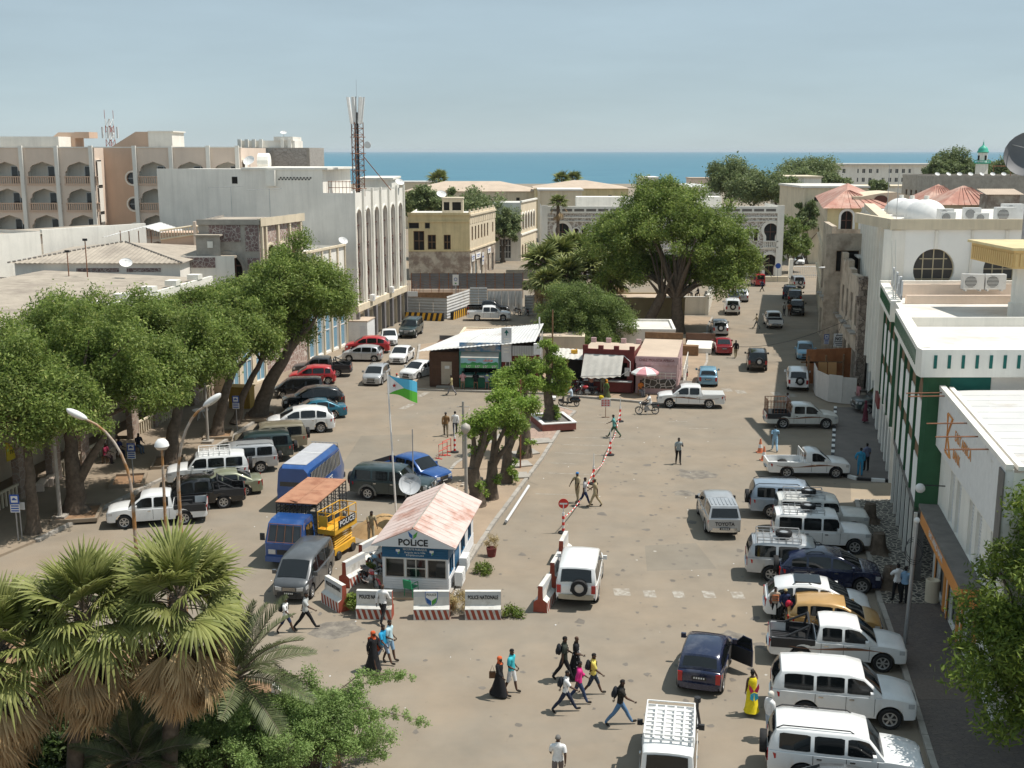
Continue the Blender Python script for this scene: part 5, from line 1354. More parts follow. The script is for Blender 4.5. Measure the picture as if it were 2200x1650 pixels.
p=G(1944,1387);t=thing('street_light_pole','grey street light pole with a small bulb and cable coil on the right pavement','lamp post',(p.x,p.y,.12));h=AT(1950,1130,p.y).z
MB().tube([(0,0,0),(.12,0,h)],[.1,.07],8).build('post',m_steel,t,50);MB().sph((.12,0,h+.12),.12).build('bulb',m_whitep,t,60)
for k in range(3):MB().tube([(.1+.35*math.cos(a),.05*k+.2*math.sin(a),h-1.1-.1*k+.42*math.sin(a))for a in[i*.5236 for i in range(13)]],.015,3).build('cable_coil',m_plast,t)
for(at,top,l,r)in(((130,1118),800,'grey concrete lamp post beside the first two left trees',.12),((447,955),770,'slim grey post among the middle left trees',.11),((1185,860),800,'white signpost at the tip of the island',.09)):
 p=G(*at);t=thing('post',l,'post',(p.x,p.y,.1));MB().tube([(0,0,0),(0,0,AT(at[0],top,p.y).z)],[r,r*.75],8).box(-.35,.35,-.35,.35,0,.2).build('post',m_conc if r>.1 else m_whitep,t,40)
def park_sign(at,top,label,extra=False):
 p=G(*at);t=thing('parking_sign',label,'sign',(p.x,p.y,.1),0,'blue parking signs');h=AT(at[0],top,p.y).z-.1
 MB().tube([(0,0,0),(0,0,h)],.035,6).build('post',m_steel,t)
 b_=MB().box(-.24,.24,-.06,-.04,h-.5,h).build('plate',m_signblue,t);MB().box(-.17,.17,-.065,-.06,h-.42,h-.08).build('white_field',m_whitep,b_)
 MB().prism([(-.12,0),(.12,0),(.12,.06),(.06,.07),(.03,.13),(-.06,.13),(-.09,.07),(-.12,.06)],0,.006,0,TF(0,-.066,h-.3)).build('car_symbol',m_signblue,b_)
 c=MB().box(-.24,.24,-.06,-.04,h-.95,h-.53).build('plate',m_whitep,t)
 for k in range(3):MB().box(-.2,.2,-.065,-.06,h-.9+k*.13,h-.83+k*.13).build('text_line',m_signblue,c)
park_sign((288,1050),952,'blue parking sign behind the left curved lamp');park_sign((510,928),850,'blue parking sign near the leaning tree');park_sign((40,1166),1062,'blue parking sign at the far left edge');park_sign((1773,775),718,'blue parking sign in the shade by the NOTAIRE board')
t=thing('notice_board','small white notice plate on a post at the far left','sign',(*G2(48,1162),.1));MB().tube([(0,0,0),(0,0,2.0)],.03,5).build('post',m_steel,t);MB().box(-.3,.3,-.05,-.03,1.6,2.0).build('plate',m_dirtw,t)
t=thing('notary_board','white NOTAIRE board fixed to the ruined house','sign',(30.6,104.0,2.1),R(-6));W_,H_=1.75,1.2
MB().box(-W_/2,W_/2,-.05,.05,0,H_).build('board',m_dirtw,t);lettering('NOTAIRE',.42,m_blackp,t,TF(0,-.06,.72),fit=1.5,bold=.012)
for(z,w_)in((1.06,1.4),(.47,1.5),(.3,1.45),(.14,1.3)):MB().box(-w_/2,w_/2,-.06,-.051,z-.03,z+.03).build('text_line',m_blackp,t)
MB().tube([(-.6,.1,-2.1),(-.6,.1,.1)],.04,5).build('leg',m_steel,t);MB().tube([(.6,.1,-2.1),(.6,.1,.1)],.04,5).build('leg',m_steel,t)
mredw=mat('traffic_red',(.62,.04,.03),.5,var=.05)
def traffic_post(at,label,sign=False,tall=True):
 p=G(*at);t=thing('traffic_post',label,'traffic post',(p.x,p.y,0),0,'red and white traffic posts')
 MB().lathe([(.001,0),(.28,0),(.28,.06),(.12,.12),(.001,.12)],12).build('base',m_black,t)
 for i in range(6):MB().tube([(0,0,.1+i*.17),(0,0,.27+i*.17)],.075 if i%2==0 else .07,8).build('band',mredw if i%2==0 else m_whitep,t)
 if sign:
  MB().tube([(0,0,1.1),(0,0,1.6)],.03,6).build('stem',m_whitep,t)
  d=MB().lathe([(.001,-.01),(.27,-.01),(.27,.01),(.001,.01)],24,0,Tr(0,0,1.62)@Rx(R(90))).build('no_entry_disc',mredw,t);MB().box(-.2,.2,-.018,-.012,1.575,1.665).build('white_bar',m_whitep,d)
 elif tall:MB().tube([(0,0,1.1),(0,0,1.95)],[.05,.015],6).build('tip',m_whitep,t)
 return p
pp=[traffic_post((1210,1145),'red and white post carrying a round no entry sign',True),traffic_post((1275,1040),'red and white tall post beside the three officers'),traffic_post((1311,978),'red and white tall post on the parking line, behind the officers post'),traffic_post((1332,906),'red and white tall post nearest the kiosks'),traffic_post((977,972),'red and white post left of the pollarded trees, by the walking pair')]
for i in range(3):
 a,b_=pp[i],pp[i+1];q=MB();n=24
 for k in range(n):
  f=lambda s:(a.x+(b_.x-a.x)*s,a.y+(b_.y-a.y)*s,.85-.5*math.sin(math.pi*s))
  q.tube([f(k/n),f((k+1)/n)],.028,4,k%2,None,False)
 tag(q.build('barrier_tape',[m_whitep,mredw]),['red and white tape between the no entry post and the next post','red and white tape between the two middle traffic posts','red and white tape leading to the traffic post nearest the kiosks'][i],'tape','red and white barrier tapes')
p=G(1301,897);t=thing('stand_sign','small red and white placard on a low stand in the junction','sign',(p.x,p.y,0));MB().tube([(0,0,.05),(0,0,.9)],.025,5).tube([(-.3,0,.03),(.3,0,.03)],.025,4).build('stand',m_rust,t);MB().box(-.36,.36,-.03,0,.85,1.45).build('placard',m_whitep,t)
q=MB()
for i in range(4):
 for k in range(3):q.box(-.32+k*.22,-.16+k*.22,-.036,-.031,.9+i*.135,.98+i*.135)
q.build('red_print',mredw,t)
for i,(x,y)in enumerate(((1633,972),(1641,989))):
 p=G(x,y);t=thing('traffic_cone',['orange traffic cone, the further of two by the parked pickups','orange traffic cone, the nearer of two by the parked pickups'][i],'traffic cone',(p.x,p.y,0));mc=mat('faded_orange',(.62,.20,.10),.6,var=.1)if i==0 else bpy.data.materials['faded_orange']
 MB().box(-.24,.24,-.24,.24,0,.05).build('base',mc,t);MB().lathe([(.19,.05),(.045,.95),(.001,.95)],12).build('cone',mc,t,50);MB().lathe([(.145,.33),(.105,.58)],12).build('band',m_whitep,t,50)
for i,(x,y)in enumerate(((952,982),(960,975))):
 p=G(x,y);t=thing('road_barrier_frame','low red pipe frame standing in the plaza, '+['left one','right one'][i],'barrier',(p.x,p.y,0),R(60));MB().tube([(-.5,0,0),(-.5,0,.95),(.5,0,.95),(.5,0,0)],.028,5).tube([(-.5,0,.5),(.5,0,.5)],.025,5).build('frame',mredw,t);MB().box(-.55,-.45,-.25,.25,0,.04).box(.45,.55,-.25,.25,0,.04).build('feet',mredw,t)
t=thing('tree_planter','red brick tree planter with a white rim at the island tip','planter',(*G2(1188,917),.12),R(14));w_,d_=1.25,1.7
MB().box(-w_,w_,-d_,-d_+.2,0,.5).box(-w_,w_,d_-.2,d_,0,.5).box(-w_,-w_+.2,-d_+.2,d_-.2,0,.5).box(w_-.2,w_,-d_+.2,d_-.2,0,.5).build('wall',mat('brick_red_planter',(.28,.10,.08),.85,var=.15,sc=4),t)
MB().box(-w_-.05,w_+.05,-d_-.05,-d_+.22,.5,.57).box(-w_-.05,w_+.05,d_-.22,d_+.05,.5,.57).box(-w_-.05,-w_+.22,-d_+.22,d_-.22,.5,.57).box(w_-.22,w_+.05,-d_+.22,d_-.22,.5,.57).build('rim',m_whitep,t)
MB().box(-w_+.2,w_-.2,-d_+.2,d_-.2,.1,.42).build('soil',m_concd,t)
for i,(x,y,a)in enumerate(((1112,1000,20),(1105,1024,8),(1128,975,28),(1158,950,15))):
 p=G(x,y,.12);t=tag(MB().box(-.85,.85,-.5,.5,0,.14).build('concrete_slab',m_conc),['flat concrete slab on the island beside the iron post','nearest flat concrete slab on the island dirt','flat concrete slab below the planter tree','upright edged slab next to the planter'][i],'slab','concrete slabs on the island');t.location=(p.x,p.y,.1);t.rotation_euler=(R(4),0,R(a))
p=G(1118,1005,.12);t=thing('iron_post','thin brown iron post among the island trees','post',(p.x,p.y,.12));MB().tube([(0,0,0),(0,0,AT(1118,820,p.y).z)],.06,6).build('post',m_rust,t)
a,b_=G(1087,1120,.2),G(1136,1044,.2);tag(MB().tube([a,b_],.08,10).build('white_pipe',m_dirtw,None,50),'white plastic pipe lying along the island kerb','pipe')
rg=random.Random(5);q=MB()
for i in range(170):
 u,v=rg.random(),rg.random();c=Vector((-4.6,54.5)).lerp(Vector((-2.0,68)),u)+Vector((rg.uniform(-.9,.9),rg.uniform(-.5,.5)));s_=rg.uniform(.06,.2)
 q.sph((c.x,c.y,.12+s_*.3),(s_,s_*rg.uniform(.6,1.1),s_*.6),5,3)
tag(q.build('rubble',m_peel),kind='stuff')
q=MB()
for i in range(260):
 x,y=rg.uniform(-20,18),rg.uniform(38,100);s_=rg.uniform(.015,.05);q.sph((x,y,.01),(s_,s_*1.3,s_*.5),4,2,rg.choice((0,0,1)))
tag(q.build('road_grit',[m_concd,m_whitep]),kind='stuff')
t=thing('flower_pot','brown pot with dry grass beside the booth kerb','flower pot',(*G2(1056,1195),.0));MB().lathe([(.001,0),(.2,0),(.27,.45),(.22,.45),(.2,.38),(.001,.38)],14).build('pot',m_redkiosk,t,40);POT=t
# kiosks
def kiosk():
 r=thing('kiosk','turquoise and brown snack kiosk with a white tin roof and milk poster awning','kiosk',(-7.0,95.2,.13),R(-4));W,D=9.3,6.5
 mi=MB().box(0,2.5,0,D,0,3.0);mi.build('brown_hut',m_brownwood,r)
 for i in range(14):MB().box(-.02,2.5,-.025,-.004,.06+i*.205,.245+i*.205).build('plank',m_brownwood,r)
 d=MB().box(1.0,1.9,-.06,-.026,.25,2.2).build('door',mat('beige_door',(.45,.38,.30),.7),r);MB().box(1.3,1.7,-.066,-.061,1.6,1.85).build('notice',m_whitep,d)
 MB().box(.6,1.9,-.5,-.05,0,.14).build('step',m_conc,r)
 o=(.35,1.15,2.85,1.25,'rect')
 w=MB();facade(w,Tr(2.55,-.15,0),3.55,3.15,[o],rev=1.0);facade(w,Tr(6.1,-.15,0)@Rz(R(90)),2,3.15);facade(w,Tr(2.55,1.85,0)@Rz(R(-90)),2,3.15);w.build('front',m_kteal,r)
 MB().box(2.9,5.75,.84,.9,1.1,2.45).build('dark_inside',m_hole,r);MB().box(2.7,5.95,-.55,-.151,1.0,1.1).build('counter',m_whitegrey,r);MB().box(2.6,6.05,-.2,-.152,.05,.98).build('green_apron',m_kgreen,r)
 MB().box(2.58,6.07,-.24,-.152,3.15,3.9).build('blue_fascia',mat('worn_blue_fascia',(.10,.22,.38),.8,var=.1,sc=2,c2=(.42,.40,.38),sc2=1.6,th=.5),r)
 aw=MB().add([(2.75,-.16,3.1),(5.95,-.16,3.1),(5.95,-.95,2.75),(2.75,-.95,2.75)],[(0,3,2,1)]);aw.add([(2.75,-.955,2.75),(5.95,-.955,2.75),(5.95,-.99,1.9),(2.75,-.99,1.9)],[(0,3,2,1)]);a=aw.build('awning',mat('pale_awning',(.46,.43,.38),.8),r)
 T_=Tr(4.35,-1.0,2.3)@Rx(R(87))
 po=MB().box(-1.58,1.58,-.42,.42,0,.01,0,T_).build('milk_poster',mat('poster_sky',(.30,.50,.55),.6),r)
 h=[(-1.57,-.41),(1.57,-.41)]+[(1.57-3.14*i/16,.02+.06*math.sin(i*1.9)+.05*math.sin(i*.8))for i in range(17)]
 MB().prism(h,.01,.016,0,T_).build('poster_hills',mat('poster_green',(.05,.26,.08),.6),po)
 g=[(-1.57,-.41),(1.57,-.41),(1.57,-.15),(-1.57,-.15)];MB().prism(g,.016,.02,0,T_).build('poster_meadow',mat('poster_meadow',(.12,.40,.12),.6),po)
 lettering('TEXAL',.22,mredw,po,T_@Tr(-.62,.24,.02),fit=.7)
 ar=MB()
 for(x,pts)in((.35,[(0,.02),(.08,-.03),(.16,.0),(.14,.05)]),(.55,[(0,.18),(.0,-.02),(.12,-.03),(.18,.0)]),(.76,[(0,.0),(.06,.18),(.1,.0),(.16,-.02)]),(.95,[(0,-.04),(.1,.06),(.18,.06),(.05,-.08)])):
  ar.tube([(x+p[0],.2+p[1],.022)for p in pts],.018,4,0,T_)
 ar.tube([(.33,.17,.022),(1.1,.17,.022)],.016,4,0,T_);ar.build('poster_script',mredw,po)
 for i,(x,w_)in enumerate(((-.95,1),(-.2,0),(.45,1),(1.2,0))):
  c=MB().prism([(-.16,-.02),(.14,-.02),(.2,.06),(.26,.08),(.2,.0),(.14,-.02)],0,.004,0,T_@Tr(x,-.27,.02));c.box(-.15,.15,-.05,.06,0,.004,0,T_@Tr(x,-.27,.02))
  for k in(-.12,-.07,.07,.12):c.box(k-.012,k+.012,-.14,-.05,0,.004,0,T_@Tr(x,-.27,.02))
  co=c.build('poster_cow',m_whitep,po);MB().box(-.1,.0,-.03,.05,.004,.006,0,T_@Tr(x,-.27,.02)).box(.06,.13,-.05,.02,.004,.006,0,T_@Tr(x,-.27,.02)).build('cow_patch',m_blackp,co)
 b_=MB().box(6.15,7.0,-.35,-.2,2.3,5.2).build('tall_sign',m_dirtw,r)
 for k in range(5):MB().box(6.35,6.8,-.356,-.351,3.1+k*.28,3.2+k*.28).build('sign_print',m_whitegrey,b_)
 MB().prism([(-.2,0),(0,.3),(.2,0),(.05,0),(.05,-.2),(-.05,-.2),(-.05,0)],0,.006,0,TF(6.58,-.352,4.75)).build('sign_palm',m_teal,b_)
 w=MB();o=(.3,1.0,2.6,1.35,'rect');facade(w,Tr(6.15,-.1,0),W-6.15,3.0,[o],rev=1.5);facade(w,RIGHT(W),D,3.4);w.build('right_front',m_redkiosk,r)
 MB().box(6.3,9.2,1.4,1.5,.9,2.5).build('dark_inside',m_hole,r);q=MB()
 f=window(r,Tr(6.15,-.1,0),(.32,1.05,.7,1.25,'rect'),m_whitegrey,m_glassb,2,3,.1,.05,name='shop_window')
 for i in range(10):MB().box(7.1+i*.2,7.28+i*.2,-.75,-.72,2.9+.01*(i%2),3.75+.01*(i%2)).build('metal_sheet',m_sheet,r)
 MB().box(8.9,9.5,-1.2,-.8,3.1,4.0).build('light_box',m_whitep,r)
 lf,rf_,lb,rb_=Vector((-1.0,-.75,3.15)),Vector((9.0,-.75,4.1)),Vector((2.2,6.9,3.7)),Vector((9.4,6.9,4.5))
 for j in range(6):
  q=MB();n=10
  for i in range(n+1):
   s=(j+i/n)/6;a,b_=lf.lerp(rf_,s),lb.lerp(rb_,s);z=Vector((0,0,.035*(i%2)+.012*(j%2)));q.v+=[tuple(a+z),tuple(b_+z)]
  for i in range(n):q.f.append((2*i,2*i+2,2*i+3,2*i+1));q.m.append(0)
  q.build('tin_sheet',m_sheetw,r)
 w=MB();facade(w,BACK(W,D),W,3.4);facade(w,LEFT(D),D,3.0);w.build('back_wall',m_concd,r)
 for i in range(5):MB().box(W+.02,W+.05,.2+i*1.2,1.3+i*1.2,.3,4.0).build('metal_sheet',m_sheet,r)
 return r
kiosk()
r=thing('flat_hut','low cream hut with rubble on its roof behind the kiosk','hut',(-4.9,102.9,.13),R(-4));simple_block(r,11.5,5,3.1,m_cream,[(.5,1.2,1.4,1.2,'rect')],par=.12,roofm=m_roofp)
q=MB()
for i in range(60):s_=rg.uniform(.06,.2);q.sph((rg.uniform(1.5,9.5),rg.uniform(.15,.8),3.16),(s_,s_,s_*.6),5,3)
q.build('roof_rubble',m_peel,r)['kind']='stuff'
def red_kiosk():
 r=thing('red_kiosk','maroon kiosk with crenellated roof edge and a hanging white canvas awning','kiosk',(5.9,93.7,.13),R(-14));W,D,H=4.3,4.2,3.45
 w=MB();o=(.45,1.0,3.3,1.5,'rect');facade(w,FRONT,W,H,[o],rev=.9);facade(w,LEFT(D),D,H);facade(w,RIGHT(W),D,H);facade(w,BACK(W,D),W,H);w.build('wall',m_redkiosk,r)
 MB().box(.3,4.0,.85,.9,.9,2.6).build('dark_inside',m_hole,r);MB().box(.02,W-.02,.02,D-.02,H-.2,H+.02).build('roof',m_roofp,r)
 for i in range(4):MB().box(i*1.3,i*1.3+.42,-.03,.25,H,H+.42).build('merlon',m_redkiosk,r)
 for i in range(4):MB().box(i*1.3,i*1.3+.42,D-.25,D,H,H+.42).build('merlon',m_pinkk,r)
 MB().box(0,W,-.02,.22,H,H+.12).build('parapet',m_redkiosk,r)
 q=MB();n,k=24,8
 for i in range(n+1):
  for j in range(k+1):
   s,t_=i/n,j/k;q.v.append((.15+3.3*s,-.05-1.5*t_,3.15-1.5*t_**1.15-.25*t_*(1-s)+.035*math.sin(s*34+t_*2)*(.3+t_)-.1*math.sin(math.pi*s)*t_))
 for i in range(n):
  for j in range(k):q.f.append((i*(k+1)+j,i*(k+1)+j+1,(i+1)*(k+1)+j+1,(i+1)*(k+1)+j));q.m.append(0)
 q.build('canvas_awning',m_canvas,r,70);MB().tube([(.1,-1.55,1.5),(3.5,-1.55,1.75),(3.9,-.02,1.9)],.03,5).build('awning_pole',m_steel,r);MB().tube([(3.45,0,3.1),(4.05,-.4,2.7),(4.1,-.7,1.9)],.03,5).build('awning_pole',m_whitep,r)
 MB().box(.2,W-.1,-.55,-.003,.95,1.03).build('counter',m_dirtw,r);MB().box(.25,W-.15,-.5,-.46,.1,.94).build('counter_front',m_redkiosk,r)
 MB().box(3.55,3.95,-.04,-.004,1.4,2.1).build('price_board',m_whitep,r)
red_kiosk()
def pink_kiosk():
 r=thing('pink_kiosk','dirty pink shop with painted lettering, a scalloped edge and a stone patterned base','kiosk',(10.25,92.7,.13),R(-11));W,D,H=3.4,9.3,3.1
 w=MB();facade(w,FRONT,W,H);facade(w,RIGHT(W),D,H,[(1.0,.3,1.2,2.2,'rect'),(4,1,1.6,1.2,'rect')],rev=.15);facade(w,LEFT(D),D,H);facade(w,BACK(W,D),W,H);w.build('wall',m_pinkk,r)
 MB().box(.02,W-.02,.02,D-.02,H-.2,H+.02).build('roof',m_roofp,r);MB().box(0,W,D-.2,D,H,H+.6).build('rear_parapet',m_wood,r)
 lettering('CHEZ MOUSTA AFRICA',.3,m_redkiosk,r,TF(W/2,-.12,H-.28),fit=2.9)
 MB().box(-.05,W+.1,-.1,-.004,H-.55,H).build('fascia',m_pinkk,r)
 for i in range(9):MB().lathe([(.001,0),(.18,0),(.18,.03),(.001,.03)],10,0,Tr(.2+i*.38,-.1,H-.55)@Rx(R(90))).build('scallop',m_pinkk,r)
 MB().box(.55,W-.1,-.07,-.004,.45,1.25).build('patterned_base',stonemat('white_line_stone',(.05,.045,.04),(.09,.08,.07),(.55,.52,.5),2.2,.07),r)
 for k in range(6):MB().box(.6+k*.46,.64+k*.46,-.05,-.02,1.27,1.75).build('bar',m_whitegrey,r)
 for z in(1.5,1.75):MB().box(.55,W-.1,-.05,-.02,z,z+.04).build('bar',m_whitegrey,r)
 q=MB()
 for i in range(9):q.tube([(W+.5,.3+i*1.05,0),(W+.5,.3+i*1.05,2.1)],.04,4)
 for z in(.9,2.05):q.tube([(W+.5,.3,z),(W+.5,8.7,z)],.035,4)
 q.build('side_railing',m_whitegrey,r);MB().box(W+.2,W+1.2,-.2,1.0,0,1.0).build('fridge',m_concd,r)
pink_kiosk()
def umbrella(loc):
 t=thing('parasol','faded pink and white parasol in front of the pink kiosk','parasol',loc);mp_=mat('faded_pink_cloth',(.62,.30,.32),.8);n=8;R_=1.15
 MB().tube([(0,0,0),(0,0,2.25)],.03,6).build('pole',m_whitep,t)
 for i in range(n):
  a,b_=i*6.2832/n,(i+1)*6.2832/n;q=MB().add([(0,0,2.4),(R_*.6*math.cos(a),R_*.6*math.sin(a),2.25),(R_*.6*math.cos(b_),R_*.6*math.sin(b_),2.25),(R_*math.cos(a),R_*math.sin(a),1.95),(R_*math.cos(b_),R_*math.sin(b_),1.95),(R_*math.cos(a),R_*math.sin(a),1.82),(R_*math.cos(b_),R_*math.sin(b_),1.82)],[(0,1,2),(1,3,4,2),(3,5,6,4)]);q.build('panel',mp_ if i%2 else m_whitep,t)
umbrella((10.9,91.7,.13))
r=thing('lean_to','dark tarp roofed lean-to between the two kiosks','stall',(3.4,94.4,.13),R(-6))
MB().box(0,2.6,.4,.5,0,2.7).build('back_board',m_hole,r);sheet((-.3,-.6,2.75),(2.8,-.6,2.6),(-.3,3,3.0),.4,.05).build('tarp_roof',m_canvas,r)
for x in(0,1.3,2.6):MB().tube([(x,-.4,0),(x,-.4,2.65)],.05,5).build('post',m_rust,r)
MB().box(.3,2.3,-.5,.1,0,.85).build('counter',m_redkiosk,r)
t=thing('cool_box','white and red drinks cooler standing by the lean-to','cooler',(4.1,92.9,.13));MB().box(-.45,.45,-.3,.3,0,.8).build('cabinet',m_redp,t);MB().box(-.3,.3,-.25,.25,.8,1.35).build('tub',m_dirtw,t)
t=thing('jerrycan','yellow can lying on the lean-to roof','can',(5.3,95.6,2.95));MB().cb((0,0,.15),(.55,.35,.3)).build('body',m_yelp,t);MB().tube([(.2,0,.3),(.2,0,.4)],.05,6).build('cap',m_yelp,t)
for(px,base,top,l)in((1189,830,668,'bare wooden pole between the kiosks, left one'),(1160,830,684,'white pole behind the kiosk tin roof')):
 p=G(px,base);t=thing('pole',l,'pole',(p.x,p.y+3,.1));MB().tube([(0,0,0),(0,0,AT(px,top,p.y+3).z)],[.1,.07],6).build('pole',m_wood if 'bare' in l else m_whitep,t)
r=thing('brown_shed','tan walled shed with a rough flat roof under the big tree','shed',(xw(1322,130),130,0));simple_block(r,8.3,5,3.2,m_tan if False else mat('olive_tan_plaster',(.36,.28,.16),.9,var=.1),[(1.6,1.9,.8,.6,'rect')],par=.15,roofm=m_roofp)
r=thing('low_shed','low grey shed with a half shaded flat roof beside the neem tree','shed',(10.0,106.5,.1),R(-4));simple_block(r,5.4,6.5,3.1,m_whitegrey,[(2.2,.6,1.4,1.5,'rect')],par=.2,roofm=m_roofw)
r,W=bld('yard_wall','whitewashed yard wall along the left of the street','wall',Vector((18.0,140.2)),Vector((24.2,139.6)))
facade(MB(),FRONT,W,2.2).box(0,W,.01,.3,2.0,2.25).build('face',m_whitegrey,r)
d=Vector((29.3,164))-Vector((24.2,139.6));T_=Tr(W,0,0)@Rz(math.atan2(d.y,d.x)-r.rotation_euler.z)
MB().box(0,d.length,.002,.3,0,2.2,0,T_).build('long_face',m_white,r)
for i in range(7):MB().box(i*d.length/6-.2,i*d.length/6+.2,-.06,.36,0,2.5,0,T_).build('pier',m_white,r)
t=thing('green_wall_ramp','low white ramp wall beside the trunk of the big tree','ramp',(17.2,112,.12),R(-12));MB().box(0,2.6,0,6,0,.5).build('slab',m_white,t);MB().box(-.2,2.8,5,5.3,0,1.2).build('fence_board',m_brownwood,t);MB().box(-.2,1.4,-1.6,-.6,0,.95).build('crate',m_wood,t)
t=thing('folding_table','white folding table on the left pavement beside the trees','table',(*G2(432,905),.13));MB().lathe([(.001,0),(.6,0),(.6,.04),(.001,.04)],16,0,Tr(0,0,.72)).build('tabletop',m_whitep,t)
for k in range(3):MB().tube([(.35*math.cos(k*2.1),.35*math.sin(k*2.1),0),(.1*math.cos(k*2.1),.1*math.sin(k*2.1),.72)],.03,5).build('leg',m_whitep,t)
t=thing('white_cabin','white boxy cabin with a pinkish top at the arched building','cabin',(*G2(770,741),.12),R(-8));MB().box(-1.0,1.0,0,3,0,2.3).build('body',m_whitep,t);MB().box(-1.05,1.05,-.05,3.05,2.3,2.42).build('roof',m_roofp,t);MB().box(.2,.8,-.02,-.003,.2,1.9).build('door',m_dirtw,t)
t=thing('electric_cabinet','ochre yellow electricity cabinet between the left trees','cabinet',(*G2(520,878),.13),R(-8));MB().box(-.85,.85,-.5,.6,0,1.6).build('body',mat('ochre_cabinet',(.42,.26,.05),.6,var=.1),t);MB().box(-.92,.92,-.57,.67,1.6,1.7).build('top',bpy.data.materials['ochre_cabinet'],t)
for x in(-.42,.42):MB().box(x-.36,x+.36,-.53,-.503,.15,1.5).build('door',bpy.data.materials['ochre_cabinet'],t)
def pit(at,w_,d_,rz,label):
 p=G(*at,.13);t=thing('tree_pit',label,'tree pit',(p.x,p.y,.12),R(rz),'tree pits on the left pavement')
 MB().box(-w_+.15,w_-.15,-d_+.15,d_-.15,0,.06).build('soil',m_soil,t)
 for(a,b_,c,d)in((-w_,w_,-d_,-d_+.15),(-w_,w_,d_-.15,d_),(-w_,-w_+.15,-d_+.15,d_-.15),(w_-.15,w_,-d_+.15,d_-.15)):MB().box(a,b_,c,d,0,.2).build('kerb',m_pave,t)
for(a,b_,c,d,l)in(((276,1035),1.0,1.3,12,'empty earth tree pit behind the white pickup'),((168,1105),1.2,1.5,12,'tree pit around the thick double trunk'),((362,995),1.0,1.4,12,'tree pit around the third trunk from the left'),((470,935),1.0,1.3,10,'tree pit around the middle trunk'),((556,897),1.2,1.4,8,'tree pit around the leaning trunk')):pit(a,b_,c,d,l)
def bench(at,rz,label):
 p=G(*at,.13);t=thing('concrete_bench',label,'bench',(p.x,p.y,.13),R(rz),'concrete benches by the arcade');MB().box(-.7,.7,-.25,.25,.38,.48).build('seat',m_pink,t)
 for x in(-.5,.5):MB().box(x-.1,x+.1,-.2,.2,0,.38).build('leg',m_pink,t)
for(a,l)in(((112,1038),'concrete bench nearest the picture edge under the trees'),((92,1050),'second concrete bench at the left edge beside the arcade'),((245,982),'concrete bench where people sit in the shade')):bench(a,98,l)
t=thing('shop_sign','yellow arched shop sign at the left picture edge','sign',(-28.45,63.2,2.6),R(82));MB().prism([(-.9,0),(.9,0),(.9,1.2),(.6,1.75),(0,2.0),(-.6,1.75),(-.9,1.2)],0,.06,0,Rx(R(90))).build('board',mat('sign_yellow',(.66,.52,.03),.5),t)
for i,s_ in enumerate(('NOKIA','CARDS','TICKETS')):lettering(s_[:5]if False else('PHOTOS','CARDS','TICKETS')[i],.32,m_blackp if i!=1 else mredw,t,TF(0,-.07,1.35-i*.45),fit=1.3)
# corrugated site fences
def fence(a,b_,z0,z1,label,m,n=6,horiz=True,posts=True):
 a,b_=Vector(a),Vector(b_);d=b_-a;L_=d.length
 r=thing('sheet_fence',label,'fence',(a.x,a.y,0),math.atan2(d.y,d.x))
 for i in range(n):
  x0,x1=L_*i/n,L_*(i+1)/n-.03;y=rng.uniform(-.02,.02)
  if horiz:s_=sheet((x0,y,z0),(x0,y,z1),(x1,y,z0),.34,.05)
  else:s_=sheet((x0,y,z0),(x1,y,z0),(x0,y,z1),.34,.05)
  s_.build('sheet',m,r)
 if posts:
  for i in range(n+1):MB().box(L_*i/n-.05,L_*i/n+.05,-.12,-.07,0,z1+.08).build('post',m_rust if m is m_sheetd else m_sheet,r)
 return r
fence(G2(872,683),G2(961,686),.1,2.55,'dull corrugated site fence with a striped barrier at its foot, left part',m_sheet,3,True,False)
fence(G2(961,686),G2(1010,668),.1,2.75,'sunlit slanting part of the corrugated site fence',m_sheetw,2,True,False)  # paler sheet than the parts beside it: sunlight put into its colour
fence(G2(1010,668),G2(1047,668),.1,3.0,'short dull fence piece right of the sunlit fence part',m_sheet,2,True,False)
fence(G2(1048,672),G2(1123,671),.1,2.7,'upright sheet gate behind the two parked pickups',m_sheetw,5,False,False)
fence((xw(879,156),156),(xw(1124,156),156),1.3,3.45,'long dark steel sheet fence in front of the yellow building',m_sheetd,12)
fence(G2(1128,676),G2(1180,676),.1,2.4,'dull corrugated fence behind the neem tree',m_sheet,3)
t=tag(MB().box(0,xw(1124,155.5)-xw(879,155.5),0,.4,0,1.28).build('plinth_wall',m_pink),'pinkish low wall under the dark steel fence','wall');t.location=(xw(879,155.5),155.6,0)
t=thing('rebar','bundle of rusty reinforcing bars sticking up inside the site','rebar',(xw(915,150),150,0));q=MB()
for i in range(34):x_=rg.uniform(-3.5,4.5);q.tube([(x_,rg.uniform(-1,1),.3),(x_+rg.uniform(-.1,.1),0,rg.uniform(1.8,3.3))],.025,3)
q.build('bars',m_rust,t)['kind']='stuff'
t=tag(MB().box(-3.2,2.6,-.1,.1,0,1.3).build('formwork',m_wood),'wooden formwork boards inside the building site','formwork');t.location=(xw(925,147),147,.6)
for i in range(2):
 a,b_=((872,686),(955,689))if i==0 else((966,687),(996,676));a,b_=G2(*a),G2(*b_);d=b_-a;t=thing('striped_barrier',['long black and yellow striped barrier at the site fence','short sunlit black and yellow striped barrier at the site fence'][i],'barrier',(a.x,a.y,0),math.atan2(d.y,d.x));L_=d.length
 MB().box(0,L_,-.5,-.1,0,.95).build('block',m_blackp,t);k=max(3,int(L_/.62))
 for j in range(k):MB().add([(L_*j/k,-.504,0),(L_*(j+.5)/k,-.504,0),(L_*(j+.85)/k,-.504,.95),(L_*(j+.35)/k,-.504,.95)],[(0,1,2,3)]).build('stripe',m_yelp,t)
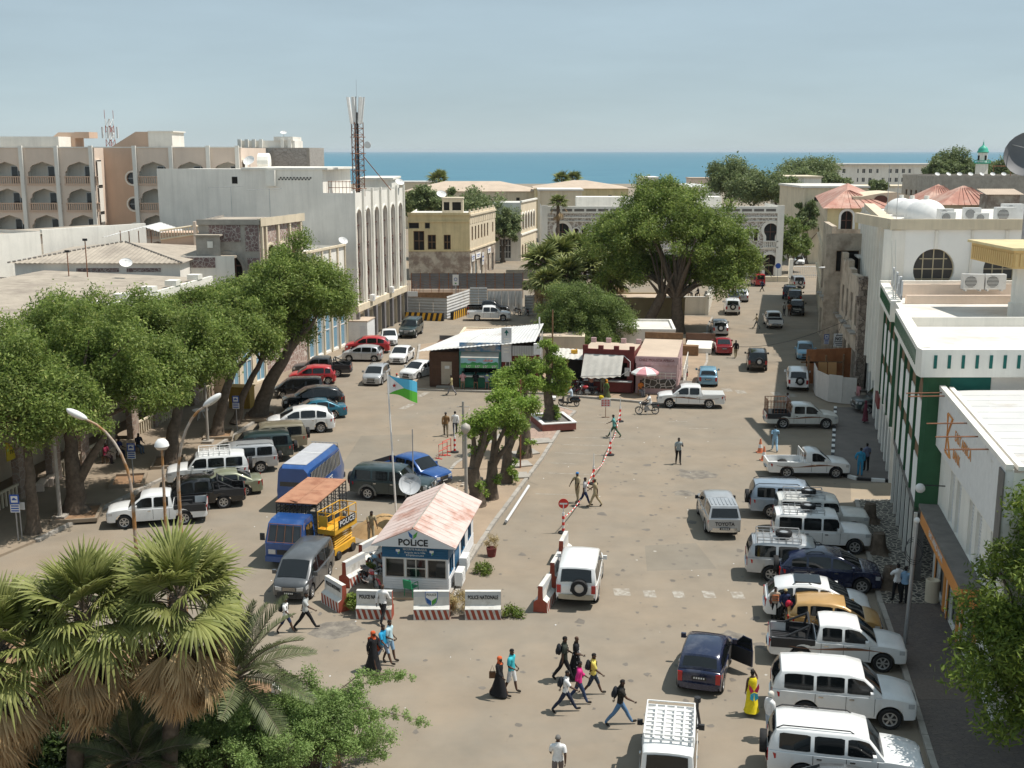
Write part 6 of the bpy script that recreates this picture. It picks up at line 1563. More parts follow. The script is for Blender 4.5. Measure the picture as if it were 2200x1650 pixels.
t=thing('site_sign','white project sign with green print over the site fence','sign',(xw(977,150),149,0));MB().tube([(0,0,0),(0,0,zw(613,149))],.06,5).build('post',m_steel,t);b_=MB().box(-.4,.4,-.06,-.03,zw(613,149),zw(590,149)).build('board',m_whitep,t);MB().lathe([(.16,0),(.22,0),(.22,.01),(.16,.01)],14,0,Tr(0,-.065,zw(600,149))@Rx(R(90))).build('ring_logo',m_signblue,b_);MB().box(-.1,.1,-.07,-.061,zw(610,149),zw(607.5,149)).build('green_print',m_leafgreen,b_)
t=thing('shop_sign','small white board at the foot of the arched building corner','sign',(xw(881,134),134,zw(637,134)));MB().box(-.55,.6,-.05,.05,0,zw(626,134)-zw(637,134)).build('board',m_dirtw,t)
hp=[G2(1746,838),G2(1752,853),G2(1778,866),G2(1808,870),G2(1838,872)]
r=thing('hoarding','curved white plywood hoarding round the building site, brown boards behind it','hoarding',(0,0,0))
mh=mat('dirty_white_board',(.58,.54,.50),.8,var=.06,sc=2,streak=.3)
for i,(a,b_)in enumerate(zip(hp,hp[1:])):
 d=b_-a;M_=Tr(a.x,a.y,0)@Rz(math.atan2(d.y,d.x));MB().box(.01,d.length-.01,0,.05,.12,2.35-.1*(i%2)).build('board',mh,r,None,M_)
for i in range(5):a=Vector((29.2-4.4*i/5+.1,97.5-.2*i));MB().box(-.85/2,.85/2,0,.05,.1,3.1).build('brown_board',m_ply,r,None,Tr(a.x,a.y,0))
q=[(25.0,94.6),(26.6,95),(28.2,95.4)]
for(x_,y_)in q:MB().box(-.07,.07,-.07,.07,0,2.9).build('stud',m_wood,r,None,Tr(x_,y_,0))
MB().box(24.9,28.6,96.7,96.8,1.9,2.05).build('rail',m_wood,r)
for x_ in(26.2,27.0):MB().box(-.35,.35,-.05,.05,.2,2.4).build('loose_board',mat('pale_plywood',(.48,.26,.11),.8,var=.1)if 'pale_plywood' not in bpy.data.materials else bpy.data.materials['pale_plywood'],r,None,Tr(x_,94.2,0)@Rx(R(-8)))
for i,(x,y)in enumerate(((1868,1125),(1886,1192),(1910,1268))):
 p=G(x,y);rg2=random.Random(i);prof=[(.62,0),(.42,.15),(.34,.4),(.31,.8),(.27,1.05),(.001,1.08)];q=MB().lathe(prof,18)
 q.v=[(a*(1+.22*math.sin(5*math.atan2(b_,a)+i)*(1.2-c)),b_*(1+.22*math.sin(4*math.atan2(b_,a))*(1.2-c)),c+rg2.uniform(-.02,.02))for(a,b_,c)in q.v]
 t=tag(q.build('tree_stump',m_bark,None,60),['cut tree stump on the mosaic pavement, furthest of three','cut tree stump on the mosaic pavement, middle of three','cut tree stump beside the men on the mosaic pavement'][i],'tree stump','tree stumps on the mosaic pavement');t.location=(p.x,p.y,.1)
t=thing('litter_bin','beige concrete litter bin by the shop columns','bin',(*G2(2001,1297),.125));MB().lathe([(.001,0),(.3,0),(.31,1.0),(.26,1.02),(.2,.95),(.001,.9)],16).build('body',m_cream,t,40)
for(x,y,rz,l)in((1822,893,20,'bent wire frame lying in the side lane'),):
 p=G(x,y);t=thing('wire_frame',l,'frame',(p.x,p.y,.03),R(rz));q=MB()
 for k in range(5):q.tube([(-.5,-.8+k*.4,0),(.5,-.8+k*.4,0)],.02,3)
 for k in(-.5,0,.5):q.tube([(k,-.9,0),(k,.9,0)],.02,3)
 q.build('wires',m_steel,t)
for(x,y,top,l,m_)in((1830,560,0,'',0),):
 t=thing('street_lamp','street lamp arm reaching out from the ruined house','street lamp',(33.0,112,0));MB().tube([(0,0,0),(0,0,7.4),(-.6,0,8.2),(-2.0,0,8.6)],.06,6).build('post',m_steel,t);MB().sph((-2.4,0,8.6),(.5,.14,.1),10,6).build('head',m_whitep,t,60)
for i,(a,b_)in enumerate((((29.8,100,5.2),(20,117,.2)),((31,104,6),(27.5,97,2.9)))):
 a,b_=Vector(a),Vector(b_);tag(MB().tube([a.lerp(b_,k/12)-Vector((0,0,1.2*math.sin(math.pi*k/12)*(1-i)))for k in range(13)],.02,4).build('cable',m_plast),['black cable sagging from the ruined house over the street','short cable from the ruined house to the hoarding'][i],'cable')
t=thing('street_gate','white iron gate and pillar at the far end of the street','gate',(xw(1718,182),182,0));q=MB()
for i in range(16):q.tube([(.2+i*.3,0,0),(.2+i*.3,0,1.9)],.03,3)
q.tube([(0,0,1.8),(5,0,1.8)],.04,4).tube([(0,0,.4),(5,0,.4)],.04,4).build('bars',m_whitep,t);MB().box(-.8,-.2,-.3,.3,0,3.0).build('pillar',m_white,t)
t=thing('round_sign','round traffic sign on a post by the moorish building corner','sign',(xw(1683,176),176,0));MB().tube([(0,0,0),(0,0,2.6)],.04,5).build('post',m_steel,t);MB().lathe([(.001,0),(.42,0),(.42,.04),(.001,.04)],16,0,Tr(0,-.05,2.5)@Rx(R(90))).build('disc',m_signblue,t)
t=tag(MB().box(0,3.6,0,.6,0,.8).build('low_wall',m_cream),'low cream wall beside the red topped minibus','wall');t.location=(xw(1655,176),176,0)
fp_=[Vector(a)for a in((-5.75,30),(-6.0,34.1),(-6.8,36.6),(-8.8,39.1))]
r=thing('garden_railing','dark iron railing on a low white wall round the palm garden','railing',(0,0,0))
for a,b_ in zip(fp_,fp_[1:]):
 d=b_-a;M_=Tr(a.x,a.y,0)@Rz(math.atan2(d.y,d.x));MB().box(0,d.length,-.12,.12,0,.55).build('low_wall',m_white,r,None,M_);q=MB().tube([(0,0,1.35),(d.length,0,1.35)],.025,4)
 for i in range(int(d.length/.16)):q.tube([(i*.16,0,.55),(i*.16,0,1.45)],.014,3)
 q.build('iron_bars',m_blackp,r,None,M_)
r=thing('garden_fence','dark iron railing running along the bottom edge behind the palms','fence',(-22,29.6,.2),R(2));q=MB().tube([(0,0,1.3),(15,0,1.3)],.03,4).tube([(0,0,.2),(15,0,.2)],.03,4)
for i in range(100):q.tube([(i*.15,0,0),(i*.15,0,1.45)],.014,3)
q.build('iron_bars',m_blackp,r)
def paint(name,c,r=.28,metal=0.0,dust=.12):
 return mat(name,c,r,metal,var=dust,sc=2.2,spec=.5,coat=.6,c2=tuple(x*.8+.05 for x in c),sc2=1.1,th=.62)
P=dict(white=paint('white_car_paint',(.74,.74,.73),.3,0,.03),offwhite=paint('off_white_car_paint',(.62,.61,.57)),silver=paint('silver_car_paint',(.42,.43,.44),.32,.35),bluesilver=paint('blue_silver_car_paint',(.27,.33,.40),.32,.3),grey=paint('grey_car_paint',(.09,.095,.10),.35,.2),dgrey=paint('dark_grey_car_paint',(.045,.05,.055),.3,.2),black=paint('black_car_paint',(.010,.010,.011),.22,0,.2),navy=paint('navy_car_paint',(.010,.016,.050),.22,.1),blue=paint('blue_car_paint',(.016,.075,.26),.3,.1),ltblue=paint('light_blue_car_paint',(.17,.33,.44),.35,.2),teal=paint('teal_car_paint',(.012,.13,.20),.3,.2),green=paint('dark_green_car_paint',(.016,.032,.032),.3,.1),red=paint('red_car_paint',(.42,.016,.022),.28),dred=paint('dark_red_car_paint',(.27,.012,.02),.28),tan=paint('tan_car_paint',(.22,.19,.13),.35,.2),sage=paint('sage_car_paint',(.24,.25,.17),.35,.2),gold=paint('gold_car_paint',(.46,.27,.09),.38,.1),beige=paint('beige_car_paint',(.38,.34,.26),.35,.1),trim=mat('grey_trim',(.16,.155,.14),.55,var=.08),khaki=mat('khaki_trim',(.30,.27,.21),.5,var=.08))
m_carglass=mat('car_glass',(.010,.012,.013),.06,var=0,spec=.6)
m_under=mat('car_underside',(.012,.012,.012),.9,var=0)
m_plate=mat('black_plate',(.02,.02,.02),.4,var=0)
m_stripe=mat('brown_stripe',(.22,.10,.055),.5,var=.1)
def SP(wb,fo,ro,W,belt,hood,nose,cab,sw,wr=.34,zb=.22,rear='wagon',trunk=0,bed=0,floor=.72,blunt=.0,tumble=.13,bumper=None):
 return dict(locals())
SPECS=dict(hatch=SP(2.46,.74,.58,1.70,.93,.97,.74,[(1.28,.95),(.95,1.16),(.45,1.43),(-.1,1.52),(-.9,1.49),(-1.45,1.40),(-1.72,.98)],[(.95,.05),(-.03,-.92),(-1.02,-1.45)],.31,.2),sedan=SP(2.62,.85,1.0,1.72,.90,.94,.70,[(1.22,.93),(.85,1.15),(.35,1.40),(-.25,1.46),(-.85,1.41),(-1.3,1.20),(-1.72,.98)],[(.9,.0),(-.08,-.9),(-.98,-1.4)],.32,.2,'sedan',.95),suv=SP(2.85,.82,1.12,1.93,1.17,1.19,1.02,[(1.02,1.18),(.78,1.50),(.52,1.80),(.1,1.88),(-1.9,1.88),(-2.3,1.83),(-2.46,1.5),(-2.53,1.17)],[(.75,-.1),(-.2,-1.12),(-1.24,-2.2)],.39,.40,tumble=.11),lc200=SP(2.85,.9,1.18,1.97,1.18,1.21,1.02,[(1.15,1.19),(.85,1.50),(.5,1.80),(0,1.90),(-1.5,1.90),(-2.3,1.83),(-2.5,1.5),(-2.6,1.17)],[(.82,-.05),(-.15,-1.1),(-1.2,-2.2)],.40,.36,tumble=.13),lc70=SP(2.85,.8,1.15,1.80,1.14,1.19,1.12,[(.86,1.17),(.72,1.5),(.56,1.86),(.3,1.93),(-2.2,1.93),(-2.46,1.88),(-2.52,1.5),(-2.54,1.16)],[(.62,-.15),(-.25,-1.1),(-1.2,-2.3)],.40,.44,tumble=.06),cross=SP(2.64,.86,.90,1.82,1.04,1.06,.84,[(1.32,1.05),(.95,1.30),(.4,1.58),(-.3,1.68),(-1.1,1.63),(-1.75,1.48),(-2.12,1.08)],[(.95,.05),(-.04,-.98),(-1.08,-1.7)],.36,.26,tumble=.15),pickup=SP(3.09,.90,1.22,1.80,1.08,1.12,.95,[(1.32,1.10),(1.0,1.38),(.62,1.68),(.2,1.77),(-.6,1.76),(-.86,1.70),(-.98,1.10)],[(.95,.08),(-.02,-.76)],.385,.36,'pickup',1.10,bed=-1.0,floor=.72),single=SP(3.0,.9,1.15,1.78,1.02,1.06,.90,[(1.22,1.04),(.9,1.32),(.52,1.61),(.15,1.69),(-.15,1.67),(-.3,1.60),(-.38,1.04)],[(.85,.02)],.36,.32,'pickup',1.02,bed=-.42,floor=.66),van=SP(2.7,.78,.95,1.72,1.02,1.05,.80,[(1.75,1.03),(1.35,1.36),(.95,1.66),(.5,1.78),(-1.6,1.80),(-2.1,1.72),(-2.22,1.4),(-2.28,1.02)],[(1.3,.45),(.35,-.7),(-.8,-1.95)],.33,.24,tumble=.10),micro=SP(2.3,.62,.7,1.55,.95,.98,.90,[(1.6,.97),(1.4,1.35),(1.15,1.7),(.8,1.84),(-1.5,1.84),(-1.75,1.76),(-1.82,1.3),(-1.84,.97)],[(1.1,.5),(.4,-.5),(-.6,-1.5)],.30,.24,tumble=.07),)
_car={}
def interp(pts,x):
 for a,b_ in zip(pts,pts[1:]):
  lo,hi=min(a[0],b_[0]),max(a[0],b_[0])
  if lo-1e-9<=x<=hi+1e-9:
   return a[1]if hi-lo<1e-6 else a[1]+(b_[1]-a[1])*(x-a[0])/(b_[0]-a[0])
 return pts[0][1]if x>pts[0][0]else pts[-1][1]
def car_parts(kind):
 if kind in _car:return _car[kind]
 s=SPECS[kind];wb,W,belt,wr,zb=s['wb'],s['W'],s['belt'],s['wr'],s['zb']
 F,Bk=wb/2+s['fo'],-(wb/2+s['ro']);xc=(F+Bk)/2;hl=(F-Bk)/2
 cab=s['cab'];xf=cab[0][0];xr=cab[-1][0];xa,xb=wb/2,-wb/2
 Ra=wr+.07
 def w(x):
  t=abs(x-xc)/hl
  return W/2*(1-(.13 if x>xc else .07)*t**6-.02*t**2)
 def zt(x):
  if x>=xf:
   t=(x-xf)/(F-xf);return s['hood']-(s['hood']-s['nose'])*t**2.0
  if s['rear']=='pickup':return belt if x>s['bed']else s['trunk']
  if s['rear']=='sedan' and x<xr:return s['trunk']+.03*(x-xr)
  return belt
 def zlow(x):
  z=zb+.03
  for c in(xa,xb):
   d=abs(x-c)
   if d<Ra:z=max(z,wr+math.sqrt(Ra*Ra-d*d))
  return z
 xs=set(np.linspace(Bk+.1,F-.1,26).round(3))|{round(xf,3),round(xr,3)}
 for c in(xa,xb):
  for k in range(13):xs.add(round(c+Ra*math.cos(math.pi*k/12),3))
  xs|={round(c+Ra+.004,3),round(c-Ra-.004,3)}
 if s['rear']=='pickup':xs|={round(s['bed']+.004,3),round(s['bed']-.004,3)}
 xs=sorted(xs);keep=[xs[0]]
 for x in xs[1:]:
  if x-keep[-1]>.0035:keep.append(x)
 st=[]
 for x in keep:st.append((x,1.0,zt(x),zlow(x)))
 e0=zt(keep[0]);e1=zt(keep[-1])
 st=[(Bk,.955,e0-.10,zb+.16),(Bk+.03,.985,e0-.03,zb+.08)]+st+[(F-.04,.97,e1-.05,zb+.08),(F,.92,e1-.16,zb+.14)]
 bd=MB();rows=[]
 for(x,k,z1,z0)in st:
  ww=w(x)*k;zm=max(z0+.02,zb+(z1-zb)*.42)
  bedy=s['rear']=='pickup' and x<s['bed']and x>Bk+.05
  zu=max(z0,zb+.1)
  if bedy:top=[(ww-.015,z1),(ww-.09,z1),(ww-.09,s['floor']),(0,s['floor'])]
  else:top=[(ww-.012,z1-.055),(ww-.07,z1-.008),(ww*.5,z1+.018),(0,z1+.026)]
  if z1-zm<.08:zm=z1-.09
  sec=[(0,zu),(ww-.16,zu),(ww-.02,z0),(ww,zm)]+top
  rows.append([(x,-y,z)for(y,z)in sec[::-1]]+[(x,y,z)for(y,z)in sec[1:]])
 n=len(rows[0]);vs=[p for r_ in rows for p in r_];fs=[];mi=[]
 for i in range(len(rows)-1):
  for j in range(n-1):
   fs.append((i*n+j,(i+1)*n+j,(i+1)*n+j+1,i*n+j+1))
   mi.append(1 if j in(5,6,7,8)else 0)
 bd.v=vs;bd.f=fs;bd.m=mi
 bd.f.append(tuple(range(n)));bd.m.append(0);bd.f.append(tuple((len(rows)-1)*n+j for j in range(n-1,-1,-1)));bd.m.append(0)
 zr_=max(p[1]for p in cab);wbm=W/2-.035;wrm=wbm-s['tumble']
 def cy(z,x):return min(w(x)-.03,wbm)-(wbm-wrm)*max(0,z-belt)/(zr_-belt)
 prof=[cab[0]]
 for a,b_ in zip(cab,cab[1:]):
  m_=3 if abs(a[0]-b_[0])>.8 else 1
  for k in range(1,m_+1):prof.append((a[0]+(b_[0]-a[0])*k/m_,a[1]+(b_[1]-a[1])*k/m_))
 rows=[]
 for(x,z)in prof:
  y1=cy(z,x);hi=z>belt+.12
  q=[(cy(belt,x),belt-.02),(cy(max(belt,z-.07),x),max(belt-.01,z-.07)),(y1-.05,z-.012),(y1*.5,z+.02),(0,z+.03)]
  rows.append([(x,-y,zz)for(y,zz)in q[::-1]][::-1]+[(x,y,zz)for(y,zz)in q[::-1]][1:])
 n=len(rows[0]);cbm=MB()
 cbm.v=[p for r_ in rows for p in r_]
 cbm.f=[(i*n+j,i*n+j+1,(i+1)*n+j+1,(i+1)*n+j)for i in range(len(rows)-1)for j in range(n-1)]
 cbm.m=[0]*len(cbm.f)
 cbm.f.append(tuple(range(n-1,-1,-1)));cbm.f.append(tuple((len(rows)-1)*n+j for j in range(n)));cbm.m+=[0,0]
 o=len(bd.v);bd.v+=cbm.v;bd.f+=[tuple(i+o for i in f)for f in cbm.f];bd.m+=cbm.m
 parts=[]
 me=bd.mesh('body',42);parts.append(('body',me,['P',m_under],None,None))
 def ztop(x):return max([interp([a,b_],x)for a,b_ in zip(cab,cab[1:])if min(a[0],b_[0])-1e-6<=x<=max(a[0],b_[0])+1e-6]or[belt])
 for(x0,x1)in s['sw']:
  for sg in(1,-1):
   g=MB();N=8;V=[]
   xx=[x0+(x1-x0)*k/N for k in range(N+1)]
   for k,x in enumerate(xx):
    zt_=min(ztop(x)-.10,zr_-.13);zb_=belt+.045
    if k in(0,N):zt_-=.03;zb_+=.02
    zt_=max(zt_,zb_+.004)
    V+=[(x,sg*(cy(zb_,x)+.012),zb_),(x,sg*(cy(zt_,x)+.012),zt_)]
   g.add(V,[((2*k,2*k+2,2*k+3,2*k+1)if sg<0 else(2*k,2*k+1,2*k+3,2*k+2))[::-1]for k in range(N)])
   parts.append(('side_window',g.mesh('side_window'),[m_carglass],None,None))
 def glassstrip(pts,sgn,name,kw=.86):
  g=MB();V=[]
  for(x,z)in pts:
   y1=cy(z,x)
   for c in(-kw,-.5,0,.5,kw):
    zz=z+(.03 if c==0 else .02 if abs(c)==.5 else(-.012+.032*(.93-kw)/.43))
    V.append((x+sgn*.018,c*y1,zz+.012))
  for i in range(len(pts)-1):
   for j in range(4):
    f=(i*5+j,i*5+j+1,(i+1)*5+j+1,(i+1)*5+j)
    g.add([],[]);g.f.append(f if sgn>0 else f[::-1]);g.m.append(0)
  g.v=V
  parts.append((name,g.mesh(name,40),[m_carglass],None,None))
 def sub(a,b_,t0,t1):return[(a[0]+(b_[0]-a[0])*t,a[1]+(b_[1]-a[1])*t)for t in(t0,t1)]
 glassstrip([sub(cab[0],cab[1],.12,1)[0],cab[1],sub(cab[1],cab[2],0,.93)[1]],1,'windscreen')
 if s['rear']=='sedan':rp=[sub(cab[-3],cab[-2],.12,1)[0],cab[-2],sub(cab[-2],cab[-1],0,.85)[1]]
 elif len(cab)>=8:rp=[sub(cab[-3],cab[-2],.2,1)[0],cab[-2],sub(cab[-2],cab[-1],0,.8)[1]]
 else:rp=[sub(cab[-2],cab[-1],.16,.9)[0],sub(cab[-2],cab[-1],.16,.88)[1]]
 glassstrip(rp,-1,'rear_window',.82)
 T=MB().lathe([(wr*.62,-.10),(wr*.9,-.115),(wr,-.08),(wr,.08),(wr*.9,.115),(wr*.62,.10),(wr*.62,-.10)],22).mesh('wheel',40)
 rm=MB().lathe([(.001,.055),(wr*.60,.055),(wr*.60,.03)],18,1).lathe([(wr*.55,.05),(wr*.56,.10),(wr*.64,.108),(wr*.64,.02)],18)
 for k in range(6):
  a=k*math.pi/3;rm.add([(wr*.10*math.cos(a-.7),wr*.10*math.sin(a-.7),.09),(wr*.58*math.cos(a-.17),wr*.58*math.sin(a-.17),.085),(wr*.58*math.cos(a+.17),wr*.58*math.sin(a+.17),.085),(wr*.10*math.cos(a+.7),wr*.10*math.sin(a+.7),.09)],[(0,1,2,3)])
 rm.lathe([(.001,.105),(wr*.16,.10),(wr*.18,.06)],10)
 rmm=rm.mesh('rim',40)
 for c in(xa,xb):
  for sg in(1,-1):
   parts.append(('wheel',T,[m_black],Tr(c,sg*(W/2-.13),wr)@Rx(R(-90*sg)),('rim',rmm,[m_alloy,m_plast])))
 zn=zt(F-.05);zh=zn-.20;ye=w(F)*.92
 hl_=MB();hx=F-.04
 for sg in(1,-1):
  a=[(F+.012,sg*ye*.52),(F+.010,sg*ye*.93),(F-.10,sg*(w(F-.1)+.012)*.985),(F-.30,sg*(w(F-.3)+.012))]
  h=MB();V=[]
  for i,(x,y)in enumerate(a):V+=[(x,y,zh-.06+.02*i),(x,y,zh+.09+.03*i-(.02 if i==3 else 0)),(x-.06,y-sg*.07,zh+.10+.03*i)]
  h.add(V,[f for i in range(3)for f in((3*i,3*i+3,3*i+4,3*i+1),(3*i+1,3*i+4,3*i+5,3*i+2))])
  parts.append(('headlight',h.mesh('headlight'),[m_lamp],None,None))
 g=MB().box(F-.03,F+.018,-ye*.46,ye*.46,zh-.08,zh+.10)
 for k in range(3):g.box(F+.019,F+.03,-ye*.45,ye*.45,zh-.05+k*.055,zh-.03+k*.055,1)
 parts.append(('grille',g.mesh('grille'),[m_plast,m_chrome],None,None))
 def bumper(xe,sg,z0,z1,pr):
  b_=MB();V=[]
  ys=(-1,-.93,-.6,0,.6,.93,1)
  for c in ys:
   t=abs(c);x=xe+sg*(pr-(.30 if t==1 else .07 if t>.9 else .02*t))
   y=c*(w(xe)*.95+(.035 if t==1 else 0))
   V+=[(x-sg*.12,y,z0),(x,y,z0+.03),(x,y,z1-.03),(x-sg*.12,y,z1)]
  for i in range(len(ys)-1):
   for j in range(3):
    f=(4*i+j,4*i+4+j,4*i+5+j,4*i+1+j);b_.f.append(f if sg>0 else f[::-1]);b_.m.append(0)
  b_.v=V;return b_
 off=kind in('suv','pickup','lc70','single','lc200')
 parts.append(('front_bumper',bumper(F,1,zb-.02,zb+.30,.05).mesh('front_bumper'),['BF'],None,None))
 parts.append(('rear_bumper',bumper(Bk,-1,zb+.04,zb+.32,.07).mesh('rear_bumper'),['BR'],None,None))
 parts.append(('lower_grille',MB().box(F,F+.062,-ye*.55,ye*.55,zb+.06,zb+.17).mesh('lower_grille'),[m_plast],None,None))
 zt_l=(s['trunk']if s['rear']!='wagon' else belt)
 for sg in(1,-1):
  y=w(Bk)*.955
  b_=MB().box(Bk-.015,Bk+.08,min(sg*y*.80,sg*(y+.012)),max(sg*y*.80,sg*(y+.012)),zt_l-.42,zt_l-.06)
  b_.add([(Bk+.02,sg*(y+.02),zt_l-.36),(Bk+.26,sg*(w(Bk+.2)+.008),zt_l-.28),(Bk+.26,sg*(w(Bk+.2)+.008),zt_l-.12),(Bk+.02,sg*(y+.02),zt_l-.07)],[(0,1,2,3)])
  parts.append(('tail_light',b_.mesh('tail_light'),[m_tail],None,None))
 pz=zb+.42 if s['rear']!='pickup' else zb+.2
 for(x,zz,nm,sg)in((F+.068,zb+.20,'number_plate',1),(Bk-(.02 if s['rear']!='pickup' else .085),pz,'number_plate',-1)):
  p=MB().box(x-.012,x+.012,-.26,.26,zz,zz+.13)
  xo=x+sg*.014
  for k in range(5):p.box(min(x,xo),max(x,xo),-.2+k*.085,-.15+k*.085,zz+.035,zz+.10,1)
  parts.append((nm,p.mesh(nm),[m_plate,m_whitep],None,None))
 for sg in(1,-1):
  x=s['sw'][0][0]-.05
  m_=MB().box(x-.06,x+.05,min(sg*(W/2+.02),sg*(W/2+.20)),max(sg*(W/2+.02),sg*(W/2+.20)),belt+.03,belt+.21)
  m_.box(x-.02,x+.02,min(sg*(W/2-.08),sg*(W/2+.05)),max(sg*(W/2-.08),sg*(W/2+.05)),belt+.04,belt+.09)
  parts.append(('wing_mirror',m_.mesh('wing_mirror'),['M'],None,None))
  for(x0,x1)in s['sw'][:2]:
   h=MB().box(x1+.08,x1+.24,min(sg*W/2,sg*(W/2+.025)),max(sg*W/2,sg*(W/2+.025)),belt-.17,belt-.12)
   parts.append(('door_handle',h.mesh('door_handle'),[m_chrome],None,None))
  g=MB()
  for x in{round(s['sw'][0][0]+.06,2),round((s['sw'][0][1])-.04,2)}|({round(s['sw'][1][1]-.04,2)}if len(s['sw'])>1 else set()):
   z0=max(zlow(x)+.05,zb+.1);zm=max(zlow(x)+.02,zb+(zt(x)-zb)*.42);y0,y1=w(x)-.012,w(x)+.003
   g.add([(x,sg*y0,z0),(x+.016,sg*y0,z0),(x+.016,sg*y1,zm),(x,sg*y1,zm),(x+.016,sg*(y1-.008),belt-.06),(x,sg*(y1-.008),belt-.06)],[(0,1,2,3),(3,2,4,5)])
  parts.append(('door_gap',g.mesh('door_gap'),[m_under],None,None))
 _car[kind]=(parts,dict(F=F,B=Bk,w=w,belt=belt,zr=zr_,W=W,wr=wr,zb=zb,cab=cab,s=s,xa=xa,xb=xb,cy=cy))
 return _car[kind]
def put(me,mats_,name,parent,M=None,env=None):
 ms=[(env[q]if isinstance(q,str)else q)for q in mats_]
 if len(me.materials)==0:
  for q in ms:me.materials.append(q)
 o=bpy.data.objects.new(name,me);COL.objects.link(o);o.parent=parent
 if M is not None:o.matrix_local=M
 for i,q in enumerate(ms):
  if me.materials[i]!=q:o.material_slots[i].link='OBJECT';o.material_slots[i].material=q
 return o
def car(kind,col,label,at,hd,opts='',ref='C',cat='car',group=None,bf=None,br=None,k=1.0):
 """at: photo pixel of the footprint reference: C centre, F/R near front/rear wheel contact, N nose on the ground, T tail on the ground"""
 parts,d=car_parts(kind)
 p=Vector(at)if ref=='W' else G2(*at);h=R(hd);fw=Vector((math.cos(h),math.sin(h)));lf=Vector((-fw.y,fw.x))
 if ref in 'FR':
  near=1 if lf.dot(-p)>0 else-1
  p=p-fw*(d['xa']if ref=='F' else d['xb'])*k-lf*near*(d['W']/2-.05)
 elif ref=='N':p=p-fw*d['F']*k
 elif ref=='T':p=p-fw*d['B']*k
 t=thing('parked_car' if kind not in('pickup','single')else 'pickup_truck',label,cat,(p.x,p.y,0),h,group)
 t.scale=(k,k,k)
 env=dict(P=P[col],BF=P[col]if not bf else bf,BR=P[col]if not br else br,M=P[col]if 'bm' not in opts.split()else m_plast)
 for(nm,me,ms,M,ch)in parts:
  o=put(me,ms,nm,t,M,env)
  if ch:put(ch[1],ch[2],ch[0],o,None,env)
 for op in opts.split():car_opt(op,t,d,env)
 return t
def spare(parent,loc,rot,r=.37,cover=None):
 o=MB().lathe([(r*.55,-.1),(r*.95,-.11),(r,-.06),(r,.06),(r*.95,.11),(r*.55,.1),(r*.55,-.1)],20).build('spare_wheel',m_black,parent,40,Tr(*loc)@rot)
 MB().lathe([(.001,.09),(r*.3,.10),(r*.6,.07),(r*.62,.0)],16).build('rim',cover or m_alloy,o,40)
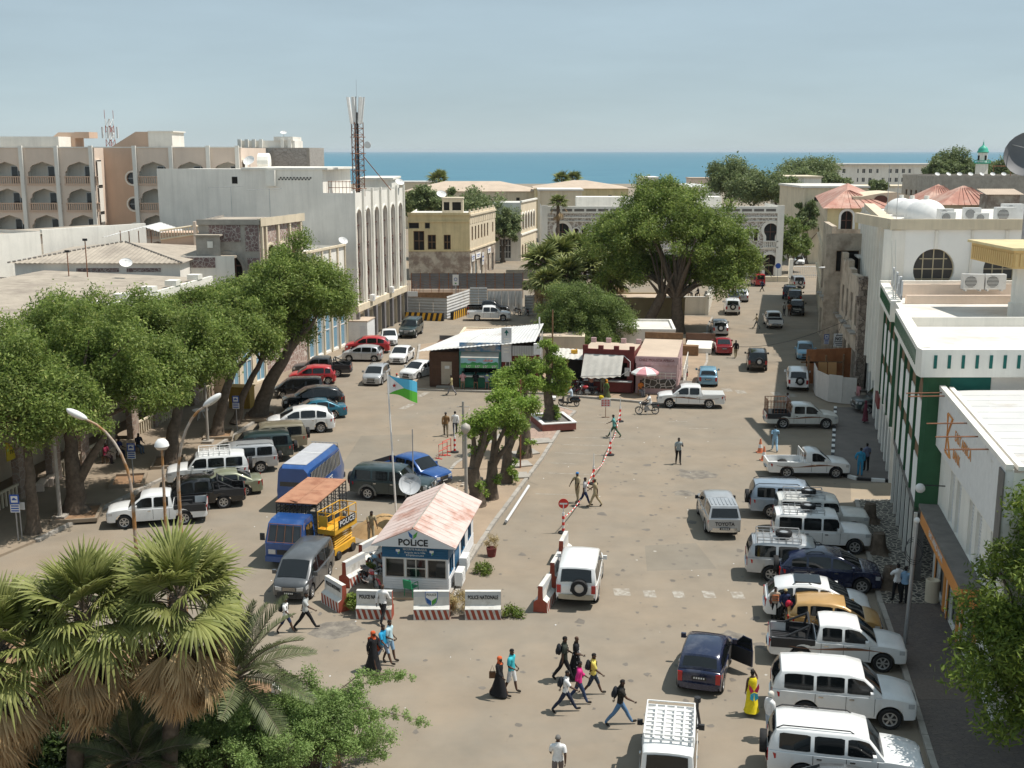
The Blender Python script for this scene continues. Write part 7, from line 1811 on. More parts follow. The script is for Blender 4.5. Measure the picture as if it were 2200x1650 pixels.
def car_opt(op,t,d,env):
 F,B_,w,belt,zr,W,s=d['F'],d['B'],d['w'],d['belt'],d['zr'],d['W'],d['s']
 if op=='spare':spare(t,(B_-.14,-.15,belt-.12),Ry(R(-90)),.38)
 elif op=='sparecov':spare(t,(B_-.14,0,belt-.08),Ry(R(-90)),.38,m_whitep)
 elif op=='rails':
  for sg in(1,-1):
   x0,x1=d['cab'][3][0],d['cab'][-3][0]
   q=MB().tube([(x0,sg*(W/2-.26),zr-.03),(x0-.15,sg*(W/2-.26),zr+.07),(x1+.2,sg*(W/2-.26),zr+.06),(x1,sg*(W/2-.26),zr-.05)],.022,5);q.build('roof_rail',m_plast,t)
 elif op in('rack','rackwheel','racktyre'):
  x0,x1=(.35,-1.5)if op=='rack' else(-.1,-2.1);y=W/2-.2;q=MB()
  for z in(zr+.10,zr+.26):q.tube([(x0,y,z),(x0,-y,z),(x1,-y,z),(x1,y,z),(x0,y,z)],.02,4)
  for i in range(7):q.tube([(x0+(x1-x0)*i/6,-y,zr+.10),(x0+(x1-x0)*i/6,y,zr+.10)],.016,4)
  for i in range(5):q.tube([(x0,-y+2*y*i/4,zr+.105),(x1,-y+2*y*i/4,zr+.105)],.014,4)
  for i in range(4):
   for sg in(1,-1):q.tube([(x0+(x1-x0)*i/3,sg*y,zr-.04),(x0+(x1-x0)*i/3,sg*y,zr+.26)],.018,4)
  q.build('roof_rack',m_steel if op!='rack' else m_whitep,t)
  if op!='rack':spare(t,(x0-.75,0,zr+.24),Matrix.Identity(4),.39)
 elif op=='bigrack':
  y=W/2-.14;x0,x1=.25,-1.95;q=MB()
  for i in range(9):q.box(x0+(x1-x0)*i/8-.035,x0+(x1-x0)*i/8+.035,-y,y,zr+.12,zr+.16)
  for i in range(6):q.box(x1,x0,-y+2*y*i/5-.03,-y+2*y*i/5+.03,zr+.162,zr+.195)
  for sg in(1,-1):
   q.tube([(x0,sg*y,zr+.3),(x1,sg*y,zr+.3)],.025,5)
   for i in range(4):q.tube([(x0+(x1-x0)*i/3,sg*y,zr-.06),(x0+(x1-x0)*i/3,sg*y,zr+.3)],.02,4)
  q.tube([(x0,-y,zr+.3),(x0,y,zr+.3)],.025,5).tube([(x1,-y,zr+.3),(x1,y,zr+.3)],.025,5);q.build('roof_rack',m_whitep,t)
 elif op=='snork':
  MB().tube([(.95,-W/2-.02,belt-.1),(.9,-W/2-.03,belt+.1),(.62,-W/2+.06,zr-.05),(.6,-W/2+.06,zr+.2)],.05,6).tube([(.6,-W/2+.06,zr+.2),(.6,-W/2+.06,zr+.36)],.11,8).build('snorkel',m_plast,t)
 elif op=='flare':
  for c in(d['xa'],d['xb']):
   for sg in(1,-1):
    q=MB();r0,r1=d['wr']+.06,d['wr']+.17;V=[]
    for k in range(11):
     a=R(-8+19.6*k);yy=sg*(w(c)+.005)
     for(r_,o_)in((r0,.05),(r1,.04),(r1,-.04)):V.append((c+r_*math.cos(a),yy+sg*o_,d['wr']+r_*math.sin(a)))
    for k in range(10):
     for j in range(2):
      f=(3*k+j,3*k+3+j,3*k+4+j,3*k+1+j);q.f.append(f);q.m.append(0)
    q.v=V;q.build('wheel_arch',P['trim']if env['P']!=P['tan']else P['khaki'],t)
 elif op in('cladding','goldband'):
  for sg in(1,-1):
   z0,z1=(d['zb']+.08,d['zb']+.34)if op=='cladding' else(belt-.42,belt-.34)
   x0,x1=d['xa']-d['wr']-.1,d['xb']+d['wr']+.1
   q=MB();n=6;V=[]
   for k in range(n+1):
    x=x0+(x1-x0)*k/n;y=w(x)+.012;V+=[(x,sg*y,z0),(x,sg*y,z1)]
   q.add(V,[((2*k,2*k+2,2*k+3,2*k+1))for k in range(n)]);q.build('side_cladding',P['khaki']if op=='cladding' else m_stripe,t)
 elif op=='stripe':
  for sg in(1,-1):
   q=MB();n=14;V=[]
   x0,x1=F-.9,B_+.5
   for k in range(n+1):
    tt=k/n;x=x0+(x1-x0)*tt;y=w(x)+.008;z=belt-.24+.07*math.sin(tt*6.5);th=.015+.06*math.sin(min(1,tt*1.4)*3.14)**2
    V+=[(x,sg*y,z-th),(x,sg*(y-.004),z+th*.6)]
   q.add(V,[(2*k,2*k+2,2*k+3,2*k+1)for k in range(n)]);q.build('side_stripe',m_stripe,t)
 elif op=='liner':
  x0,x1=s['bed']-.02,B_+.06;y=W/2-.11;f=s['floor']+.012;z1=s['trunk']+.012
  q=MB().box(x1,x0,-y,y,f-.01,f);q.box(x1,x0,y,y+.10,f,z1).box(x1,x0,-y-.10,-y,f,z1).box(x1-.03,x1+.02,-y,y,f,z1).box(x0-.02,x0+.0,-y,y,f,z1)
  for sg in(1,-1):q.box(d['xb']-.4,d['xb']+.4,sg*y if sg<0 else y-.22,(-y+.22)if sg<0 else y,f,f+.2)
  for i in range(9):q.box(x1+.1,x0-.1,-y+.12+i*.165,-y+.2+i*.165,f,f+.018)
  q.build('bed_liner',m_plast,t)
 elif op=='gate':
  x1=B_+.02;q=MB().box(x1-.04,x1+.05,-W/2+.09,W/2-.09,s['floor']-.2,s['trunk']);q.build('tailgate',env['P'],t)
 elif op=='rollbar':
  x=s['bed']-.25;y=W/2-.16;q=MB()
  q.tube([(x-.1,-y,s['trunk']),(x,-y*.85,zr-.12),(x,y*.85,zr-.12),(x-.1,y,s['trunk'])],.05,6)
  for sg in(1,-1):q.tube([(x,sg*y*.88,zr-.16),(x-.9,sg*y,s['trunk']+.03)],.045,6).tube([(x-.1,sg*y,s['trunk']+.04),(x-1.2,sg*y,s['trunk']+.04)],.03,5)
  q.build('roll_bar',m_plast,t)
 elif op=='bars':
  x=s['bed']-.1;y=W/2-.12;q=MB()
  for yy in(-y,-y*.4,y*.4,y):q.tube([(x,yy,s['trunk']),(x,yy,zr-.05)],.025,5)
  q.tube([(x,-y,zr-.05),(x,y,zr-.05)],.03,5);q.build('cab_guard',m_whitep,t)
 elif op=='cage':
  x0,x1=s['bed']-.05,B_+.1;y=W/2-.08;z0,z1=s['trunk'],s['trunk']+.95;q=MB()
  for(a,b_)in(((x0,y),(x1,y)),((x0,-y),(x1,-y)),((x1,-y),(x1,y)),((x0,-y),(x0,y))):
   q.tube([(*a,z1),(*b_,z1)],.025,4).tube([(*a,z0+.5),(*b_,z0+.5)],.018,4)
   for i in range(8):q.tube([(a[0]+(b_[0]-a[0])*i/7,a[1]+(b_[1]-a[1])*i/7,z0),(a[0]+(b_[0]-a[0])*i/7,a[1]+(b_[1]-a[1])*i/7,z1)],.016,4)
  q.build('cargo_cage',m_rust,t)
 elif op=='cover':
  MB().box(B_+.04,s['bed']-.02,-W/2+.06,W/2-.06,s['trunk']+.001,s['trunk']+.05).build('bed_cover',env['P'],t)
 elif op=='canopy':
  x0,x1=s['bed']+.02,B_+.03;y=W/2-.06;z0,z1=s['trunk'],zr-.02
  q=MB().add([(x0,-y,z0),(x0,y,z0),(x1,y,z0),(x1,-y,z0),(x0,-y+.12,z1),(x0,y-.12,z1),(x1+.28,y-.14,z1-.02),(x1+.28,-y+.14,z1-.02)],[(4,7,6,5),(0,4,5,1),(1,5,6,2),(2,6,7,3),(3,7,4,0)]);co=q.build('canopy',env['P'],t)
  a=lambda k,tt:(x1-.012+.28*tt,k*(y-.12-.1*tt),z0+.06+(z1-z0-.12)*tt)
  MB().add([a(-1,.05),a(1,.05),a(1,.92),a(-1,.92)],[(0,3,2,1)]).build('rear_window',m_carglass,co)
  for sg in(1,-1):MB().add([(x0-.2,sg*(y-.015),z0+.12),(x1+.3,sg*(y-.015),z0+.12),(x1+.35,sg*(y-.095),z1-.1),(x0-.2,sg*(y-.085),z1-.1)],[(0,1,2,3)]).build('side_window',m_carglass,co)
  q=MB()
  for i in range(7):q.box(x1+.5,x0-.1,-.6+i*.2-.03,-.6+i*.2+.03,z1,z1+.02)
  q.build('roof_rib',env['P'],t)
 elif op=='lettered':
  lettering('TOYOTA',.26,m_blackp,t,Tr(B_-.035,0,s['trunk']-.24)@Rz(R(-90))@Rx(R(90)),fit=W*.56,bold=.008)
 elif op=='whitelettered':
  lettering('TOYOTA',.26,m_whitep,t,Tr(B_-.035,0,s['trunk']-.24)@Rz(R(-90))@Rx(R(90)),fit=W*.56,bold=.008)
 elif op=='bull':
  q=MB();x=F+.16
  for y in(-.42,.42):q.tube([(x-.05,y,d['zb']+.1),(x,y,belt-.3),(x-.1,y,belt-.05)],.03,6)
  q.tube([(x-.1,-.42,belt-.05),(x-.1,.42,belt-.05)],.03,6).tube([(x,-.6,belt-.32),(x,.6,belt-.32)],.03,6);q.build('bull_bar',m_chrome,t)
 elif op=='sunroof':
  MB().box(-1.0,.1,-.5,.5,zr-.005,zr+.038).build('glass_roof',m_carglass,t)
 elif op=='ladder':
  q=MB();
  for y in(.3,.6):q.tube([(B_-.06,y,belt-.2),(B_-.02,y,zr-.1),(B_+.2,y,zr+.02)],.02,4)
  for i in range(4):q.tube([(B_-.05,.3,belt-.1+i*.2),(B_-.05,.6,belt-.1+i*.2)],.016,4)
  q.build('ladder',m_chrome,t)
 elif op=='bike':
  spare(t,(B_-.2,.1,belt-.25),Ry(R(-90)),.3)
 elif op=='duo':
  MB().box(B_-.005,F*.2,-.5,.5,zr+.0,zr+.001).build('roof_patch',env['P'],t)
 elif op=='dooropen':
  x0=s['sw'][0][0]+.02;q=MB();h_=.98
  D=Tr(x0,-W/2+.02,0)@Rz(R(58))
  q.box(-h_,0,-.05,.02,d['zb']+.1,belt+.01,0,D);q.tube([(-h_+.02,-.015,belt),(-h_+.1,-.05,zr-.17),(-.5,-.05,zr-.15),(-.1,-.02,belt)],.025,4,0,D);do=q.build('door',env['P'],t)
  MB().quad((-h_+.04,-.02,belt+.01),(-.12,-.02,belt+.01),(-.5,-.055,zr-.17),(-h_+.1,-.055,zr-.18),0,D).build('window',m_carglass,do)
  MB().box(-h_+.02,-.02,.021,.05,d['zb']+.15,belt-.02,0,D).build('door_lining',m_plast,do)
  MB().box(x0-.95,x0-.02,-W/2-.006,-W/2+.3,d['zb']+.18,belt-.02).build('door_opening',m_hole,t)
ROW='cars parked along the left pavement';ROWR='cars parked along the right pavement'
BP=m_plast;CH=m_chrome
car('pickup','white','white double cab pickup with an empty black lined bed, nearest in the left row',(268,1137),193.5,'liner','F','pickup',ROW,br=CH)
car('pickup','black','black double cab pickup with an open bed next to the white pickup',(-18.0,62.2),195,'liner rollbar','W','pickup',ROW,br=CH)
car('sedan','sage','pale sage sedan showing its boot behind the black pickup',(-17.1,64.6),197,'','W','car',ROW)
car('suv','white','white off-roader with a roof rack, gold band and rear spare wheel',(495,1043),194,'rack spare goldband','R','car',ROW)
car('suv','silver','silver off-roader with a ladder and wheel on its tail, beside the white one with rack',(-17.3,69.5),195,'rails bike','W','car',ROW,k=.96)
car('suv','green','dark green wagon with a tail mounted wheel carrier in the left row',(-16.9,72.0),195,'bike','W','car',ROW)
car('suv','tan','tan two tone off-roader with khaki wheel arches and rear spare',(625,972),195,'spare flare','R','car',ROW,bf=P['khaki'],br=P['khaki'])
car('cross','white','white sport utility with a blacked rear quarter window in front of the leaning tree',(690,930),192,'','R','car',ROW,k=1.08)
car('sedan','teal','teal blue sedan almost hidden behind the white sport utility',(-14.9,84.2),196,'','W','car',ROW)
car('cross','black','black sport utility parked behind the teal sedan',(-15.6,87.4),193,'','W','car',ROW,k=1.08)
car('van','black','black people carrier right of the leaning tree trunk',(-17.6,91.9),188,'','W','car',ROW,k=.9)
car('hatch','red','bright red boxy small car in front of the grey pickup',(-17.3,97.4),187,'','W','car',ROW,k=1.05)
car('pickup','dgrey','dark grey double cab pickup with a roll bar by the blue shutters',(724,811),182,'rollbar liner','R','pickup',ROW,br=BP)
car('hatch','silver','silver small hatchback seen from the side near the blue shutters',(750,777),175,'','F','car',ROW)
car('cross','red','red crossover parked below the white kiosk cabin',(817,760),183,'','R','car',ROW)
car('sedan','white','white sedan facing the camera behind the red crossover',(838,744),278,'','N','car')
car('suv','green','black and dark green off-roader at the arched building corner',(873,728),262,'rails','N','car')
car('sedan','white','white sedan with a dark grille driving towards the camera',(852,784),262,'','N','car')
car('sedan','white','white sedan nearest the brown kiosk, turned a little left',(872,818),240,'','N','car')
car('hatch','silver','silver hatchback driving towards the camera beside the flag',(797,830),262,'rails','N','car',k=1.02)
car('suv','green','dark green off-roader with grey wheel arches beside the police booth',(790,1074),-13,'flare bull spare','R','car',None,bf=P['trim'],br=P['trim'])
car('pickup','blue','blue double cab police pickup with a black front bumper',(955,1052),-38,'liner','N','pickup',None,bf=BP)
car('van','grey','grey minivan facing the camera in front of the blue truck',(622,1297),262,'','N','car',None,bf=BP)
car('pickup','white','white double cab pickup parked by the corrugated site fence',(1025,690),0,'','R','pickup')
car('pickup','black','black pickup parked close to the site fence behind the white pickup',(-2.8,140.2),0,'','W','pickup')
car('cross','ltblue','blue car peeping over the white kiosk roof',(-6.2,111),250,'','W','car')
car('pickup','white','white double cab pickup with brown stripes crossing the junction',(1438,877),175,'stripe cover','F','pickup',None,br=CH)
car('hatch','ltblue','light blue hatchback seen from behind beside the pink kiosk',(1521,832),82,'','T','car')
car('sedan','dred','dark red sedan seen from behind on the left of the street',(1556,764),84,'','T','car')
car('cross','silver','silver crossover with a covered spare wheel on the left kerb',(1548,723),84,'sparecov','T','car')
car('suv','white','white off-roader with spare wheel near the white yard wall',(1574,678),82,'sparecov','T','car')
car('sedan','dgrey','dark saloon under the big tree behind the white off-roader, left one',(1577,652),80,'','T','car')
car('cross','silver','silver car under the big tree behind the white off-roader, right one',(1594,650),82,'','T','car')
car('suv','black','black off-roader driving away in the middle of the street',(1627,800),80,'spare rails','T','car',k=.97)
car('pickup','white','white pickup driving away up the street',(1666,708),84,'liner gate','T','pickup',None,br=CH)
car('pickup','black','black pickup with white TOYOTA lettering on its tailgate',(1712,680),76,'gate whitelettered','T','pickup')
car('suv','black','black car parked just ahead of the black lettered pickup',(1707,655),76,'','T','car')
car('suv','navy','dark blue car parked furthest ahead of the black pickup',(1695,645),74,'','T','car')
car('suv','silver','silver off-roader with spare wheel near the far gate',(1717,621),84,'spare','T','car',k=.95)
car('micro','red','red topped blue minibus in front of the moorish building',(1634,616),92,'','T','van')
car('sedan','white','white car parked beyond the gate beside the moorish building',(1719,570),264,'','N','car')
car('hatch','ltblue','light blue hatchback facing the camera in the building shade',(1730,775),258,'','N','car')
car('suv','white','white off-roader with dark spare wheel beside the white hoarding',(1714,843),78,'spare','T','car',k=.95)
car('suv','green','dark green off-roader nosing out of the side lane behind the green building',(1833,886),183,'flare','N','car',None,bf=P['trim'])
car('pickup','offwhite','white pickup with a rusty cargo cage on its bed',(1682,921),-3,'cage stripe liner','R','pickup',ROWR,bf=BP)
car('single','white','white single cab pickup with brown side stripes and a long bed',(1690,1027),-2,'stripe gate bars','R','pickup',ROWR,br=CH)
car('pickup','silver','silver pickup with a canopy and TOYOTA lettering driving away',(1556,1160),88,'canopy gate lettered bm','T','pickup',None,br=CH)
car('suv','bluesilver','blue silver off-roader with roof rails, furthest of the shaded row',(1770,1119),-7,'rails spare','F','car',ROWR)
car('lc70','offwhite','off-white off-roader with jerrycans and spare tyre on its roof rack',(16.55,57.9),-7,'rackwheel','W','car',ROWR)
car('lc70','white','white upright off-roader with a basket rack, between two other rack cars',(15.85,55.3),-8,'rackwheel','W','car',ROWR)
car('suv','silver','silver off-roader with a flat rack and spare tyre on the roof',(1790,1258),-9,'racktyre','F','car',ROWR,bf=P['grey'])
car('cross','navy','navy crossover with a wheel on its tail door in the right row',(14.75,50.2),-10,'rails spare','W','car',ROWR,k=1.04)
car('cross','white','white crossover with a dark glass roof in the right row',(1825,1345),-10,'sunroof rails','F','car',ROWR)
car('hatch','gold','gold small hatchback squeezed between the white crossover and pickup',(13.4,44.9),-12,'','W','car',ROWR)
car('pickup','white','white double cab pickup with brown stripes and a black roll bar, right row',(1895,1445),-11,'stripe rollbar liner','F','pickup',ROWR,br=CH)
car('lc200','white','large white off-roader with smooth sides next to the striped pickup',(1910,1568),-11,'','F','car',ROWR)
car('suv','white','white off-roader with roof rails and tail spare wheel, nearest in the right row',(1925,1712),-12,'rails spare','F','car',ROWR,br=CH)
car('sedan','grey','dark car roof just entering the bottom picture edge on the right',(1825,1760),-12,'','C','car',ROWR)
car('suv','white','white off-roader with a rear spare wheel and beige bumper beside the barriers',(1237,1309),82,'spare','T','car',None,br=P['beige'])
car('hatch','navy','dark blue hatchback with its right front door open',(1500,1495),73,'dooropen','T','car',k=1.04)
car('lc70','white','white off-roader with a full length slatted roof rack at the bottom edge',(1430,1745),80,'bigrack snork bm','T','car')
# blue police minibus, blue truck, scissor lift
def minibus():
 t=thing('police_minibus','blue police minibus with a faded grey roof and barred windows','minibus',(*G2(672,1066),0),R(80));t.scale=(.98,)*3
 L_,W,H=6.2,2.05,2.7;x0,x1=-3.1,3.1;mb=P['blue'];q=MB()
 sec=lambda w,z0,z1:[(-w,z0),(-w-.03,z0+.8),(-w+.08,z1-.25),(-w+.3,z1),(w-.3,z1),(w-.08,z1-.25),(w+.03,z0+.8),(w,z0)]
 rows=[(x,*a)for x,a in((x1,(.9,.4,1.5)),(x1-.12,(.98,.36,1.7)),(x1-.75,(1.0,.36,2.62)),(x1-1.0,(1.0,.36,2.7)),(x0+.3,(1.0,.36,2.7)),(x0,(.95,.42,2.55)))]
 V=[(x,y,z)for(x,w,a,b_)in rows for(y,z)in sec(w,a,b_)];n=8
 q.add(V,[(i*n+j,i*n+j+1,(i+1)*n+j+1,(i+1)*n+j)for i in range(len(rows)-1)for j in range(n)if j<n-1]+[tuple(range(n-1,-1,-1)),tuple((len(rows)-1)*n+j for j in range(n))]);q.build('body',mb,t,35)
 MB().box(x0+.35,x1-1.0,-.68,.68,2.701,2.73).build('roof_panel',mat('chalky_grey_roof',(.40,.40,.42),.8,var=.1,sc=2),t);MB().box(-.2,-.12,-.72,.72,2.731,2.745).build('roof_seam',m_whitep,t)
 for sg in(1,-1):
  for i in range(6):
   a=x0+.3+i*.85;f=MB().add([(a,sg*1.035,1.45),(a+.75,sg*1.035,1.45),(a+.75,sg*.965,2.3),(a,sg*.965,2.3)],[(0,1,2,3)]);f.build('side_window',m_glassb,t)
  q=MB()
  for i in range(22):q.tube([(x0+.3+i*.235,sg*1.055,1.42),(x0+.3+i*.235,sg*.985,2.32)],.012,3)
  q.build('window_bars',m_whitegrey,t)
  lettering('POLICE',.55,m_whitep,t,Tr(-.2,sg*1.045,1.02)@(Rz(0)if sg<0 else Rz(math.pi))@Rx(R(90)))
  for x in(x1-1.1,x0+1.3):
   o=MB().lathe([(.2,-.11),(.34,-.12),(.37,-.08),(.37,.08),(.34,.12),(.2,.11),(.2,-.11)],18).build('wheel',m_black,t,40,Tr(x,sg*.86,.37)@Rx(R(-90*sg)));MB().lathe([(.001,.07),(.2,.09),(.22,.02)],12).build('rim',m_steel,o)
 MB().add([(x0-.01,-.8,1.5),(x0-.01,.8,1.5),(x0+.02,.75,2.3),(x0+.02,-.75,2.3)],[(0,3,2,1)]).build('rear_window',m_glassb,t)
 q=MB()
 for i in range(8):q.tube([(x1-.02,-.8+i*.23,1.55),(x1-.72,-.8+i*.23,2.7)],.016,4)
 q.tube([(x1-.72,-.85,2.72),(x1-.72,.85,2.72)],.02,4).tube([(x1-.03,-.85,1.6),(x1-.03,.85,1.6)],.02,4);q.build('windscreen_guard',m_steel,t)
 MB().add([(x1-.13,-.85,1.72),(x1-.13,.85,1.72),(x1-.70,.8,2.55),(x1-.70,-.8,2.55)],[(0,1,2,3)]).build('windscreen',m_carglass,t)
 for sg in(1,-1):MB().box(x1-.02,x1+.03,sg*.7-.15,sg*.7+.15,.85,1.1).build('headlight',m_lamp,t)
 MB().box(x1-.05,x1+.15,-.98,.98,.35,.65).build('front_bumper',m_plast,t)
minibus()
def truck():
 p=G2(612,1222);h=R(259);fw=Vector((math.cos(h),math.sin(h)));c=p-fw*2.9
 t=thing('police_truck','blue police truck with a rusty sheet roof over its caged load bed','truck',(c.x,c.y,0),h)
 q=MB();W=1.0
 rows=[(2.9,.95,.55,1.25,.0),(2.86,.98,.5,1.3,0),(2.55,.98,.5,2.15,.06),(2.3,.96,.5,2.32,.1),(1.35,.98,.5,2.32,.1),(1.3,.98,.5,2.2,.06)]
 V=[];n=6
 for(x,w,a,b_,tk)in rows:V+=[(x,-w,a),(x,-w,min(1.3,b_)),(x,-w+tk+.02,b_),(x,w-tk-.02,b_),(x,w,min(1.3,b_)),(x,w,a)]
 q.add(V,[(i*n+j,i*n+j+1,(i+1)*n+j+1,(i+1)*n+j)for i in range(5)for j in range(5)]+[tuple(range(n-1,-1,-1)),tuple(5*n+j for j in range(n))]);q.build('cab',P['blue'],t,30)
 MB().add([(2.86,-.82,1.36),(2.86,.82,1.36),(2.6,.78,2.08),(2.6,-.78,2.08)],[(0,1,2,3)]).build('windscreen',m_glassb,t)
 q=MB()
 for i in range(5):q.tube([(2.9,-.85+i*.425,1.3),(2.6,-.8+i*.4,2.15)],.014,4)
 q.tube([(2.91,-.85,1.32),(2.91,.85,1.32)],.016,4).tube([(2.6,-.82,2.15),(2.6,.82,2.15)],.016,4);q.build('windscreen_guard',m_rust,t)
 for sg in(1,-1):
  MB().quad((1.5,sg*.99,1.34),(2.45,sg*.99,1.34),(2.32,sg*.93,2.05),(1.5,sg*.93,2.05)).build('side_window',m_carglass,t)
  MB().box(2.88,2.93,sg*.62-.18,sg*.62+.18,.72,.95).build('headlight',m_lamp,t)
  MB().box(2.75,2.82,min(sg*1.02,sg*1.25),max(sg*1.02,sg*1.25),1.35,1.7).build('wing_mirror',m_plast,t)
  for x in(2.0,-1.7):
   o=MB().lathe([(.2,-.12),(.36,-.13),(.39,-.08),(.39,.08),(.36,.13),(.2,.12),(.2,-.12)],18).build('wheel',m_black,t,40,Tr(x,sg*.85,.39)@Rx(R(-90*sg)));MB().lathe([(.001,.06),(.2,.09),(.22,.02)],12).build('rim',m_steel,o)
 MB().box(2.86,3.0,-.95,.95,.35,.62).build('front_bumper',P['blue'],t);MB().box(2.87,2.91,-.38,.38,.7,.95).build('grille',m_plast,t)
 MB().box(-3.2,1.25,-.45,.45,.5,.75).box(-3.2,1.2,-1.05,1.05,.78,.92).build('chassis',m_plast,t)
 q=MB();x0,x1,y,z0,z1=-3.2,1.15,1.05,.92,2.75
 for sg in(1,-1):
  for k in range(12):q.tube([(x0,sg*y,z0+.15+k*.15),(x1,sg*y,z0+.15+k*.15)],.022,4)
  for i in range(9):q.tube([(x0+(x1-x0)*i/8,sg*y,z0),(x0+(x1-x0)*i/8,sg*y,z1)],.03,4)
 for xx in(x0,x1):
  for k in range(9):q.tube([(xx,-y,z0+.2+k*.2),(xx,y,z0+.2+k*.2)],.02,4)
  for i in range(7):q.tube([(xx,-y+2*y*i/6,z0),(xx,-y+2*y*i/6,z1)],.022,4)
 q.build('cage',m_plast,t)
 for(a,b_)in((-3.25,-1.0),(-.98,1.2)):
  for(c_,d_)in((-1.08,-.01),(.01,1.08)):MB().box(a,b_,c_,d_,2.76+rng.uniform(0,.01),2.80).build('roof_sheet',m_rustsheet,t)
 MB().tube([(.9,-.4,2.8),(1.25,.1,2.86)],.03,5).build('loose_bar',m_rust,t)
truck()
def scissor_lift():
 t=thing('scissor_lift','yellow scissor lift with a railed platform and POLICE board beside the truck','scissor lift',(*G2(727,1190),0),R(68))
 MB().box(-1.0,1.0,-.42,.42,.28,.62).build('chassis',m_yelp,t)
 for x in(-.7,.7):
  for sg in(1,-1):MB().lathe([(.001,-.08),(.2,-.09),(.22,-.06),(.22,.06),(.2,.09),(.001,.08)],14).build('wheel',m_plast,t,40,Tr(x,sg*.42,.22)@Rx(R(90)))
 for k in range(5):
  q=MB();z=.66+k*.13
  for sg in(1,-1):q.tube([(-.85,sg*.3,z),(.85,sg*.3,z+.11)],.04,4).tube([(.85,sg*.24,z),(-.85,sg*.24,z+.11)],.04,4)
  q.build('scissor_arm',m_yelp,t)
 MB().box(-1.05,1.05,-.46,.46,1.34,1.42).build('platform',m_yelp,t);MB().box(-1.08,1.08,-.49,-.45,1.36,1.6).box(-1.08,1.08,.45,.49,1.36,1.6).box(-1.09,-1.05,-.45,.45,1.36,1.6).box(1.05,1.09,-.45,.45,1.36,1.6).build('toe_board',m_yelp,t)
 q=MB()
 for z in(1.95,2.45):q.tube([(-1.06,-.47,z),(1.06,-.47,z),(1.06,.47,z),(-1.06,.47,z),(-1.06,-.47,z)],.026,5)
 for(x,y)in[(-1.06,-.47),(-.35,-.47),(.35,-.47),(1.06,-.47),(1.06,.47),(.35,.47),(-.35,.47),(-1.06,.47),(-1.06,0),(1.06,0)]:q.tube([(x,y,1.4),(x,y,2.45)],.026,5)
 q.build('guard_rail',m_yelp,t)
 MB().box(-1.12,-1.09,-.1,.38,1.75,2.3).build('control_box',m_yelp,t)
 b_=MB().box(-.75,.85,-.53,-.5,1.62,2.0).build('police_board',m_blackp,t);lettering('POLICE',.36,m_whitep,b_,TF(.05,-.54,1.81),fit=1.4)
scissor_lift()
L_street=leafmat('street_tree_leaves',(.105,.165,.032),(.29,.36,.09),.45,(.42,.43,.14))
L_neem=leafmat('neem_leaves',(.095,.15,.04),(.24,.30,.085),.4)
L_dark=leafmat('dark_far_leaves',(.12,.165,.065),(.25,.29,.12),.36)
L_poll=leafmat('fresh_shoots',(.13,.23,.03),(.34,.44,.09),.42)
L_aca=leafmat('acacia_leaflets',(.14,.225,.055),(.31,.41,.14),.4)
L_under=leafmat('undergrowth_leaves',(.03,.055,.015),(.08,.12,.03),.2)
L_right=leafmat('right_tree_leaves',(.06,.105,.015),(.20,.26,.04),.35,(.30,.34,.06))
L_dry=leafmat('dry_grass',(.30,.22,.09),(.45,.36,.18),.2)
L_hedge=leafmat('bush_leaves',(.08,.14,.02),(.22,.27,.05),.2)
L_fan=leafmat('fan_palm_green',(.16,.185,.045),(.34,.35,.12),.28)
L_fanold=leafmat('fan_palm_dead',(.27,.175,.08),(.46,.33,.18),.15)
L_date=leafmat('date_palm_green',(.075,.095,.04),(.15,.165,.075),.2)
def leaves(clumps,n,size,seed,aspect=.5,up=.45,droop=0.0,shell=.25):
 """rhombus leaves spread through ball shaped clumps: clumps = array of x y z r"""
 g=np.random.default_rng(seed);C=np.asarray(clumps,float);w=C[:,3]**2;k=g.choice(len(C),n,p=w/w.sum())
 d=g.normal(size=(n,3));d/=np.linalg.norm(d,axis=1)[:,None]
 rad=C[k,3]*(shell+(1-shell)*g.random(n)**.55)*(1+.22*np.clip(g.normal(size=n),-1,2.2))
 c=C[k,:3]+d*rad[:,None]*np.array([1,1,.85])
 nr=d*.45+g.normal(size=(n,3))*.6+np.array([0,0,up]);nr/=np.linalg.norm(nr,axis=1)[:,None]
 a=np.cross(nr,g.normal(size=(n,3)));a/=np.linalg.norm(a,axis=1)[:,None];b_=np.cross(nr,a)
 s=size*(.5+1.0*g.random(n))[:,None];b_=b_*aspect
 if droop:a=a-np.array([0,0,droop]);
 V=np.stack([c-a*s,c-b_*s*.9,c+a*s,c+b_*s*.9],1).reshape(-1,3)
 return V,np.arange(4*n).reshape(n,4)
def crown_clumps(center,radii,n,r0,seed,low=-.45,jit=.25):
 rg_=random.Random(seed);out=[]
 for i in range(n):
  z=1-(i+.5)/n*(1-low);a=i*2.39996+rg_.uniform(-.5,.5);q=math.sqrt(max(0,1-z*z));k=rg_.uniform(.5,1.08)
  out.append((center[0]+radii[0]*q*math.cos(a)*k,center[1]+radii[1]*q*math.sin(a)*k,center[2]+radii[2]*z*k*rg_.uniform(.85,1.08),r0*rg_.uniform(.5,1.25)))
 for i in range(n//4):out.append((center[0]+radii[0]*rg_.uniform(-.45,.45),center[1]+radii[1]*rg_.uniform(-.45,.45),center[2]+radii[2]*rg_.uniform(-.2,.5),r0*1.2))
 return out
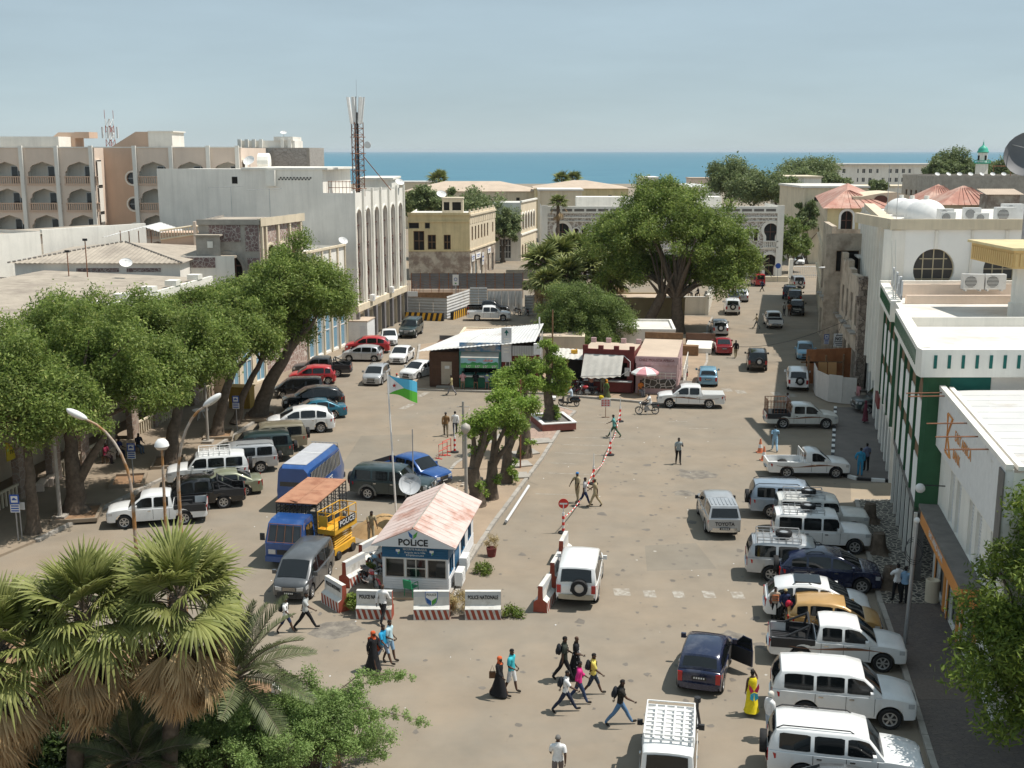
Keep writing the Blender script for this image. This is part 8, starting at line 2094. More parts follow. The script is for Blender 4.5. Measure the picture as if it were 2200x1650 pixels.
def tree(label,base,trunk,crowns,n,size,lm,seed,r=.4,bark=m_bark,cat='tree',name='street_tree',group=None,nl=36,cr=1.0,limbs=12,aspect=.45,low=-.55):
 b=Vector(base);t=thing(name,label,cat,b,0,group);rg_=random.Random(seed)
 tp=[Vector(p)-b for p in trunk];k=len(tp)
 q=MB();pts=[]
 for i in range(k-1):
  for j in range(4):pts.append(tp[i].lerp(tp[i+1],j/4)+Vector((rg_.uniform(-.08,.08),rg_.uniform(-.08,.08),0))*(1 if(i or j)else 0)*min(1,r*3))
 pts.append(tp[-1]);m_=len(pts)
 q.tube(pts,[r*1.5*(1-.55*i/m_)if i else r*2.0 for i in range(m_)],11)
 q.v=[(x*(1+rg_.uniform(-.03,.03)),y*(1+rg_.uniform(-.03,.03)),z)for(x,y,z)in q.v]
 q.build('trunk',bark,t,60)
 cl=[]
 for(c,rd)in crowns:cl+=crown_clumps(Vector(c)-b,rd,max(6,int(nl*(rd[0]*rd[1]*rd[2])**.5/8+8)),cr,rg_.randint(0,9999),low)
 top=tp[-1]
 for i in range(limbs):
  c=Vector(cl[rg_.randrange(len(cl))][:3]);mid=top.lerp(c,.5)+Vector((rg_.uniform(-.5,.5),rg_.uniform(-.5,.5),rg_.uniform(-.2,.6)))*min(1,cr)
  MB().tube([top-Vector((0,0,.25*r)),top.lerp(mid,.5)+Vector((rg_.uniform(-.15,.15),0,0)),mid,c],[r*.55,r*.42,r*.28,r*.08],6).build('branch',bark,t,60)
 V,F=leaves(cl,n,size,seed,aspect)
 o=mesh_np('crown',V,F,lm,t);o['kind']='stuff'
 return t
SG='street trees along the left pavement'
def g3(px,py,z=.1):p=G(px,py);return(p.x,p.y,z)
b=g3(72,1150);tree('street tree at the far left edge with a slim straight trunk',b,[b,(b[0]+.1,b[1],2.6),(b[0]-.2,b[1]+.6,5.0)],[((-26.4,58.8,7.1),(3.1,3.3,3.1)),((-23.4,58.6,6.7),(2.0,2.6,2.2)),((-28.5,62,8.4),(3,3.2,2.4))],88000,.095,L_street,1,.24,group=SG)
b=g3(165,1105);tree('street tree with a thick forked trunk, second from the left edge',b,[b,(b[0],b[1],2.2),(b[0]-.2,b[1]+.3,4.6)],[((-23.2,63.0,8.1),(3.7,3.8,3.7)),((-20.4,64.0,6.7),(2.3,2.8,2.3)),((-25.5,66,9.0),(3.2,3.2,2.2))],100000,.095,L_street,2,.40,group=SG)
t=[x for x in COL.objects if x.get('label','').startswith('street tree with a thick forked')][0]
MB().tube([(.1,0,1.6),(.9,.2,3.0),(1.9,.5,4.6)],[.3,.25,.15],9).build('limb',m_bark,t,60)
b=g3(368,1003);tree('street tree behind the white off-roader with the roof rack',b,[b,(b[0]+.2,b[1]+.3,2.4),(b[0]+.6,b[1]+.8,4.6)],[((-20.4,72.8,7.0),(2.9,3.2,3.2)),((-23.8,74,8.2),(3.0,3.2,2.4))],80000,.098,L_street,3,.32,group=SG)
b=g3(466,938);tree('street tree in the middle of the left row, slanting right',b,[b,(b[0]+.4,b[1]+.4,2.4),(b[0]+1.1,b[1]+1.0,4.4)],[((-18.9,81.0,6.9),(2.5,2.9,2.8)),((-22,83,8.2),(3,3,2.2))],68000,.10,L_street,4,.30,group=SG)
b=g3(505,915);tree('thinner street tree just before the leaning one',b,[b,(b[0]+.6,b[1]+.8,2.4),(b[0]+1.8,b[1]+1.6,4.6)],[((-17.3,85.6,7.0),(2.1,2.4,2.3)),((-20.5,88,8.2),(2.6,2.8,2.2))],52000,.10,L_street,5,.22,group=SG)
b=g3(556,897);tree('big leaning street tree with a bare dark fork, right end of the left row',b,[b,(b[0]+.9,b[1],2.6),(b[0]+2.9,b[1]+.3,5.9)],[((xw(618,86),85.5,zw(612,87)),(3.7,3.8,3.3)),((xw(690,86),86,zw(640,87)),(2.3,2.9,2.2)),((xw(545,86),87,zw(650,88)),(2.6,3.0,2.4))],104000,.10,L_street,6,.44,group=SG,limbs=16)
t=[x for x in COL.objects if x.get('label','').startswith('big leaning')][0];rg_=random.Random(8)
for i in range(16):
 s=rg_.uniform(.55,1);p=Vector((.9+2.0*s,.3*s,2.6+3.3*s));a=rg_.uniform(0,6.28);MB().tube([p,p+Vector((math.cos(a)*.5,math.sin(a)*.4,.5)),p+Vector((math.cos(a)*.8,math.sin(a)*.6,rg_.uniform(1.0,1.7)))],[.17,.12,.05],6).build('dead_stub',m_bark,t,60)
bx=G(1452,718);b=(bx.x,bx.y,.1)
C=lambda px,py,Y:(xw(px,Y),Y,zw(py,Y))
f1=C(1462,640,b[1]);f2=C(1432,630,b[1])
t=tree('huge spreading tree in the middle distance beside the street',b,[b,((b[0]+f1[0])/2+.2,b[1],f1[2]*.5),f1],[(C(1440,490,126),(6.0,6,4.9)),(C(1335,510,127),(4.0,5,3.5)),(C(1545,520,127),(3.9,5,3.9)),(C(1550,595,125),(2.8,3.4,2.6)),(C(1345,580,126),(2.6,3.2,2.2)),(C(1395,575,129),(2.4,3,1.8)),(C(1490,580,129),(2.2,3,1.6)),(C(1420,425,128),(3.6,4,2.3)),(C(1600,560,128),(1.8,3,2.2))],165000,.14,L_street,11,.62,limbs=14,name='big_tree',cr=1.1)
f1=Vector(f1)-Vector(b);f2=Vector(f2)-Vector(b);e2=Vector(C(1398,714,b[1]))-Vector(b);e2.z=0
MB().tube([e2,e2.lerp(f2,.45)+Vector((-.2,0,0)),f2],[.85,.58,.5],10).build('trunk',m_bark,t,60)
for i in range(12):
 o_=f1 if i%2 else f2;tp_=Vector(C((1385 if i%2==0 else 1435)+7*i,585-14*((i*7)%5),b[1]+rg_.uniform(-1.5,2)))-Vector(b)
 MB().tube([o_-Vector((0,0,.6)),o_.lerp(tp_,.4)+Vector((0,0,-.25)),tp_],[.26,.15,.06],6).build('branch',m_bark,t,60)
b=g3(1252,765);tree('round neem tree behind the kiosks with drooping leaves',b,[b,(b[0],b[1]+.3,2),(b[0],b[1]+.3,3.4)],[(C(1235,660,108),(3.2,3.4,2.7)),(C(1300,685,107),(2.6,3,2.2)),(C(1200,700,107),(1.9,2.4,1.9)),(C(1290,735,105),(2.2,2.2,1.2))],80000,.115,L_neem,12,.35,name='neem_tree',cr=1.0,aspect=.32)
b=g3(1148,668);tree('small thin grey acacia beside the site gate',b,[b,(b[0]+.1,b[1],2.2),(b[0]+.3,b[1],3.4)],[(C(1150,615,146),(1.9,2,1.6))],4500,.15,L_dark,13,.12,name='acacia',cr=.6,nl=14)
far=[((905,428),215,2.9,2.6,9),((960,440),214,2.6,2.4,9),((1030,448),212,4.6,3.3,9),((1080,480),208,2.2,3.0,9),((1575,378),270,5.0,3.4,10),((1620,400),262,5.6,3.0,10),((1672,402),256,3.8,2.8,10),((1745,365),330,6.8,3.6,11),((1722,385),318,4.8,2.4,11),((1790,388),300,3.0,1.6,9),((1712,512),190,2.5,3.6,8),((1742,462),205,2.0,3.4,8),((2046,352),350,5.2,4.4,9),((2022,362),345,3.6,3.0,9),((2160,366),345,5.0,2.8,9),((2085,368),340,2.6,2.4,9),((2000,395),300,1.6,1.2,4),((1893,397),306,2.0,1.2,4)]
lab=['far tree behind the yellow building, left of three','far tree behind the roof house of the yellow building','widest far tree behind the yellow building','far tree hanging over the right end of the yellow building','tall far tree on the shore left of the street end','wide far tree in front of the shore','far tree just left of the pale flat block','tall dark far tree beside the white apartment block','lower tree at the foot of the tall dark one','small far tree at the apartment block corner','street tree right beside the moorish building','narrow tree half hidden by the red hipped house','dark far tree left of the minaret','lower dark tree right of the apartment block','far tree between the minaret and the big dish','small far tree at the foot of the minaret','tiny far bush below the apartment block, right','tiny far bush below the apartment block, left']
for i,((px,py),Y,rx,rz,h)in enumerate(far):
 c=C(px,py,Y);rx*=1.25;rz*=1.3;c=(c[0],c[1],c[2]-.25*rz);b=(c[0],Y,0);tree(lab[i],b,[b,(c[0],Y,max(1,c[2]-rz))],[(c,(rx,rx,rz))],int(4500+1500*rx),.14+Y/1700,L_dark if i!=10 else L_neem,40+i,.3,name='far_tree',nl=22,cr=max(.7,rx*.3),limbs=4,group='trees towards the sea')
def pollard(label,base,tips,seed,r=.34,bush=True,n=3800):
 b=Vector(base);t=thing('pollarded_tree',label,'tree',b,0,'pollarded trees on the island');rg_=random.Random(seed);cl=[]
 fork=Vector((rg_.uniform(-.2,.2),0,2.2));q=MB()
 pts=[Vector((0,0,0)),Vector((.05,0,.8)),fork*.75,fork];q.tube(pts,[r*1.7,r*1.15,r,r*.95],12);q.v=[(x*(1+.12*math.sin(7*z+5*x)),y,z)for(x,y,z)in q.v];q.build('trunk',m_bark,t,60)
 for tp in tips:
  p=Vector(tp)-b;m_=fork.lerp(p,.5)+Vector((rg_.uniform(-.2,.2),rg_.uniform(-.2,.2),-.15));MB().tube([fork-Vector((0,0,.3)),fork.lerp(m_,.6),m_,p],[r*.75,r*.55,r*.42,r*.3],8).build('limb',m_bark,t,60)
  for k in range(5):
   e=p+Vector((rg_.uniform(-.5,.5),rg_.uniform(-.5,.5),rg_.uniform(.1,.8)));MB().tube([p,e],[r*.25,.03],5).build('shoot',m_bark,t,60);cl.append((*e,rg_.uniform(.32,.62)))
  for k in range(3):s=rg_.uniform(.3,.9);e=fork.lerp(p,s);cl.append((e.x+rg_.uniform(-.3,.3),e.y,e.z+.1,.2))
 if bush:
  for k in range(6):cl.append((rg_.uniform(-.2,.7),rg_.uniform(-.6,.3),rg_.uniform(.2,1.4),.25))
 V,F=leaves(cl,int(n*1.5),.085,seed,.42,.5,0,.1);o=mesh_np('shoots',V,F,L_poll,t);o['kind']='stuff'
Yp=lambda px,py,Y:(xw(px,Y),Y,zw(py,Y))
b=g3(1022,1090,.12);pollard('pollarded tree nearest the police booth with a thick furrowed trunk',b,[Yp(1012,925,b[1]),Yp(1045,905,b[1]),Yp(1075,890,b[1]+.5),Yp(1032,935,b[1])],21,.36,n=4600)
b=g3(1052,1075,.12);pollard('leaning pollarded tree, second on the island',b,[Yp(1090,905,b[1]),Yp(1062,870,b[1]),Yp(1105,930,b[1])],22,.3,n=3800)
b=g3(1085,1040,.12);pollard('pollarded tree in the middle of the island',b,[Yp(1105,850,b[1]+1),Yp(1085,830,b[1]+1),Yp(1130,890,b[1])],23,.28,n=4600)
b=g3(1125,985,.12);pollard('pollarded tree behind the concrete slabs',b,[Yp(1100,825,b[1]+1),Yp(1135,800,b[1]+1),Yp(1150,835,b[1]),Yp(1118,810,b[1]+1.5)],24,.34,n=6400)
b=g3(1178,915,.5);pollard('bushier pollarded tree standing in the brick planter',b,[Yp(1160,800,b[1]),Yp(1195,780,b[1]),Yp(1215,810,b[1]),Yp(1178,755,b[1]),Yp(1165,835,b[1]),Yp(1205,845,b[1])],25,.32,n=9500)
def bush(label,loc,r,n,m_,size=.07,seed=5,name='bush',z=1.0,asp=.3,parent=None):
 rg_=random.Random(seed);cl=[(rg_.uniform(-r,r)*.7,rg_.uniform(-r,r)*.7,r*z*rg_.uniform(.25,.8),r*.5)for _ in range(9)];V,F=leaves(cl,n,size,seed,asp,.2,0,.1)
 if parent:return mesh_np('grass',V,F,m_,parent)
 o=mesh_np(name,V,F,m_);o.location=loc;return tag(o,label,'bush')
bush('yellowish bush right of the last police barrier',(*G2(1102,1322),0),.5,900,L_hedge,.07,31)
bush('tuft of tall dry grass between two police barriers',(*G2(984,1312),0),.5,1100,L_dry,.13,32,z=1.7,asp=.09)
bush('dry bush with red flowers left of the second barrier',(*G2(757,1312),0),.55,1300,L_hedge,.08,33,z=1.4)
bush('green bush beside the booth air conditioners',(*G2(1036,1232),0),.5,1000,L_hedge,.07,34)
bush('dry weeds behind the grey backed barriers',(-6.9,51.6,0),.5,700,L_hedge,.08,35)
bush('',(0,0,0),.35,300,L_dry,.13,36,z=2.2,asp=.09,parent=POT).location=(0,0,.35)
def fan_mesh(name,seed,nseg=26,spread=118,droop=.35,dead=False,lm=None,pet=1.0,rad=1.15,wk=.045):
 g=random.Random(seed);q=MB();q.tube([(0,0,0),(pet*.5,0,.06),(pet,0,0)],[.028,.02,.014],4,1)
 for i in range(nseg):
  a=R(-spread+2*spread*(i+.5)/nseg)*(.35 if dead else 1)+g.uniform(-.03,.03);L_=rad*g.uniform(.88,1.05)*(1-.25*abs(a)/2.1);w_=wk*rad
  ca,sa=math.cos(a),math.sin(a);nx,ny=-sa,ca;k=5;V=[]
  tw=g.uniform(-.25,.25)if dead else 0
  for j in range(k+1):
   s=j/k;r_=L_*s;ww=w_*(s/.5 if s<.5 else(1-s)/.5)*(1 if not dead else .7)+.004
   z=-droop*r_*r_*(.5+.9*max(0,s-.55))*(1+.3*g.uniform(-1,1)*(s>.6))+(.02 if i%2 else 0)+tw*s*.3
   x=pet+r_*ca*(1-.12*droop*s);y=r_*sa
   V+=[(x-nx*ww,y-ny*ww,z),(x,y,z+ww*.5),(x+nx*ww,y+ny*ww,z)]
  F=[f for j in range(k)for f in((3*j,3*j+3,3*j+4,3*j+1),(3*j+1,3*j+4,3*j+5,3*j+2))]
  q.add(V,F,0)
 me=q.mesh(name);me.materials.append(lm);me.materials.append(m_barkp);return me
FAN=[fan_mesh('frond',s,30,125,d,False,L_fan)for s,d in((1,.10),(2,.22),(3,.38),(4,.6))]
DEAD=[fan_mesh('dead_frond',s,22,110,d,True,L_fanold)for s,d in((5,.1),(6,.25))]
L_fand=leafmat('distant_palm_green',(.09,.12,.03),(.25,.27,.085),.2)
FANS=[fan_mesh('frond',s,12,120,d,False,L_fand,.7,1.2,.10)for s,d in((7,.15),(8,.35))]
DEADS=[fan_mesh('dead_frond',9,10,110,.15,True,L_fanold)]
def fan_palm(label,base,top,k,seed,nl=44,nd=64,fans=FAN,deads=DEAD,group=None,tr=.24):
 b=Vector(base);T_=Vector(top)-b;t=thing('fan_palm',label,'palm',b,0,group);rg_=random.Random(seed)
 q=MB();n=9;q.tube([T_*(i/n)+Vector((0,0,0))for i in range(n+1)],[tr*(1.25 if i==0 else 1+.04*(i%2))for i in range(n+1)],10);q.build('trunk',m_bark,t,60)
 for i in range(nl):
  e=R(86-100*(i/nl)**.8+rg_.uniform(-7,7));a=i*2.39996+rg_.uniform(-.3,.3);me=fans[min(len(fans)-1,int((i/nl)*len(fans)))]
  s=k*rg_.uniform(.85,1.1)*(.75 if i<5 else 1)
  link('frond',me,None,t,Tr(T_.x,T_.y,T_.z-.35*k*i/nl)@Rz(a)@Ry(-e)@Rx(rg_.uniform(-.5,.5))@Matrix.Diagonal((s,s,s,1)))
 for i in range(nd):
  e=R(-38-44*(i/nd)**.6+rg_.uniform(-6,4));a=i*2.39996+rg_.uniform(-.3,.3);s=k*rg_.uniform(.8,1.15)
  link('dead_frond',rg_.choice(deads),None,t,Tr(T_.x+.1*math.cos(a),T_.y+.1*math.sin(a),T_.z-k*(.45+.75*i/nd))@Rz(a)@Ry(-e)@Rx(rg_.uniform(-.7,.7))@Matrix.Diagonal((s,s,s,1)))
 return t
PG='fan palms in the near garden'
fan_palm('fan palm with a thick brown skirt, right one of the two at the bottom left',(-10.6,31.8,.2),(xw(368,32.9),31.0,7.25),1.15,61,36,50,group=PG)
fan_palm('fan palm with a brown skirt, left one of the two at the bottom left',(-13.3,31.2,.2),(xw(160,32.6),30.7,6.95),1.12,62,34,46,group=PG)
fan_palm('fan palm cut by the left picture edge',(-16.2,30.2,.2),(xw(-28,32),30.0,6.1),1.15,63,34,40,group=PG)
for i,(px,py,Y,k)in enumerate(((1165,560,134,1.15),(1200,545,138,1.2),(1235,535,142,1.2),(1260,575,134,1.25),(1300,560,140,1.15),(1315,600,132,1.1),(1215,590,130,1.2),(1180,605,128,1.0),(1330,570,136,1.0))):
 fan_palm(['fan palm at the left end of the distant palm clump','fan palm second from the left in the distant clump','tallest fan palm at the top of the distant clump','full fan palm in the middle of the distant clump','fan palm in the distant clump touching the big tree','low fan palm at the right front of the distant clump','front fan palm just above the neem tree','small low fan palm at the left front of the clump','fan palm at the right end of the distant clump'][i],(xw(px,Y),Y,0),(xw(px,Y),Y,zw(py,Y)),1.45*k,70+i,30,16,FANS,DEADS,'distant fan palm clump',.2)
def far_palm(label,px,py,Y,k):
 fan_palm(label,(xw(px,Y),Y,0),(xw(px,Y),Y,zw(py,Y)),k,int(px),22,8,FANS,DEADS,'far palms',.25)
far_palm('lone palm in front of the sea left of centre',942,384,330,2.2);far_palm('small palm on the shore above the warehouses, left one',1207,383,340,1.9);far_palm('small palm on the shore above the warehouses, right one',1232,383,342,1.9);far_palm('low palm before the moorish building roof',1200,432,178,1.0)
def pinnate(seed,L_=2.9,dr=.28):
 g=random.Random(seed);q=MB();n=40;ax=lambda s:Vector((L_*s*(1-.1*s),0,L_*(.25*s-dr*1.6*s*s)))
 q.tube([ax(i/8)for i in range(9)],[.03-.0028*i for i in range(9)],4,1)
 for i in range(n):
  s=.14+.86*i/n;p=ax(s);d=(ax(min(1,s+.02))-ax(s-.02)).normalized();ll=.48*math.sin(math.pi*min(1,.12+s*.86))**.7+.06
  for sg in(1,-1):
   tip=p+(d*.62+Vector((0,sg*.75,.18+g.uniform(-.1,.1)))).normalized()*ll;w_=d*.022
   m_=p.lerp(tip,.5)+Vector((0,0,.02));q.add([p-w_,m_-w_*1.1,tip,m_+w_*1.1,p+w_],[(0,1,3,4),(1,2,3)])
 me=q.mesh('frond');me.materials.append(L_date);me.materials.append(m_barkp);return me
PIN=[pinnate(s,2.9,d)for s,d in((1,.12),(2,.22),(3,.34))]
def date_palm(label,base,top,k,seed,n=30,name='date_palm'):
 b=Vector(base);T_=Vector(top)-b;t=thing(name,label,'palm',b);rg_=random.Random(seed);MB().tube([(0,0,0),T_*.5,T_],[.3,.25,.22],9).build('trunk',m_bark,t,60)
 for i in range(n):
  e=R(80-95*(i/n)**.9+rg_.uniform(-6,6));a=i*2.39996+rg_.uniform(-.2,.2);s=k*rg_.uniform(.85,1.1);link('frond',PIN[min(2,int(3*i/n))],None,t,Tr(*T_)@Rz(a)@Ry(-e)@Rx(rg_.uniform(-.6,.6))@Matrix.Diagonal((s,s,s,1)))
date_palm('grey green date palm spreading behind the acacia at the bottom left',(-9.0,34.0,.2),(xw(470,35),33.8,3.3),1.12,81,34)
date_palm('dark date palm leaning over the undergrowth between palm trunks',(-11.3,31.0,.2),(-11.3,31.2,1.9),.85,86,24)
date_palm('small dark date palm under the two fan palms',(-12.2,33.0,.2),(-12.0,33,1.6),.85,82,24)
date_palm('low date palm behind the left fan palm',(-15.0,34,.2),(-15,34,1.5),.8,84,22)
date_palm('small feathery palm before the moorish arches',(xw(1640,172),172,0),(xw(1642,172),172,2.4),.9,83,22)
def acacia():
 b=Vector((-8.0,33.2,.2));t=thing('acacia_bush','bright green feathery acacia reaching over the road at the bottom left','bush',b);rg_=random.Random(91);cl=[]
 for i in range(46):
  a=rg_.uniform(-2.2,2.0);r_=rg_.uniform(.6,3.6)*(1.2 if math.cos(a)>0 else .75);c=Vector((r_*math.cos(a),r_*.55*math.sin(a)+.2,2.6-.18*r_+rg_.uniform(-1.5,.5)));mid=c*.55+Vector((0,0,.5))
  MB().tube([(0,0,0),mid*.5+Vector((0,0,.2)),mid,c],[.06,.04,.025,.01],4).build('branch',m_bark,t,60)
  for k in range(5):cl.append((*(mid.lerp(c,rg_.uniform(.3,1.12))+Vector((rg_.uniform(-.35,.35),rg_.uniform(-.35,.35),rg_.uniform(-.15,.25)))),rg_.uniform(.2,.42)))
 for(e,m_)in(((4.6,1.6,2.8),(3.0,1.0,3.0)),((5.2,.6,1.6),(3.4,.4,2.2)),((4.4,2.4,2.4),(3,1.4,2.5))):
  pts=[Vector((1,.2,1.6)),Vector(m_),Vector(e)];MB().tube(pts,[.03,.02,.006],4).build('branch',m_bark,t,60)
  for k in range(12):cl.append((*(pts[1].lerp(pts[2],k/11)+Vector((rg_.uniform(-.15,.15),rg_.uniform(-.15,.15),rg_.uniform(-.12,.12)))),.17))
 for(c,rd,n_)in(((.4,0,1.5),(2.2,1.6,1.2),70),((2.0,.5,1.9),(1.7,1.2,.8),50),((-1.3,.2,1.3),(1.3,1.4,.9),30)):cl+=crown_clumps(c,rd,n_,.34,rg_.randint(0,999),-.8)
 V,F=leaves(cl,150000,.042,91,.42,.5,0,.05);o=mesh_np('foliage',V,F,L_aca,t);o['kind']='stuff'
acacia()
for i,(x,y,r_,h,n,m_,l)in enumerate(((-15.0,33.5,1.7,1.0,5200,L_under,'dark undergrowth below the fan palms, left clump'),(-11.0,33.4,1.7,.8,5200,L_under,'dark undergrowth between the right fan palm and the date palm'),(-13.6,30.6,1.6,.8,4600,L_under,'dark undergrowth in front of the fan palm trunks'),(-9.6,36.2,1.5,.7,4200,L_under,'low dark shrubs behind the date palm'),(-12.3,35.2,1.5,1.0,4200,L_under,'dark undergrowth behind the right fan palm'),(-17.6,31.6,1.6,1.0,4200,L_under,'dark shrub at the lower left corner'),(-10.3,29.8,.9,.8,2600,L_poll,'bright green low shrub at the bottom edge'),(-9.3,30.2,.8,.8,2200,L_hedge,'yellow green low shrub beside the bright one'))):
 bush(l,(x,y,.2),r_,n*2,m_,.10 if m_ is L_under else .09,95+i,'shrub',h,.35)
b=(18.2,35.2,.1);tree('dense leafy tree in front of the bank at the bottom right',b,[b,(18.1,35.2,2.0),(18.0,35.1,3.2)],[((17.35,34.6,5.6),(2.7,2.6,3.0)),((16.3,34.0,4.0),(2.0,2.2,2.3)),((17.8,34.6,7.6),(1.6,1.8,1.5)),((17.6,33.6,2.6),(2.4,2.0,1.8)),((19.6,35,5.5),(2.4,2.6,3))],70000,.105,L_right,99,.3,name='leafy_tree',cr=.75,nl=34,limbs=14,aspect=.34,low=-.8)
t=dish((xw(2215,76),76,zw(350,76)-.8),-.55,25,1.6,'large mesh satellite dish cut by the right picture edge',m_sheetd,1.2,'satellite_dish')
MB().tube([(0,0,-10),(0,0,1.2)],.12,8).build('stand',m_steel,t)
m_skin=mat('dark_brown_skin',(.085,.043,.026),.55,var=.08,sc=9);m_hair=mat('black_hair',(.010,.008,.007),.8,var=.2,sc=40);m_eye=mat('eye_white',(.6,.57,.52),.3,var=0);m_lip=mat('lip',(.12,.045,.035),.5,var=0)
_cl={}
def cloth(c):
 k=tuple(round(x,3)for x in c)
 if k not in _cl:_cl[k]=mat('cloth_%d'%len(_cl),c,.9,var=.14,sc=7,bump=.3,bsc=22)
 return _cl[k]
def V3(*a):return Vector(a)
def skeleton(tL=5,kL=5,tR=-5,kR=5,aL=-5,eL=15,aR=5,eR=15,bL=8,bR=8,lean=0,female=0,look=0):
 """joint table: name -> (position, radius, parent); x forward, y left, z up"""
 J={};sw=.165 if female else .19;hw_=.10
 def f(p,a,l):return p+V3(math.sin(R(a)),0,-math.cos(R(a)))*l
 pel=V3(0,0,0);tilt=Ry(R(lean))
 up=lambda x,y,z:tilt@V3(x,y,z)
 J['pelvis']=(pel,(.145,.115),None);J['waist']=(up(.005,0,.16),(.125,.10),'pelvis');J['chest']=(up(.0,0,.36),(.15 if not female else .135,.115),'waist');J['collar']=(up(-.01,0,.50),(.085,.075),'chest')
 J['neck']=(up(.0,0,.565),(.052,.055),'collar');J['jaw']=(up(.030,0,.635),(.070,.075),'neck');J['head']=(up(.012,0,.715),(.078,.098),'jaw');J['crown']=(up(.0,0,.785),(.055,.065),'head')
 for s,T_,K,A,E_,B in(('L',tL,kL,aL,eL,bL),('R',tR,kR,aR,eR,bR)):
  g=1 if s=='L' else-1
  hip=V3(0,g*hw_,-.06);kn=f(hip,T_,.43);an=f(kn,T_-K,.42);fa=T_-K
  J['hip'+s]=(hip,(.092,.095),'pelvis');J['thigh'+s]=(hip.lerp(kn,.5),(.078,.08),'hip'+s);J['knee'+s]=(kn,(.058,.058),'thigh'+s);J['calf'+s]=(kn.lerp(an,.35)+V3(-.015,0,0),(.056,.058),'knee'+s);J['ankle'+s]=(an,(.038,.04),'calf'+s)
  toe=an+Ry(R(-max(-25,min(35,fa))if fa>0 else-fa*.8))@V3(.16,g*.02,-.055);J['toe'+s]=(toe,(.038,.028),'ankle'+s)
  sh=up(0,g*sw,.45);ab=math.sin(R(B));d1=(tilt@V3(math.sin(R(A)),g*ab,-math.cos(R(A)))).normalized();el=sh+d1*.29
  d2=(tilt@V3(math.sin(R(A+E_)),g*ab*(.3-.012*E_),-math.cos(R(A+E_)))).normalized();wr=el+d2*.26
  J['shoulder'+s]=(sh,(.062,.062),'chest');J['elbow'+s]=(el,(.042,.042),'shoulder'+s);J['fore'+s]=(el.lerp(wr,.35),(.041,.039),'elbow'+s);J['wrist'+s]=(wr,(.026,.026),'fore'+s);J['hand'+s]=(wr+d2*.045,(.030,.022),'wrist'+s)
 return J
POSE=dict(walkA=dict(tL=26,kL=6,tR=-22,kR=14,aL=-22,eL=18,aR=24,eR=30),walkB=dict(tL=-20,kL=18,tR=24,kR=4,aL=20,eL=35,aR=-20,eR=20),stride=dict(tL=32,kL=4,tR=-30,kR=10,aL=-30,eL=20,aR=42,eR=28,lean=5),stand=dict(tL=3,kL=3,tR=-3,kR=3,aL=-3,eL=14,aR=4,eR=20),hip=dict(tL=4,kL=2,tR=-4,kR=4,aL=-20,eL=70,aR=0,eR=18,bL=35),phone=dict(tL=10,kL=3,tR=-10,kR=8,aL=40,eL=118,aR=0,eR=15),cross=dict(tL=14,kL=5,tR=-12,kR=10,aL=-14,eL=62,aR=-4,eR=78),point=dict(tL=6,kL=3,tR=-6,kR=5,aL=18,eL=10,aR=20,eR=8,bR=48),brow=dict(tL=6,kL=4,tR=-6,kR=6,aL=0,eL=15,aR=75,eR=115,bR=25),bend=dict(tL=14,kL=6,tR=2,kR=10,aL=28,eL=15,aR=35,eR=20,lean=14),sit=dict(tL=82,kL=82,tR=78,kR=70,aL=25,eL=60,aR=30,eR=55,lean=8),perch=dict(tL=62,kL=58,tR=52,kR=62,aL=20,eL=65,aR=25,eR=70,lean=10),ride=dict(tL=66,kL=78,tR=66,kR=78,aL=52,eL=18,aR=52,eR=18,lean=12))
_jobs={};_body={}
def want(pose,female):_jobs[(pose,female)]=None
